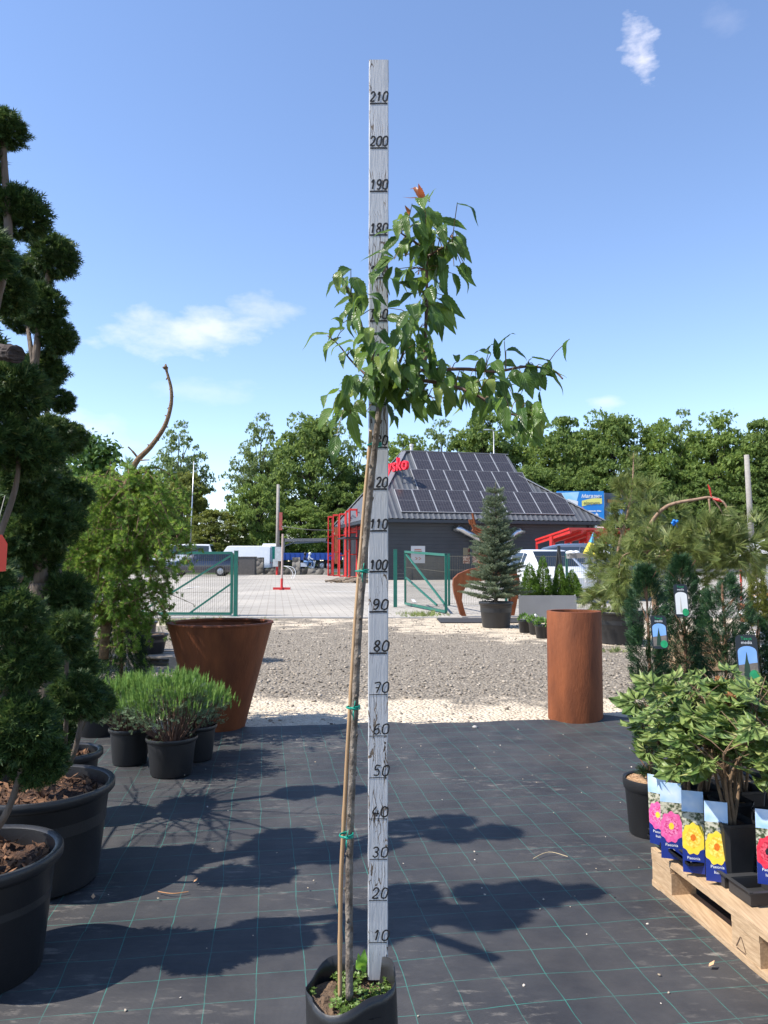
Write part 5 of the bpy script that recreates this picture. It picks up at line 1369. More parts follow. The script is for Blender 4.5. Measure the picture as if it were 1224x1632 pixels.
def conifer(name, label, cat, px, y, base_py, top_py, wpx, seed, m, N=900, size=.05, group=None, pot=None, parent=None, tmpl=None, z0=None):
    r_ = np.random.default_rng(seed); z = zt(y) if z0 is None else z0; c = Vector((X(px, y), y, z)); t = thing(name, label, cat, tuple(c), 0, group)
    zb, zt_ = P(px, base_py, y).z, P(px, top_py, y).z; rad0 = wpx / F * y / 2
    h = 1 - np.sqrt(r_.random(N)); h = np.clip(h, 0, .99); a = r_.random(N) * 6.283
    rad = rad0 * (1 - h) ** .8 * np.minimum(1, .55 + h * 4) * (.55 + .45 * r_.random(N)) * np.array([1 + .3 * mnoise.noise((math.cos(q) * 2 + seed, math.sin(q) * 2, w * 6)) for q, w in zip(a, h)])
    pos = np.stack([c.x + rad * np.cos(a), c.y + rad * np.sin(a), zb + (zt_ - zb) * h], 1); dr = np.stack([np.cos(a) * .7, np.sin(a) * .7, np.ones(N) * .9], 1) + r_.normal(size=(N, 3)) * .3
    np_link('foliage', [scatter(*(tmpl or SPRAY), pos, dr, size * (.7 + .6 * r_.random(N)), r_)], m, t)
    b = MB(); b.tube([Vector((c.x, c.y, z)), Vector((c.x, c.y, zb + (zt_ - zb) * .9))], [rad0 * .1 + .006, .003], 6); b.build('trunk', TOPBARK, t)
    if pot: b = MB(); pot_mesh(b, c, pot[0], pot[1]); b.build('pot', BLACKPOT, t, auto=40)
    return t
GOLD = leafmat('golden_thuja', (.07, .1, .015), (.2, .2, .04), rough=.6, trans=.2)
conifer('golden_thuja', 'slim golden green thuja beside the white sacks at the right edge', 'thuja', 1203, 8.4, 1000, 893, 36, 5, GOLD, N=900, size=.07)

# ================================================================== MIDDLE DISTANCE
# ---- green gates and fence
def mesh_panel(b, a, c, z0a, z1a, z0c, z1c, step=.05, hs=(.02, .35, .7, .98), r=.0028):
    a, c = Vector(a), Vector(c); L = (c - a).length; n = int(L / step)
    for i in range(1, n):
        f = i / n; p = a.lerp(c, f); b.tube([Vector((p.x, p.y, z0a + (z0c - z0a) * f)), Vector((p.x, p.y, z1a + (z1c - z1a) * f))], r, 4, caps=False)
    for h in hs: b.tube([Vector((a.x, a.y, z0a + (z1a - z0a) * h)), Vector((c.x, c.y, z0c + (z1c - z0c) * h))], r * 1.3, 4, caps=False)
WIRE = mat('fence_wire', (.08, .075, .05), (.13, .12, .09), rough=.6, scale=4)
def gate(name, label, a, c, h0, h1, diag, zb=.06):
    t = thing(name, label, 'gate', tuple(a)); a, c = Vector(a), Vector(c); za, zc = a.z + zb, c.z + zb
    b = MB(); w = .06
    b.bar((a.x, a.y, za), (a.x, a.y, a.z + h0), w, w); b.bar((c.x, c.y, zc), (c.x, c.y, c.z + h1), w, w)
    b.bar((a.x, a.y, a.z + h0), (c.x, c.y, c.z + h1), w * .98, w * .98); b.bar((a.x, a.y, za), (c.x, c.y, zc), w * .98, w * .98)
    b.build('frame', GREENMETAL, t)
    b = MB()
    for (f0, g0, f1, g1) in diag:
        p, q = a.lerp(c, f0), a.lerp(c, f1); b.bar((p.x, p.y, za + (a.z + h0 - za) * g0), (q.x, q.y, za + (a.z + h0 - za) * g1), .045, .04)
    b.build('brace', GREENMETAL, t)
    b = MB(); mesh_panel(b, a, c, za, a.z + h0, zc, c.z + h1); b.build('wire_mesh', WIRE, t)
    return t
gy = 18.0
ga, gc = Vector((X(160, gy), gy + .1, zt(gy))), Vector((X(371, gy), gy, zt(gy)))
gate('metal_gate', 'green metal gate leaf with wire mesh standing open on the left', ga, gc, 1.47, 1.47, ((.32, .03, 1, .97), (.68, .0, 1, .5)))
t = thing('gate_post', 'thick green gate post at the open left gate leaf', 'post', (X(378, gy), gy - .05, zt(gy)))
b = MB(); b.box((X(378, gy), gy - .05, zt(gy) + .76), (.085, .085, 1.5)); b.box((X(378, gy), gy - .05, zt(gy) + 1.518), (.1, .1, .012)); b.box((X(378, gy), gy - .05, zt(gy) + .006), (.2, .2, .014)); b.build('shaft', GREENMETAL, t)
g1 = G(630, 968); t = thing('gate_post', 'green gate post left of the right gate leaf behind the measuring board', 'post', tuple(g1))
b = MB(); b.box(g1 + Vector((0, 0, .77)), (.1, .1, 1.56)); b.box(g1 + Vector((0, 0, 1.56)), (.11, .11, .014)); b.build('shaft', GREENMETAL, t)
ga = G(646, 965); gc = G(711, 979); gate('metal_gate', 'green metal gate leaf with one long diagonal, opened towards the camera at right', ga, gc, 1.5, 1.42, ((.03, .95, .97, .1), (.02, .5, .8, .06)))
t = thing('wire_fence', 'thin wire mesh fence running behind the deer sculpture', 'fence', tuple(G(716, 968)))
a, c = G(716, 966), Vector((X(1010, 19.2), 19.2, zt(19.2)))
b = MB(); mesh_panel(b, a, c, a.z + .05, a.z + 1.4, c.z + .05, c.z + 1.4); b.build('wire_mesh', WIRE, t)
for f in (.0, .33, .66, 1.0):
    p = a.lerp(c, f); b = MB(); b.box(p + Vector((0, .05, .72)), (.06, .06, 1.46)); b.build('post', GREENMETAL, t)

# ---- blue spruce, deer, planter box with dwarf spruces, small pots
BLUESP = leafmat('blue_spruce', (.08, .12, .07), (.2, .24, .15), rough=.6, trans=.22, c3=(.3, .32, .2), spec=.25)
Y = 15.1; c = Vector((X(789, Y), Y, .0)); t = thing('blue_spruce', 'grey green blue spruce in a large black pot before the dark shop', 'spruce', tuple(c))
b = MB(); pot_mesh(b, c, .315, .5, taper=.84, lip=.04, lipw=.02); b.build('pot', BLACKPOT, t, auto=40)
b = MB(); soil_mesh(b, c, .29, .46, .02, 4); b.build('soil', DRYSOIL, t)
topz = P(791, 768, Y).z; b = MB(); b.tube([c + Vector((0, 0, .4)), Vector((c.x + .02, c.y, topz))], [.04, .006], 8); b.build('trunk', BARK, t)
r_ = np.random.default_rng(19); pos, dr, sc_ = [], [], []; b = MB()
z = .56; lev = 0
while z < topz - .12:
    h = (z - .5) / (topz - .5); R0 = .57 * (1 - h) ** .85 + .04; nb = 11 if h < .6 else 8
    for k in range(nb):
        a = k / nb * 6.283 + lev * 1.3 + r_.normal() * .2; L = R0 * (.75 + .4 * r_.random()); up_ = .12 + .45 * h
        st = Vector((c.x, c.y, z + r_.normal() * .03)); d = Vector((math.cos(a), math.sin(a), up_)).normalized(); e = st + d * L + Vector((0, 0, .06 * L))
        b.tube([st, e], [.009 * (1 - h) + .003, .002], 4, caps=False)
        for f in np.arange(.25, 1.02, .11 / max(L, .15) * .55):
            p = st.lerp(e, min(f, 1)); pos.append(p); dr.append(d); sc_.append(.12)
            for s_ in (-1, 1):
                sd_ = Vector((-d.y, d.x, 0)) * s_; pos.append(p + sd_ * .01); dr.append(d * .8 + sd_ * (.7 + .3 * r_.random()) + Vector((0, 0, .2 * r_.normal()))); sc_.append(.13 * (1.1 - .5 * f) + .03)
    z += .085 + .03 * r_.random() * (1 + h); lev += 1
for f in np.linspace(.88, 1, 6): pos.append(Vector((c.x + .02, c.y, .5 + (topz - .5) * f - .06))); dr.append(Vector((0, 0, 1))); sc_.append(.1)
np_link('needles', [scatter(*twig_template(30, .34, .034, .85, r_), np.array([tuple(p) for p in pos]), np.array([tuple(p) for p in dr]), np.array(sc_), r_)], BLUESP, t)
b.build('branches', BARK, t)

Y = 17.6; t = thing('deer_sculpture', 'rust brown steel deer sculpture with antlers standing behind the blue spruce', 'sculpture', (X(775, Y), Y, zt(Y)))
def outl(pts, y): return [(P(px, py, y).x, P(px, py, y).z) for px, py in pts]
I4 = lambda y: Matrix.Translation((0, y, 0))
hind = outl([(762, 905), (746, 908), (730, 915), (723, 922), (722, 932), (724, 946), (729, 962), (734, 981), (742, 981), (738, 968), (735, 956), (736, 944), (742, 934), (752, 928), (764, 926), (780, 924), (806, 928), (814, 940), (812, 955), (812, 980), (818, 980), (822, 958), (826, 938), (826, 922), (818, 905), (800, 900), (780, 904)], Y)
for dy, nm in ((-.17, 'side_plate'), (.17, 'side_plate')):
    b = MB(); b.extrude(hind, .02, I4(Y + dy)); b.build(nm, CORTEN, t)
b = MB(); bk = [(762, 904.5), (746, 907.5), (730, 914.5), (722.5, 922), (721.5, 932), (723.5, 946), (728.5, 962), (733, 979)]
for i in range(len(bk) - 1):
    p, q = P(*bk[i], Y), P(*bk[i + 1], Y); b.add([Vector((p.x, Y - .159, p.z)), Vector((p.x, Y + .159, p.z)), Vector((q.x, Y + .159, q.z)), Vector((q.x, Y - .159, q.z)), Vector((p.x + .02, Y - .159, p.z - .01)), Vector((p.x + .02, Y + .159, p.z - .01)), Vector((q.x + .02, Y + .159, q.z - .005)), Vector((q.x + .02, Y - .159, q.z - .005))], [(0, 1, 2, 3), (7, 6, 5, 4), (0, 4, 5, 1), (3, 2, 6, 7)])
b.build('back_plate', CORTEN, t)
b = MB(); b.extrude(outl([(762, 906), (764, 880), (766, 860), (760, 852), (752, 846), (756, 838), (770, 842), (782, 850), (786, 870), (784, 905)], Y), .22, I4(Y)); b.build('neck_and_head', CORTEN, t)
b = MB()
for pts in ([(768, 846), (760, 842), (753, 830), (752, 828)], [(757, 836), (750, 835), (748, 828)], [(760, 842), (756, 832), (753, 818)], [(775, 846), (782, 836), (792, 828), (794, 815)], [(784, 834), (785, 822)], [(768, 850), (757, 845), (752, 836), (751, 829)]): b.tube(smoothpath([P(a, d, Y + (.1 if a > 770 else -.1)) for a, d in pts], 4), .028, 6)
b.build('antlers', CORTEN, t)

Y = 16.2; z0 = zt(Y); x0, x1 = X(825, Y), X(915, Y); ztop = P(825, 949, Y).z
BOXM = mat('grey_planter', (.22, .22, .225), (.27, .27, .275), rough=.55, scale=3)
t = thing('planter_box', 'long light grey planter box with four dwarf spruces in it', 'planter', ((x0 + x1) / 2, Y, z0))
b = MB(); D = 1.6; w = .02; sk = .42
def par(cx, f): return None
b.add([(x0, Y, z0), (x1, Y, z0), (x1, Y, ztop), (x0, Y, ztop), (x0 + sk, Y + D, z0), (x1 + sk, Y + D, z0), (x1 + sk, Y + D, ztop), (x0 + sk, Y + D, ztop),
       (x0 + .03, Y + .025, ztop), (x1 - .025, Y + .025, ztop), (x1 + sk - .03, Y + D - .025, ztop), (x0 + sk + .025, Y + D - .025, ztop), (x0 + .03, Y + .025, ztop - .06), (x1 - .025, Y + .025, ztop - .06), (x1 + sk - .03, Y + D - .025, ztop - .06), (x0 + sk + .025, Y + D - .025, ztop - .06)],
      [(0, 1, 2, 3), (1, 5, 6, 2), (5, 4, 7, 6), (4, 0, 3, 7), (3, 2, 9, 8), (2, 6, 10, 9), (6, 7, 11, 10), (7, 3, 8, 11), (8, 9, 13, 12), (9, 10, 14, 13), (10, 11, 15, 14), (11, 8, 12, 15)]); b.build('shell', BOXM, t)
b = MB(); b.add([(x0 + .03, Y + .025, ztop - .05), (x1 - .025, Y + .025, ztop - .05), (x1 + sk - .03, Y + D - .025, ztop - .05), (x0 + sk + .025, Y + D - .025, ztop - .05)], [(0, 1, 2, 3)]); b.build('soil', DRYSOIL, t)
DW = leafmat('dwarf_spruce', (.06, .13, .018), (.14, .24, .04), rough=.6, trans=.3, spec=.2)
for k, (px, tp, w_, lab) in enumerate(((843, 897, 31, 'round topped bright green dwarf spruce at the left of the grey planter box'), (864, 886, 29, 'tallest pointed dwarf spruce in the grey planter box'), (891, 899, 25, 'narrow dwarf spruce third from the left in the grey planter box'), (910, 909, 31, 'low bushy dwarf spruce at the right of the grey planter box'))):
    conifer('dwarf_spruce', lab, 'spruce', px, Y + .35 + .1 * k, 951, tp, w_ * 1.25, 30 + k, DW, N=3200, size=.05, group='dwarf spruces in the grey planter', z0=ztop - .05)
SMALL = leafmat('seedling_leaf', (.06, .14, .02), (.16, .27, .06), rough=.5, trans=.25)
for k, (px, py, w_, lab) in enumerate(((834, 1009, 20, 'small black pot of leafy seedlings, leftmost of the three by the cylinder'), (850, 1012, 20, 'small black pot with a white flower among leaves, middle one'), (861, 1018, 22, 'small black pot of leafy seedlings touching the rust cylinder in view'))):
    p = G(px, py); y = p.y + .08; c = Vector((X(px, y), y, 0)); r = w_ / 2 / F * y; t = thing('seedling_pot', lab, 'potted plant', tuple(c), 0, 'small seedling pots by the rust cylinder')
    b = MB(); pot_mesh(b, c, r, .22, taper=.8, lip=.02, lipw=.006); b.build('pot', BLACKPOT, t, auto=40); b = MB(); soil_mesh(b, c, r - .01, .2, .004, k); b.build('soil', SOIL, t)
    r_ = np.random.default_rng(k); d = np.abs(sph(r_, 90)) * [1, 1, 1]; d[:, :2] *= np.sign(r_.normal(size=(90, 2)))
    np_link('leaves', [scatter(*diamonds([((0, 0), (0, 1), .25, .2)]), np.array([tuple(c)]) + [0, 0, .2] + d * [.09, .09, .1], d + [0, 0, .3], .05 + .03 * r_.random(90), r_)], SMALL, t)
    if k == 1:
        fc = c + Vector((0, -.08, .34)); np_link('flower', [scatter(*diamonds([((0, 0), (0, 1), .4, .2)]), np.tile([*fc], (14, 1)), sph(r_, 14), np.full(14, .05), r_)], WHITEP, t)
c = Vector((X(790, 16.6), 16.6, 0)); b = MB(); b.box((X(775, 16.7), 16.7, .012), (2.1, 1.2, .02)); tag(b.build('rubber_mat', mat('black_mat', (.02, .02, .022), (.035, .035, .037), rough=.8), None), 'flat black mat under the blue spruce and deer', 'mat')
# A-shaped trestle with a flag
Y = 17.2; t = thing('trestle', 'black A shaped trestle post standing behind the dwarf spruces', 'trestle', (X(885, Y), Y, zt(Y)))
b = MB(); b.bar(P(905, 985, Y), P(913 - 1, 868, Y) * 0 + P(912 - 22, 870, Y), .07, .05); b.build('leg', BLACKM, t); b = MB(); b.bar(P(877, 985, Y + .15), P(891, 870, Y + .15), .07, .05); b.build('leg', BLACKM, t)
t = thing('wrapped_board', 'grey board with white wrapping on top leaning level behind the trestle', 'board', tuple(P(930, 885, Y + .5)))
b = MB(); b.bar(P(905, 886, Y + .5), P(965, 884, Y + .5), .3, .12); b.build('board', mat('grey_board', (.2, .19, .18), (.3, .28, .26), rough=.7), t)
b = MB()
for px, w_ in ((910, .13), (918, .1), (957, .16), (963, .14)): b.lathe([(.01, -.05), (w_ * .8, -.03), (w_, 0), (w_ * .7, .04), (.01, .055)], P(px, 881, Y + .45), 12)
b.build('wrapping', WHITEP, t, smooth=True)
t = thing('flag', 'small folded flag, light blue above and yellow below, on a short stick', 'flag', tuple(P(941, 884, 17.0)))
for nm, f0, f1, m_ in (('blue_half', .0, .48, mat('flag_blue', (.06, .33, .62), (.1, .42, .7), rough=.7)), ('yellow_half', .48, 1, mat('flag_yellow', (.75, .6, .04), (.8, .68, .08), rough=.7))):
    b = MB(); nr, ns_ = 10, 18
    ap, b0, b1 = P(945.5, 848, 17.0), P(930, 882, 17.0), P(948, 886, 16.95)
    for i in range(nr + 1):
        f = f0 + (f1 - f0) * i / nr
        for j in range(ns_):
            s_ = j / (ns_ - 1); p = ap.lerp(b0.lerp(b1, s_), f); b.v.append((p.x, p.y + .05 * f * math.sin(s_ * 9 + f * 2), p.z))
    for i in range(nr):
        for j in range(ns_ - 1): b.f.append([i * ns_ + j, i * ns_ + j + 1, (i + 1) * ns_ + j + 1, (i + 1) * ns_ + j]); b.m.append(0)
    o = b.build(nm, m_, t, smooth=True); md = o.modifiers.new('thick', 'SOLIDIFY'); md.thickness = .004
b = MB(); b.tube([P(947, 846, 17.02), P(951, 900, 17.02)], .008, 6); b.build('stick', BLACKM, t)

# umbrella, notice post, crates at the right edge
c = P(1222, 884, 15.0); t = thing('parasol', 'white striped parasol top at the right edge behind the pines', 'parasol', (c.x, c.y, zt(15)))
b = MB(); b.lathe([(.75, -.02), (.72, .02), (.5, .14), (.25, .25), (.02, .32)], c - Vector((0, 0, .02)), 10); b.build('canopy', mat('parasol_white', (.6, .6, .62), (.78, .78, .78), rough=.7), t); b = MB(); b.tube([Vector((c.x, c.y, zt(15))), c + Vector((0, 0, .28))], .02, 8); b.build('pole', GALV, t)
t = thing('red_post', 'thin red post with white top seen behind the yews', 'post', tuple(G(1182, 955)))
b = MB(); p = G(1182, 960); b.tube([p, p + Vector((0, 0, .95))], .03, 8); b.build('shaft', REDPAINT, t)
for k, (px, py, lab) in enumerate(((1105, 995, 'slatted wooden crate seen between the yews'), (1212, 948, 'orange brown flower trough behind the golden thuja'))):
    y = 9.2; c = P(px, py, y); t = thing(('wooden_crate', 'flower_trough')[k], lab, ('crate', 'trough')[k], (c.x, c.y, 0)); b = MB()
    if k == 0:
        for z_ in (.06, .17, .28, .39): b.box((c.x, y - .2, z_), (.62, .018, .085)); b.box((c.x, y + .2, z_), (.62, .018, .085)); b.box((c.x - .3, y, z_), (.018, .38, .085)); b.box((c.x + .3, y, z_), (.018, .38, .085))
        for sx_ in (-.28, .28):
            for sy_ in (-.18, .18): b.box((c.x + sx_, y + sy_, .22), (.03, .015, .44))
        b.box((c.x, y, .03), (.58, .37, .02)); b.build('slats', WOOD, t)
    else:
        yy = 12.5; cc = P(px, py, yy); b.box((cc.x + .2, yy, .45), (.9, .4, .3), taper=1.1); b.build('trough', mat('terracotta', (.35, .12, .05), (.5, .2, .1), rough=.8), t)
        for sx_ in (-.3, .7): 
            b = MB(); b.box((cc.x + sx_ * .8, yy, .15), (.06, .3, .3)); b.build('leg', GREYWOOD, t)
        r_ = np.random.default_rng(3); d = sph(r_, 160); d[:, 2] = np.abs(d[:, 2])
        np_link('flowers', [scatter(*diamonds([((0, 0), (0, 1), .4, .2)]), np.array([[cc.x + .2, yy, .6]]) + d * [.42, .18, .12], d, .06 + .03 * r_.random(160), r_)], leafmat('trough_flowers', (.5, .2, .05), (.7, .5, .15), trans=.2), t)

# small broadleaf tree on the left behind the larch, and dark hedge plants there
BROAD = leafmat('broadleaf', (.03, .08, .012), (.08, .16, .03), rough=.5, trans=.25)
def small_tree(label, px, y, cpx, cpy, rx_, ry_, seed, m, N=1600, size=.07, group=None):
    r_ = np.random.default_rng(seed); c = Vector((X(px, y), y, zt(y))); t = thing('young_tree', label, 'tree', tuple(c), 0, group); cc = P(cpx, cpy, y); rx3, rz3 = rx_ / F * y, ry_ / F * y
    lob = [Vector((cc.x + r_.normal() * rx3 * .5, cc.y + r_.normal() * rx3 * .5, cc.z + r_.normal() * rz3 * .5)) for _ in range(16)]
    b = MB(); b.tube(smoothpath([c, Vector((c.x, c.y, cc.z * .5 + c.z * .5)), cc + Vector((0, 0, rz3 * .5))], 5), [.04 * (1 - i / 11) + .006 for i in range(11)], 7)
    for q in lob: b.tube([Vector((cc.x, cc.y, cc.z - rz3 * .6)), q], [.012, .003], 4, caps=False)
    b.build('trunk', BARK, t)
    pos = np.concatenate([np.array([*q]) + r_.normal(size=(N // 16, 3)) * [rx3 * .22, rx3 * .22, rz3 * .2] for q in lob])
    np_link('crown', [scatter(*diamonds([((0, 0), (0, 1), .28, .15)]), pos, r_.normal(size=pos.shape) + [0, 0, -.3], size * (.6 + .8 * r_.random(len(pos))), r_)], m, t)
small_tree('young broadleaf tree with fresh green leaves behind the larch', 150, 9.5, 152, 745, 42, 42, 2, BROAD, 1800, .075)
small_tree('low bushy young tree partly hidden between topiary and larch', 105, 8.2, 112, 860, 40, 90, 4, BROAD, 2000, .07)
small_tree('dark bushy young tree at the left edge behind the topiaries', 20, 8.8, 25, 880, 60, 110, 6, BROAD, 2600, .075)

# ================================================================== THE SHOP
TH = R(14); bu = Vector((math.cos(TH), math.sin(TH), 0)); bv = Vector((-math.sin(TH), math.cos(TH), 0))
B0 = Vector((X(601, 41), 41, 0)); ZB = zt(41) - .05
LEN = 12.75; DEP = 9.5; EZ = P(612, 826, 40.6).z; RZ = P(650, 719, 45.8).z; OV = .5
RID0, RID1, RV = 2.75, 10.0, 4.5
def bp(s, v, z): return B0 + bu * s + bv * v + Vector((0, 0, z))
shop = thing('shop_building', 'dark grey shop with steep corrugated roof covered in solar panels', 'shop', tuple(B0 + Vector((0, 0, ZB))))
m, n, l, bs = nt('dark_siding'); bs.inputs['Roughness'].default_value = .5
tc = n.new('ShaderNodeTexCoord'); wv = n.new('ShaderNodeTexWave'); wv.bands_direction = 'Z'; wv.inputs['Scale'].default_value = 1.6; wv.wave_profile = 'SAW'; l.new(tc.outputs['Object'], wv.inputs['Vector'])
bpn = n.new('ShaderNodeBump'); bpn.inputs['Strength'].default_value = .8; bpn.inputs['Distance'].default_value = .03; l.new(wv.outputs['Fac'], bpn.inputs['Height']); l.new(bpn.outputs[0], bs.inputs['Normal'])
nz = n.new('ShaderNodeTexNoise'); nz.inputs['Scale'].default_value = 1.2; l.new(tc.outputs['Object'], nz.inputs['Vector']); r1 = ramp(n, [(.3, (.02, .028, .04)), (.7, (.03, .039, .053))]); l.new(nz.outputs['Fac'], r1.inputs[0]); l.new(r1.outputs[0], bs.inputs['Base Color'])
SIDING = m
def bbox(b, s0, s1, v0, v1, z0, z1): b.box(bp((s0 + s1) / 2, (v0 + v1) / 2, (z0 + z1) / 2), (s1 - s0, v1 - v0, z1 - z0), mtx=Matrix((bu, bv, Vector((0, 0, 1)))).transposed())
b = MB(); bbox(b, 0, LEN, 0, .2, ZB, EZ); bbox(b, 0, .2, .201, DEP, ZB, EZ); bbox(b, LEN - .2, LEN, .201, DEP, ZB, EZ); bbox(b, .201, LEN - .201, DEP - .2, DEP, ZB, EZ); b.build('wall', SIDING, shop)
b = MB()
for s in (0, 5.3, 11.6, LEN): bbox(b, s - .07, s + .07, -.035, -.002, ZB, EZ - .05)
bbox(b, -.02, LEN + .02, -.02, -.003, ZB, ZB + .18); b.build('corner_trim', GRAPHITE, shop)
def roofz(s, v):
    t = min((v + OV) / (RV + OV), (s + OV) / (RID0 + OV), (LEN + OV - s) / (LEN + OV - RID1), (DEP + OV - v) / (DEP + OV - RV)); return EZ + (RZ - EZ) * max(0, t)
ROOF = mat('roof_sheet', (.1, .105, .112), (.14, .145, .152), rough=.4, metal=.4, scale=2)
b = MB()
def corr(n, start, end, across, step=.1, amp=.035):
    """profiled sheet: columns run up the slope from start(k) to end(k)"""
    ks = int(across / step); o = len(b.v)
    for k in range(ks + 1):
        a, c = start(k * step), end(k * step); h = n * (amp if (k % 3 == 0) else 0)
        b.v.append(tuple(a + h)); b.v.append(tuple(c + h))
    for k in range(ks): b.f.append([o + 2 * k, o + 2 * k + 2, o + 2 * k + 3, o + 2 * k + 1]); b.m.append(0)
def top_f(s):
    t = min(1, (s + OV) / (RID0 + OV), 1 if s <= SR else TR * (LEN + OV - s) / (LEN + OV - SR)); v = -OV + (RV + OV) * t; return bp(s, v, EZ + (RZ - EZ) * t)
nf = (bu.cross(bp(0, RV, RZ) - bp(0, -OV, EZ))).normalized()
up_s = (bp(0, RV, RZ) - bp(0, -OV, EZ)); SL = up_s.length; up_s.normalize()
def on_roof(px, py):
    r = ray(px, py); o = Vector((0, 0, CAMH)); k = (bp(0, -OV, EZ) + nf * .1 - o).dot(nf) / r.dot(nf); p = o + r * k
    d = p - bp(0, -OV, EZ); return d.dot(bu), d.dot(up_s)
SR, TR = on_roof(828, 756.5); TR = TR / SL; SR -= OV * 0
corr(nf, lambda k: bp(-OV + k, -OV, EZ), lambda k: top_f(-OV + k), LEN + 2 * OV)
def top_l(v):
    t = min(1, (v + OV) / (RV + OV), (DEP + OV - v) / (DEP + OV - RV)); s = -OV + (RID0 + OV) * t; return bp(s, v, EZ + (RZ - EZ) * t)
nl = ((bp(RID0, 0, RZ) - bp(-OV, 0, EZ)).cross(bv)).normalized(); nl = nl if nl.z > 0 else -nl
corr(nl, lambda k: bp(-OV, -OV + k, EZ), lambda k: top_l(-OV + k), DEP + 2 * OV)
def top_r(v):
    t = min(TR, (v + OV) / (RV + OV), (DEP + OV - v) / (DEP + OV - RV)); s = LEN + OV - (LEN + OV - SR) * t / TR; return bp(s, v, EZ + (RZ - EZ) * t)
corr(Vector((0, 0, 1)), lambda k: bp(LEN + OV, -OV + k, EZ), lambda k: top_r(-OV + k), DEP + 2 * OV)
def top_b(s):
    t = min(1, (s + OV) / (RID0 + OV), 1 if s <= SR else TR * (LEN + OV - s) / (LEN + OV - SR)); v = DEP + OV - (DEP + OV - RV) * t; return bp(s, v, EZ + (RZ - EZ) * t)
corr(Vector((0, 0, 1)), lambda k: bp(-OV + k, DEP + OV, EZ), lambda k: top_b(-OV + k), LEN + 2 * OV)
zr = EZ + (RZ - EZ) * TR; b.add([bp(SR, -OV + (RV + OV) * TR, zr), bp(SR, DEP + OV - (DEP + OV - RV) * TR, zr), bp(SR, RV, RZ)], [(0, 1, 2)])
roof = b.build('roof', ROOF, shop)
b = MB()
for a, c in ((bp(-OV, -OV, EZ), bp(RID0, RV, RZ)), (bp(LEN + OV, -OV, EZ), bp(SR, -OV + (RV + OV) * TR, zr)), (bp(RID0, RV, RZ), bp(SR, RV, RZ)), (bp(-OV, DEP + OV, EZ), bp(RID0, RV, RZ))): b.bar(a + Vector((0, 0, .05)), c + Vector((0, 0, .05)), .3, .05)
b.build('ridge_cap', mat('ridge_metal', (.2, .2, .21), (.26, .26, .27), rough=.4, metal=.4), roof)
b = MB(); bbox(b, -OV, LEN + OV, -OV, -.001, EZ - .22, EZ - .16); bbox(b, -OV - .02, LEN + OV + .02, -OV - .1, -OV + .02, EZ - .2, EZ - .04); bbox(b, -OV - .1, -OV + .02, -OV + .021, DEP + OV, EZ - .2, EZ - .04); bbox(b, -OV + .021, -.001, .0, DEP, EZ - .22, EZ - .16); b.build('gutter', GRAPHITE, shop)
b = MB(); bbox(b, LEN - .35, LEN - .25, -.12, -.02, ZB, EZ - .2); b.build('downpipe', GRAPHITE, shop)
# solar panels: found on the roof plane, three rows
m, n, l, bs = nt('solar_cells'); bs.inputs['Roughness'].default_value = .22; bs.inputs['Specular IOR Level'].default_value = .45
tc = n.new('ShaderNodeTexCoord'); mp = n.new('ShaderNodeMapping'); mp.inputs['Rotation'].default_value = (0, 0, -TH); l.new(tc.outputs['Object'], mp.inputs[0]); br = n.new('ShaderNodeTexBrick'); br.offset = 0; br.inputs['Brick Width'].default_value = .16; br.inputs['Row Height'].default_value = .09; br.inputs['Mortar Size'].default_value = .008; br.inputs['Scale'].default_value = 1
br.inputs['Color1'].default_value = (.022, .02, .024, 1); br.inputs['Color2'].default_value = (.03, .027, .032, 1); br.inputs['Mortar'].default_value = (.09, .085, .09, 1); l.new(mp.outputs[0], br.inputs['Vector']); l.new(br.outputs['Color'], bs.inputs['Base Color'])
CELLS = m; ALU = mat('panel_frame', (.42, .43, .45), rough=.45, metal=.3)
for (bl, tr_, cnt) in (((641, 815), (897, 792), 10), ((667, 780.5), (834, 757), 7), ((665, 748), (805, 726), 6)):
    s0, t0 = on_roof(*bl); s0 = (s0 + on_roof(bl[0] - 14, bl[1] - 34)[0]) / 2; _, t1 = on_roof(bl[0] - 14, bl[1] - (34 if cnt == 10 else 31.5 if cnt == 7 else 29.5)); s1, _ = on_roof(*tr_); s1 = (s1 + on_roof(tr_[0] + (24 if cnt == 10 else 20), tr_[1] + 32)[0]) / 2; t1 += .11
    t1 = min(t1, SL - .02); w = (s1 - s0) / cnt
    for k in range(cnt):
        b = MB(); a0, a1 = s0 + k * w + .006, s0 + (k + 1) * w - .006; fr = .026; O = bp(0, -OV, EZ)
        def q(s, t, h): return O + bu * s + up_s * t + nf * h
        vs = [q(a0, t0, .05), q(a1, t0, .05), q(a1, t1, .05), q(a0, t1, .05), q(a0, t0, .1), q(a1, t0, .1), q(a1, t1, .1), q(a0, t1, .1)]
        b.add(vs, [(3, 2, 1, 0), (4, 5, 6, 7), (0, 1, 5, 4), (1, 2, 6, 5), (2, 3, 7, 6), (3, 0, 4, 7)], 0)
        tm = (t0 + t1) / 2
        for c0, c1 in ((t0 + fr, tm - .008), (tm + .008, t1 - fr)): b.add([q(a0 + fr, c0, .104), q(a1 - fr, c0, .104), q(a1 - fr, c1, .104), q(a0 + fr, c1, .104)], [(0, 1, 2, 3)], 1)
        o = b.build('solar_panel', [ALU, CELLS], shop)
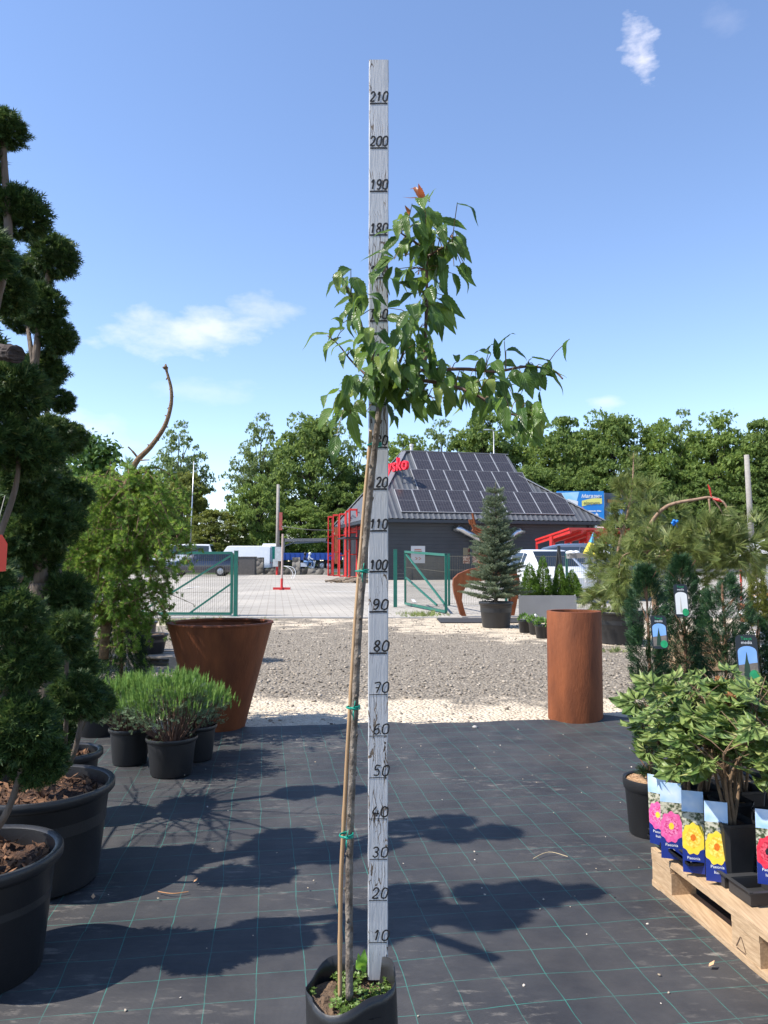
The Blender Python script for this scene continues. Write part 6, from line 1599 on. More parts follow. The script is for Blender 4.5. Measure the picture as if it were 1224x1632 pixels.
# roof vent pipe, sign, ducts, poster, window, doorway canopy
b = MB(); p = bp(RID0 + .55, RV + .3, RZ - .1); b.tube([p, p + Vector((0, 0, .55))], .1, 10); b.tube([p + Vector((0, 0, .5)), p + Vector((0, 0, .62))], .13, 10); b.build('vent_pipe', mat('white_pipe', (.6, .6, .6), rough=.4), shop)
sg = Vector((1.15, 43.2, 0)); wd_ = Vector((.55, -.83, 0)).normalized(); zc = P(640, 745, 43).z
start = sg - wd_ * 2.15; M = frame_mtx((start.x, start.y, zc - .1), wd_, (0, 0, 1))
sgn = text_mesh('Lysko', 1.08, mat('sign_red', (.72, .012, .03), rough=.35), shop, M, 'sign_lettering', extrude=.09, align='LEFT', bold=.012)
b = MB()
for f in (.15, .5, .9): p = start + wd_ * (2.15 * f); b.tube([Vector((p.x, p.y, zc - 1.3)), Vector((p.x, p.y, zc - .02))], .03, 6)
b.bar(Vector((start.x, start.y, zc - .12)), Vector((sg.x, sg.y, zc - .12)), .05, .06); b.build('sign_frame', GRAPHITE, sgn)
def front(px, py, out=0.0):
    r = ray(px, py); nn_ = -bv; o = Vector((0, 0, CAMH)); k = (B0 + nn_ * out - o).dot(nn_) / r.dot(nn_); return o + r * k
DUCT = mat('duct_steel', (.45, .46, .48), (.62, .63, .65), rough=.3, metal=.9, scale=3)
for pts in ([(726, 843), (733, 843), (742, 848), (754, 854), (766, 862), (768, 872)], [(833, 847), (826, 847), (818, 854), (810, 861), (805, 870)]):
    sp = smoothpath([front(px, py, .12 + .3 * min(1, i)) for i, (px, py) in enumerate(pts)], 4); b = MB(); b.tube(sp, .16, 12)
    for i in (3, 8, 13): 
        if i < len(sp) - 1: b.tube([sp[i], sp[i].lerp(sp[i + 1], .4)], .185, 12)
    b.build('duct_pipe', DUCT, shop, auto=40)
def plate(name, x0, y0, x1, y1, out, m_, th_=.02, parent=None):
    q = [front(x0, y1, out), front(x1, y1, out), front(x1, y0, out), front(x0, y0, out)]; b = MB(); d = bv * (th_)
    b.add(q + [p + d for p in q], [(0, 1, 2, 3), (0, 4, 5, 1), (1, 5, 6, 2), (2, 6, 7, 3), (3, 7, 4, 0)]); return b.build(name, m_, parent or shop)
po = plate('poster', 655, 870, 677.5, 897.5, .03, mat('poster_paper', (.55, .55, .55), rough=.6))
rm = mat('poster_ink', (.4, .16, .1), rough=.6)
b = MB()
for y0, y1, x0, x1 in ((875.0, 876.6, 660.5, 671.5), (877.6, 879.2, 660, 672.5)):
    q = [front(x0, y1, .033), front(x1, y1, .033), front(x1, y0, .033), front(x0, y0, .033)]; b.add(q, [(0, 1, 2, 3)])
for x0 in (661, 666.5):
    b.add([front(x0, 888, .033), front(x0 + 2, 888, .033), front(x0 + 5, 890.3, .033), front(x0 + 2, 892.6, .033), front(x0, 892.6, .033), front(x0 + 3, 890.3, .033)], [(0, 1, 2, 5), (5, 2, 3, 4)])
b.build('poster_print', rm, po)
wf = plate('window', 737, 872, 770, 899, .02, GRAPHITE, .03)
plate('pane', 738, 873, 769, 885, .024, DARKGLASS, .01, wf)
plate('boarded_pane', 738, 886, 769, 898, .024, mat('patterned_board', (.2, .06, .03), (.5, .38, .28), rough=.7, scale=14, contrast=.08), .01, wf)
b = MB(); bbox(b, -.06, -.003, 3.2, 4.4, ZB, ZB + 2.2); b.build('door', mat('door_dark', (.02, .02, .03), rough=.3), shop)
b = MB(); bbox(b, -1.2, -.003, 2.6, 5.0, ZB + 2.35, ZB + 2.43); b.build('door_canopy', GRAPHITE, shop)
b = MB(); bbox(b, -.05, -.003, .5, 9.2, ZB + 2.9, ZB + 3.1); b.build('red_fascia', REDPAINT, shop)

# free standing red steel frames in front of the left facade
LAB = ['red steel frame at the far end of the row left of the shop', 'red steel frame with orange mesh second from the far end', 'middle red steel frame of the row beside the shop', 'red steel frame second from the measuring board, thin', 'red steel frame nearest the bamboo stake, tallest of the row']
for k, (px, wpx, d, tp, bt) in enumerate(((526.5, 6, 49.0, 823, 918.5), (535.5, 8, 47.8, 820, 918.5), (546, 8.5, 46.6, 818.5, 919), (555, 6, 45.6, 814, 919.5), (563, 12, 44.6, 811, 920.5))):
    z0 = zt(d); x = X(px, d); w = wpx / F * d; h = P(px, tp, d).z - z0; t = thing('steel_frame', LAB[k], 'frame', (x, d, z0), 0, 'red steel frames beside the shop')
    b = MB(); s_ = .06; dp = .9
    cs = [(x - w / 2, d), (x + w / 2, d + .05), (x + w / 2 - .06, d + dp), (x - w / 2 - .06, d + dp)]
    for c_ in cs: b.tube([(c_[0], c_[1], z0), (c_[0], c_[1], z0 + h)], s_ * .6, 4)
    for f in (0.01, .34 + .05 * (k % 2), .66, .995):
        for i in range(4):
            if i in (0, 2) or f in (.01, .995): b.tube([(*cs[i], z0 + h * f), (*cs[(i + 1) % 4], z0 + h * f)], s_ * .5, 4)
    b.build('frame', REDPAINT, t)
    if k == 1:
        b = MB(); b.box((x, d + .5, z0 + h * .5), (w * .8, .02, h * .6)); b.build('mesh_infill', mat('orange_mesh', (.22, .05, .02), (.4, .14, .06), rough=.8, scale=6), t)
# heap of branches and boards in front of it
rg = np.random.default_rng(71); hc = G(545, 929)
t = thing('branch_pile', 'heap of dry branches and boards on the paving left of the shop', 'branch pile', tuple(hc)); b = MB()
for k in range(34):
    a = hc + Vector((rg.normal() * .55, rg.normal() * .5, .05 + .1 * rg.random())); dd = Vector((1, rg.normal() * .5, .15 * rg.normal() + .1)).normalized() * (.5 + .9 * rg.random()); e = a + dd; e.z = max(e.z, hc.z + .03); b.tube([a, a.lerp(e, .5) + Vector((0, 0, .06 * rg.normal())), e], [.03, .025, .012], 5)
b.build('branches', mat('dry_branch', (.14, .1, .07), (.34, .27, .2), rough=.95, scale=6), t)
hc2 = G(600, 929)
t = thing('timber_stack', 'low stack of boards on the paving just behind the measuring board', 'timber', tuple(hc2)); b = MB()
for k in range(9): b.box(hc2 + Vector((-.3 + .1 * rg.normal(), .2 * rg.normal(), .05 + .05 * (k // 3))), (1.5, .14, .045), rz=.15 * rg.normal())
b.build('boards', GREYWOOD, t)

# red canopy at the shop's right
t = thing('red_canopy', 'bright red sloping metal canopy with posts beside the shop', 'canopy', tuple(G(905, 935)))
A, Bq, Cq, Dq = P(853, 862, 39), P(907, 844, 35.5), P(1005, 845, 38), P(968, 861, 42); b = MB(); dz = Vector((0, 0, .09))
b.add([A, Bq, Cq, Dq, A + dz, Bq + dz, Cq + dz, Dq + dz], [(3, 2, 1, 0), (4, 5, 6, 7), (0, 1, 5, 4), (1, 2, 6, 5), (2, 3, 7, 6), (3, 0, 4, 7)]); b.build('roof', REDPAINT, t)
b = MB()
for f in (.02, .2, .4, .6, .8, .98): b.bar(A.lerp(Dq, f) - Vector((0, 0, .1)), Bq.lerp(Cq, f) - Vector((0, 0, .1)), .08, .14)
b.build('rafter', REDPAINT, t)
for f, g in ((.0, .5), (.35, .9), (.75, .6), (1, .5)):
    p = A.lerp(Dq, f).lerp(Bq.lerp(Cq, f), g); b = MB(); b.tube([Vector((p.x, p.y, zt(p.y))), p - Vector((0, 0, .05))], .1, 8); b.build('post', REDPAINT, t)
for f in (.02, .25, .48, .68, .9):
    p = A.lerp(Dq, f); b = MB(); b.box(p - Vector((0, 0, .25)), (.09, .09, .4)); b.build('bracket', REDPAINT, t)
# small signs under it
t = thing('shelf_sign', 'small stand of white and blue signs on a red rack right of the canopy', 'sign', tuple(G(957, 930))); b = MB(); pz = P(957, 855, 40); b.tube([Vector((pz.x, 40, zt(40))), Vector((pz.x, 40, pz.z + .5))], .05, 6); b.build('pole', REDPAINT, t)
for py, m_ in ((842, WHITEP), (856, WHITEP), (862, NAVY)):
    p = P(957, py, 39.9); b = MB(); b.box(p, (.34, .04, .17)); b.build('panel', m_, t)

# billboard
Y = 74; a = P(890, 787, Y); t = thing('billboard', 'blue billboard with a yellow ribbon and white Cyrillic lettering behind the shop', 'billboard', (X(925, Y), Y, zt(Y)))
w = (X(962.5, Y) - X(888, Y)); h = P(925, 783, Y).z - P(925, 829, Y).z; cx, cz = X(925, Y), (P(925, 783, Y).z + P(925, 829, Y).z) / 2
b = MB(); b.box((cx, Y, cz), (w, .25, h)); b.build('panel', mat('billboard_blue', (.005, .2, .62), (.01, .26, .7), rough=.4, scale=.6), t)
def bx(x): return X(x, Y)
b = MB(); b.add([(bx(889), Y - .131, P(0, 828, Y).z), (bx(917), Y - .131, P(0, 806, Y).z), (bx(923), Y - .131, P(0, 784, Y).z), (bx(889), Y - .131, P(0, 786, Y).z)], [(0, 1, 2, 3)]); b.build('sky_picture', mat('billboard_sky', (.1, .55, .85), (.6, .8, .92), rough=.4, scale=.8), t)
b = MB(); b.add([(bx(896), Y - .136, P(0, 806, Y).z), (bx(920), Y - .136, P(0, 812, Y).z), (bx(921), Y - .136, P(0, 799, Y).z), (bx(905), Y - .136, P(0, 795, Y).z)], [(0, 1, 2, 3)]); b.build('white_shape', WHITEP, t)
b = MB(); rp = []; 
for i in range(15): x = 927 + 32 * i / 14; yy = 801.5 - 2.2 * math.sin((i - 2) / 12 * 3.2) - (i / 14) ** 3 * 3; rp.append((x, yy))
b.add([(bx(x), Y - .14, P(0, yy - 4.4, Y).z) for x, yy in rp] + [(bx(x), Y - .14, P(0, yy + 4.6, Y).z) for x, yy in rp], [(i, 15 + i, 16 + i, i + 1) for i in range(14)]); b.build('yellow_ribbon', mat('ribbon_yellow', (.8, .75, .2), rough=.4), t)
def btxt(tx, px, py, size, m_, sh=0.0): return text_mesh(tx, size, m_, t, frame_mtx((bx(px), Y - .15, P(0, py, Y).z), (1, 0, 0), (0, 0, 1)), 'lettering', align='CENTER', bold=.012, shear=sh)
btxt('Магазин', 942, 793.5, .47, WHITEPRINT, .2); btxt('відкрито', 942.5, 804, .37, mat('ribbon_ink', (.25, .25, .1), rough=.5), .1); btxt('Городоцька, 300м', 944, 815.5, .19, WHITEPRINT); btxt('УМ', 943, 825.5, .36, WHITEPRINT, .2)
b = MB(); zz = lambda py: P(0, py, Y).z
b.add([(bx(948.5), Y - .142, zz(826)), (bx(952), Y - .142, zz(826)), (bx(952), Y - .142, zz(821.5)), (bx(953.6), Y - .142, zz(821.5)), (bx(950.2), Y - .142, zz(817)), (bx(946.8), Y - .142, zz(821.5)), (bx(948.5), Y - .142, zz(821.5))], [(0, 1, 2, 6), (5, 3, 4)]); b.build('arrow', WHITEPRINT, t)
b = MB(); b.box((bx(926.5), Y - .14, zz(812)), (.3, .02, .4)); b.build('pink_mark', PINK, t)
for x in (900, 950): b = MB(); b.tube([(bx(x), Y + .2, zt(Y)), (bx(x), Y + .2, cz)], .16, 8); b.build('post', GALV, t)
t = thing('billboard', 'dark second billboard face set at an angle beside the blue one', 'billboard', (bx(985), Y + 1, zt(Y))); b = MB(); M3b = Matrix.Rotation(.5, 3, 'Z'); b.box((bx(986), Y + 1.2, cz - .05), (2.9, .25, h * .96), mtx=M3b); b.build('panel', mat('dark_board', (.03, .035, .05), (.1, .12, .18), rough=.5, scale=1), t)
b = MB(); b.box((bx(986) + .07, Y + 1.06, cz + .5), (2.2, .06, .3), mtx=M3b); b.build('orange_band', mat('band_orange', (.45, .2, .04), rough=.5), t); b = MB(); b.box((bx(986) + .07, Y + 1.06, cz - .45), (1.8, .06, .7), mtx=M3b); b.build('picture', SKYB, t)
b = MB(); b.tube([(bx(986), Y + 1.5, zt(Y)), (bx(986), Y + 1.5, cz)], .16, 8); b.build('post', GALV, t)

# ================================================================== POLES, WALL, CABLES
def pole(name, label, px, y, top_py, r0, r1, m, lean=0.0):
    z0 = zt(y); p = Vector((X(px, y), y, z0)); t = thing(name, label, 'pole', tuple(p)); b = MB(); tp = P(px, top_py, y); b.tube([p, Vector((p.x + lean, y, tp.z))], [r0, r1], 10); b.build('shaft', m, t, smooth=True); return t, p, tp.z
t, p, tz = pole('utility_pole', 'grey concrete utility pole with meter box by the stone wall', 443, 52.0, 772, .15, .1, mat('old_pole', (.22, .2, .18), (.32, .3, .27), rough=.9))
b = MB(); b.box((p.x + .12, p.y - .22, P(0, 883, 52).z), (.5, .28, .95)); b.box((p.x - .1, p.y - .2, P(0, 897, 52).z), (.34, .22, .5)); b.build('meter_box', GALV, t)
b = MB(); b.box((p.x + .22, p.y - .2, P(0, 831, 52).z), (.22, .05, 1.2)); b.build('banner', mat('faded_red', (.3, .05, .04), (.42, .12, .1), rough=.8), t)
b = MB(); b.tube([(p.x, p.y - .18, zt(52)), (p.x, p.y - .18, P(0, 888, 52).z)], .08, 8); b.build('red_conduit', REDPAINT, t)
pole('flag_pole', 'thin grey metal pole before the left hand trees', 303, 75, 735, .07, .04, GALV, .3)
pole('utility_pole', 'grey concrete utility pole at the right before the trees', 1198, 45, 725, .19, .14, MATS['old_pole'], -.2)
t, p, tz = pole('street_lamp', 'thin curved street lamp rising behind the shop roof', 788, 70, 690, .08, .05, GALV); b = MB(); b.tube(smoothpath([(p.x, p.y, tz), (p.x - .1, p.y, tz + .25), (p.x - .5, p.y, tz + .3)], 4), .05, 6); b.box((p.x - .65, p.y, tz + .3), (.5, .2, .1)); b.build('arm', GALV, t)
b = MB(); b.tube(smoothpath([P(443, 838, 52), P(490, 844, 50), P(531, 845, 48)], 6), .025, 5); tag(b.build('power_cable', BLACKM), 'dark cable slung from the concrete pole to the red frames', 'cable')
gp = G(449, 940); t = thing('pole_stand', 'tall pinkish pole on a flat red cross foot on the paving', 'stand', tuple(gp)); b = MB(); b.box(gp + Vector((0, 0, .05)), (.68, .12, .09)); b.box(gp + Vector((0, 0, .0495)), (.11, .66, .088)); b.build('foot', REDPAINT, t)
b = MB(); b.tube([gp + Vector((0, 0, .095)), gp + Vector((0, 0, .45))], .05, 8); b.build('socket', REDPAINT, t); b = MB(); b.tube([gp + Vector((0, 0, .45)), Vector((X(451, gp.y), gp.y, P(451, 851, gp.y).z))], .042, 8); b.build('shaft', mat('pinkish_pole', (.45, .33, .28), rough=.6), t)
b = MB(); b.tube(smoothpath([P(452, 902, gp.y), P(462, 906, gp.y), P(467, 915, gp.y), P(464, 922, gp.y)], 4), .012, 5); b.tube(smoothpath([P(452, 902, gp.y - .1), P(466, 904, gp.y - .1), P(471, 912, gp.y - .1), P(468, 922, gp.y - .1)], 4), .012, 5); b.build('hose', WHITEP, t)
RUB = None
m, n, l, bs = nt('rubble_stone'); bs.inputs['Roughness'].default_value = .95; tc = n.new('ShaderNodeTexCoord'); vo = n.new('ShaderNodeTexVoronoi'); vo.inputs['Scale'].default_value = 2.6; l.new(tc.outputs['Object'], vo.inputs['Vector']); sp_ = n.new('ShaderNodeSeparateColor'); l.new(vo.outputs['Color'], sp_.inputs[0]); r1 = ramp(n, [(0, (.12, .11, .095)), (1, (.34, .31, .27))]); l.new(sp_.outputs[0], r1.inputs[0]); l.new(r1.outputs[0], bs.inputs['Base Color'])
bpn = n.new('ShaderNodeBump'); bpn.inputs['Distance'].default_value = .12; bpn.inputs['Strength'].default_value = 1; bpn.invert = True; l.new(vo.outputs['Distance'], bpn.inputs['Height']); l.new(bpn.outputs[0], bs.inputs['Normal'])
Y = 54; z0 = zt(Y); t = thing('stone_wall', 'low rubble stone wall with pillars along the road side', 'wall', (X(450, Y), Y, z0))
b = MB(); xa, xb = X(385, Y), X(528, Y); n_ = 40
for i in range(n_ + 1):
    x = xa + (xb - xa) * i / n_; h = .42 + .07 * mnoise.noise((x * 1.3, 0, 0)) + .05 * mnoise.noise((x * 5, 0, 0))
    for yy, zz_ in ((Y - .2, 0), (Y - .2 + .03 * mnoise.noise((x * 3, 4, 0)), h), (Y + .2, h), (Y + .2, 0)): b.v.append((x, yy, z0 + zz_))
for i in range(n_):
    for j in range(3): b.f.append([i * 4 + j, (i + 1) * 4 + j, (i + 1) * 4 + j + 1, i * 4 + j + 1]); b.m.append(0)
b.build('wall', MATS['rubble_stone'], t)
for px in (415, 473): b = MB(); b.box((X(px, Y), Y, z0 + .6), (.55, .5, 1.2), taper=.94); b.build('pillar', MATS['rubble_stone'], t)
b = MB(); b.box((X(393, 52.5), 52.5, zt(52) + .6), (1.3, .8, 1.2)); b.box((X(393, 52.5), 52.5, zt(52) + 1.22), (1.36, .86, .05)); t = thing('utility_cabinet', 'dark grey metal utility cabinet behind the open gate', 'cabinet', (X(393, 52.5), 52.5, zt(52))); b.build('body', mat('cabinet_grey', (.08, .075, .07), (.12, .11, .1), rough=.6), t)

# ================================================================== VEHICLES
def car(name, label, cat, loc_, rz, paint, st, hw, zbelt, wheelr, wheelx, tyre_w=.2, lights=True):
    """st: stations (x, z_low, z_top, half width at belt, half width at top, cabin?) from tail to nose along +x"""
    t = thing(name, label, cat, loc_, rz); b = MB(); o = []
    for (x, zl, ztp, wb, wt, cab) in st:
        zb_ = min(zbelt, ztp - .02)
        ring = [(x, -wb * .93, zl), (x, -wb, zl + .18), (x, -wb * 1.0, (zl + zb_) / 2 + .1), (x, -wb * .97, zb_), (x, -wt, ztp - .05), (x, -wt * .86, ztp), (x, wt * .86, ztp), (x, wt, ztp - .05), (x, wb * .97, zb_), (x, wb, (zl + zb_) / 2 + .1), (x, wb, zl + .18), (x, wb * .93, zl)]
        b.v += ring
    n = len(st); k = 12
    for i in range(n - 1):
        for j in range(k): b.f.append([i * k + j, (i + 1) * k + j, (i + 1) * k + (j + 1) % k, i * k + (j + 1) % k]); b.m.append(0)
    b.f.append(list(range(k))); b.m.append(0); b.f.append([(n - 1) * k + j for j in range(k)][::-1]); b.m.append(0)
    b.build('body', paint, t, local=True, auto=38)
    for i in range(n - 1):
        s0, s1 = st[i], st[i + 1]
        if s0[5] and s1[5]:
            for side in (-1, 1):
                def sp(s, f, e): wb, wt = s[3] * .97, s[4]; zb_ = min(zbelt, s[2] - .02); z = zb_ + (s[2] - .05 - zb_) * f; y = wb + (wt - wb) * f; return Vector((s[0] + e, side * (y + .008), z))
                b = MB(); b.add([sp(s0, .08, .03), sp(s1, .08, -.03), sp(s1, .9, -.03), sp(s0, .9, .03)], [(0, 1, 2, 3)]); b.build('side_window', DARKGLASS, t, local=True)
        if (s0[5] == 2 and s1[5] == 0) or (s0[5] == 0 and s1[5] == 2):
            a, c_ = (s0, s1) if s0[5] == 2 else (s1, s0); dirx = 1 if c_[0] > a[0] else -1; dz = Vector((dirx * .012, 0, .012))
            w0, w1 = a[4] * .84, c_[4] * .86; b = MB(); P0, P1 = Vector((a[0], 0, a[2])), Vector((c_[0], 0, c_[2])); A, B_ = P0.lerp(P1, .06), P0.lerp(P1, .94)
            b.add([A + Vector((0, -w0, 0)) + dz, A + Vector((0, w0, 0)) + dz, B_ + Vector((0, w1, 0)) + dz, B_ + Vector((0, -w1, 0)) + dz], [(0, 1, 2, 3)]); b.build('windscreen' if dirx > 0 else 'rear_window', DARKGLASS, t, local=True)
    for wx in wheelx:
        for side in (-1, 1):
            Mx = Matrix.Rotation(R(90), 3, 'X'); b = MB(); b.lathe([(wheelr * .62, -tyre_w / 2), (wheelr * .94, -tyre_w / 2), (wheelr, -tyre_w / 3), (wheelr, tyre_w / 3), (wheelr * .94, tyre_w / 2), (wheelr * .62, tyre_w / 2)], (wx, side * (hw - tyre_w * .42), wheelr), 20, mtx=Mx); wh = b.build('wheel', RUBBER, t, local=True, smooth=False)
            b = MB(); Mr = Mx; 
            b.lathe([(0, side * -(tyre_w * .46)), (wheelr * .2, side * -(tyre_w * .47)), (wheelr * .6, side * -(tyre_w * .38)), (wheelr * .63, side * -(tyre_w * .5))], (wx, side * (hw - tyre_w * .42), wheelr), 14, mtx=Mr); b.build('rim', RIM, wh, local=True)
    if lights:
        xn, xt = st[-1][0], st[0][0]
        for side in (-1, 1):
            b = MB(); b.box((xn - .07, side * st[-1][3] * .78, .66), (.2, .34, .13)); b.build('headlight', mat('lamp_glass', (.6, .6, .62), rough=.1), t, local=True)
            b = MB(); b.box((xt + .05, side * st[0][3] * .85, .8), (.16, .22, .2)); b.build('tail_light', mat('tail_red', (.45, .02, .02), rough=.2), t, local=True)
            cw = [s for s in st if s[5] == 2][-1]
            b = MB(); b.box((cw[0] + .45, side * (hw + .09), zbelt + .06), (.14, .18, .13)); b.build('wing_mirror', paint, t, local=True)
    return t
NAVYP = mat('navy_car_paint', (.012, .017, .04), rough=.25, coat=1, spec=.6); WHITECAR = mat('white_car_paint', (.72, .73, .74), rough=.25, coat=1); GREYCAR = mat('grey_car_paint', (.1, .11, .125), rough=.25, metal=.5, coat=1)
WAGON = [(-2.25, .4, .8, .74, .68, 0), (-2.2, .3, .98, .82, .72, 0), (-1.95, .25, 1.4, .86, .62, 2), (-1.0, .22, 1.48, .88, .64, 1), (0, .22, 1.47, .88, .64, 1), (.35, .22, 1.43, .88, .63, 2), (1.15, .24, .98, .87, .72, 0), (1.9, .26, .84, .83, .68, 0), (2.2, .34, .7, .7, .6, 0)]
car('parked_car', 'dark navy estate car parked behind the open gate, nose to the left', 'car', (X(320, 48.4), 48.6, zt(48.6)), R(183), NAVYP, WAGON, .88, .92, .32, (-1.35, 1.35))
HATCH = [(-2.0, .4, .85, .76, .68, 0), (-1.95, .3, 1.02, .84, .72, 0), (-1.65, .25, 1.5, .87, .62, 2), (-.8, .22, 1.58, .89, .65, 1), (.1, .22, 1.57, .89, .65, 1), (.4, .22, 1.53, .89, .64, 2), (1.25, .24, 1.02, .88, .74, 0), (1.85, .26, .88, .84, .7, 0), (2.1, .34, .72, .72, .6, 0)]
car('parked_car', 'white hatchback parked behind the blue spruce and dwarf spruces', 'car', (X(867, 24), 24.2, zt(24.2)), R(-79), WHITECAR, HATCH, .89, .98, .32, (-1.3, 1.3))
SUV = [(-2.2, .5, .95, .82, .74, 0), (-2.15, .38, 1.15, .9, .78, 0), (-1.9, .32, 1.68, .92, .68, 2), (-1.0, .3, 1.78, .94, .7, 1), (.1, .3, 1.77, .94, .7, 1), (.5, .3, 1.71, .94, .69, 2), (1.25, .32, 1.18, .93, .8, 0), (2.0, .34, 1.05, .9, .74, 0), (2.25, .45, .85, .78, .66, 0)]
car('parked_car', 'dark grey off road car parked right of the white hatchback', 'car', (X(948, 25.5), 25.6, zt(25.6)), R(-62), GREYCAR, SUV, .94, 1.12, .36, (-1.35, 1.35))
VAN = [(-2.9, .35, .9, .9, .85, 0), (-2.88, .3, 2.35, .96, .8, 0), (-2.6, .28, 2.5, .97, .82, 0), (1.2, .28, 2.5, .97, .82, 0), (1.5, .28, 2.42, .97, .82, 2), (2.35, .3, 1.25, .95, .8, 0), (2.75, .35, 1.0, .88, .7, 0), (2.85, .4, .8, .8, .6, 0)]
WV = car('delivery_van', 'white high roofed delivery van on the road behind the navy car', 'van', (X(388, 79), 79, zt(79)), R(180), WHITEP, VAN, .97, 1.2, .35, (-1.9, 1.8))
BUS = [(-3.6, .4, 1.0, 1.0, .95, 0), (-3.55, .35, 2.6, 1.05, .92, 0), (-3.4, .35, 2.72, 1.06, .94, 1), (-1.2, .35, 2.74, 1.06, .94, 1), (1.0, .35, 2.74, 1.06, .94, 1), (2.9, .35, 2.7, 1.06, .94, 2), (3.4, .4, 1.3, 1.04, .96, 0), (3.5, .45, .9, .98, .9, 0)]
car('minibus', 'white minibus with dark windows behind the larch shrub', 'minibus', (X(292, 81), 81.5, zt(81)), R(0), WHITEP, BUS, 1.06, 1.55, .4, (-2.3, 2.3))
c = Vector((X(262, 84), 84, zt(84))); 
# lorry with crane
Y = 82.5; z0 = zt(Y); lo = thing('lorry', 'green cabbed lorry with white roof, blue drop side bed and a loading crane', 'lorry', (X(480, Y), Y, z0), R(180))
TG = mat('lorry_green', (.005, .16, .12), (.008, .2, .15), rough=.35); TB = mat('lorry_blue', (.012, .06, .3), (.02, .08, .36), rough=.5)
L0 = X(480, Y)
def lx(px): return -(X(px, Y) - L0)
b = MB(); b.box((lx(433), 0, 1.65), (lx(420) - lx(446), 2.3, 1.7)); b.build('cab', TG, lo, local=True); b = MB(); b.box((lx(433), 0, 2.66), (lx(420) - lx(445), 2.26, .3), taper=.88); b.build('cab_roof', WHITEP, lo, local=True)
for s_ in (-1, 1): b = MB(); b.box((lx(428), s_ * 1.152, 2.05), (.7, .02, .6)); b.build('side_window', DARKGLASS, lo, local=True)
b = MB(); b.box((lx(420) + .012, 0, 2.05), (.02, 2.0, .7)); b.build('windscreen', DARKGLASS, lo, local=True)
b = MB(); b.box(((lx(422) + lx(540)) / 2, 0, .78), (lx(422) - lx(540), .9, .3)); b.build('chassis', BLACKM, lo, local=True)
b = MB(); ln = lx(453) - lx(545); mx_ = (lx(453) + lx(545)) / 2; b.box((mx_, 0, 1.12), (ln, 2.4, .1))
for s_ in (-1, 1): b.box((mx_, s_ * 1.18, 1.5), (ln, .05, .64))
for f in (-.5, .5): b.box((mx_ + f * (ln - .05), 0, 1.5), (.05, 2.3, .64))
for i in range(12):
    for s_ in (-1, 1): b.box((mx_ - ln / 2 + .2 + i * (ln - .4) / 11, s_ * 1.225, 1.5), (.08, .05, .62))
b.build('bed', TB, lo, local=True)
for wx in (lx(437), lx(515), lx(525)):
    for s_ in (-1, 1):
        Mx = Matrix.Rotation(R(90), 3, 'X'); b = MB(); b.lathe([(.28, -.14), (.46, -.14), (.5, -.09), (.5, .09), (.46, .14), (.28, .14)], (wx, s_ * 1.0, .5), 20, mtx=Mx); wh = b.build('wheel', RUBBER, lo, local=True); b = MB(); b.lathe([(0, -s_ * .1), (.12, -s_ * .13), (.27, -s_ * .08), (.29, -s_ * .14)], (wx, s_ * 1.0, .5), 14, mtx=Mx); b.build('rim', RIM, wh, local=True)
b = MB(); zc_ = P(0, 861, Y).z - z0; b.bar((lx(452), .2, 1.0), (lx(452), .2, zc_ + .2), .3, .35); b.bar((lx(452), .2, zc_), (lx(520), .2, zc_ + .05), .3, .32); b.bar((lx(470), .2, zc_ - .3), (lx(512), .2, zc_ - .12), .2, .2); b.bar((lx(512), .2, zc_ - .1), (lx(530), .2, zc_ - .35), .14, .14); b.bar((lx(455), .2, zc_ - .6), (lx(475), .2, zc_ - .1), .12, .12); b.build('crane_arm', mat('crane_grey', (.1, .1, .1), (.2, .2, .2), rough=.6), lo, local=True)

# scooter with two riders
Y = 72.0; z0 = zt(Y); S0 = X(492, Y); sc_ = thing('scooter', 'white and blue motor scooter carrying two riders along the road', 'scooter', (S0, Y, z0))
SCB = mat('scooter_white', (.6, .62, .66), rough=.3, coat=.5); SCBL = mat('scooter_blue', (.1, .25, .55), rough=.3)
b = MB(); b.lathe([(.0, -.16), (.14, -.13), (.2, 0), (.14, .13), (0, .16)], (.42, 0, .52), 14, sy=2.4, mtx=Matrix.Rotation(R(90), 3, 'X')); b.bar((.5, 0, .35), (.66, 0, 1.0), .3, .09); b.bar((.0, 0, .42), (.5, 0, .36), .34, .12); b.bar((-.75, 0, .62), (-.05, 0, .6), .36, .36); b.build('body', SCB, sc_, local=True, smooth=False)
b = MB(); b.bar((-.8, 0, .82), (-.02, 0, .8), .3, .1); b.build('seat', RUBBER, sc_, local=True); b = MB(); b.tube([(.62, -.33, 1.06), (.68, 0, 1.0), (.62, .33, 1.06)], .025, 6); b.build('handlebar', BLACKM, sc_, local=True)
b = MB(); b.bar((-.85, 0, .5), (-.5, 0, .48), .3, .14); b.build('rear_fairing', SCBL, sc_, local=True)
for wx in (-.55, .72): b = MB(); b.lathe([(.1, -.05), (.23, -.06), (.26, 0), (.23, .06), (.1, .05)], (wx, 0, .26), 16, mtx=Matrix.Rotation(R(90), 3, 'X')); wh = b.build('wheel', RUBBER, sc_, local=True); b = MB(); b.lathe([(0, -.05), (.13, -.055), (.0, .05)], (wx, 0, .26), 12, mtx=Matrix.Rotation(R(90), 3, 'X')); b.build('rim', RIM, wh, local=True)
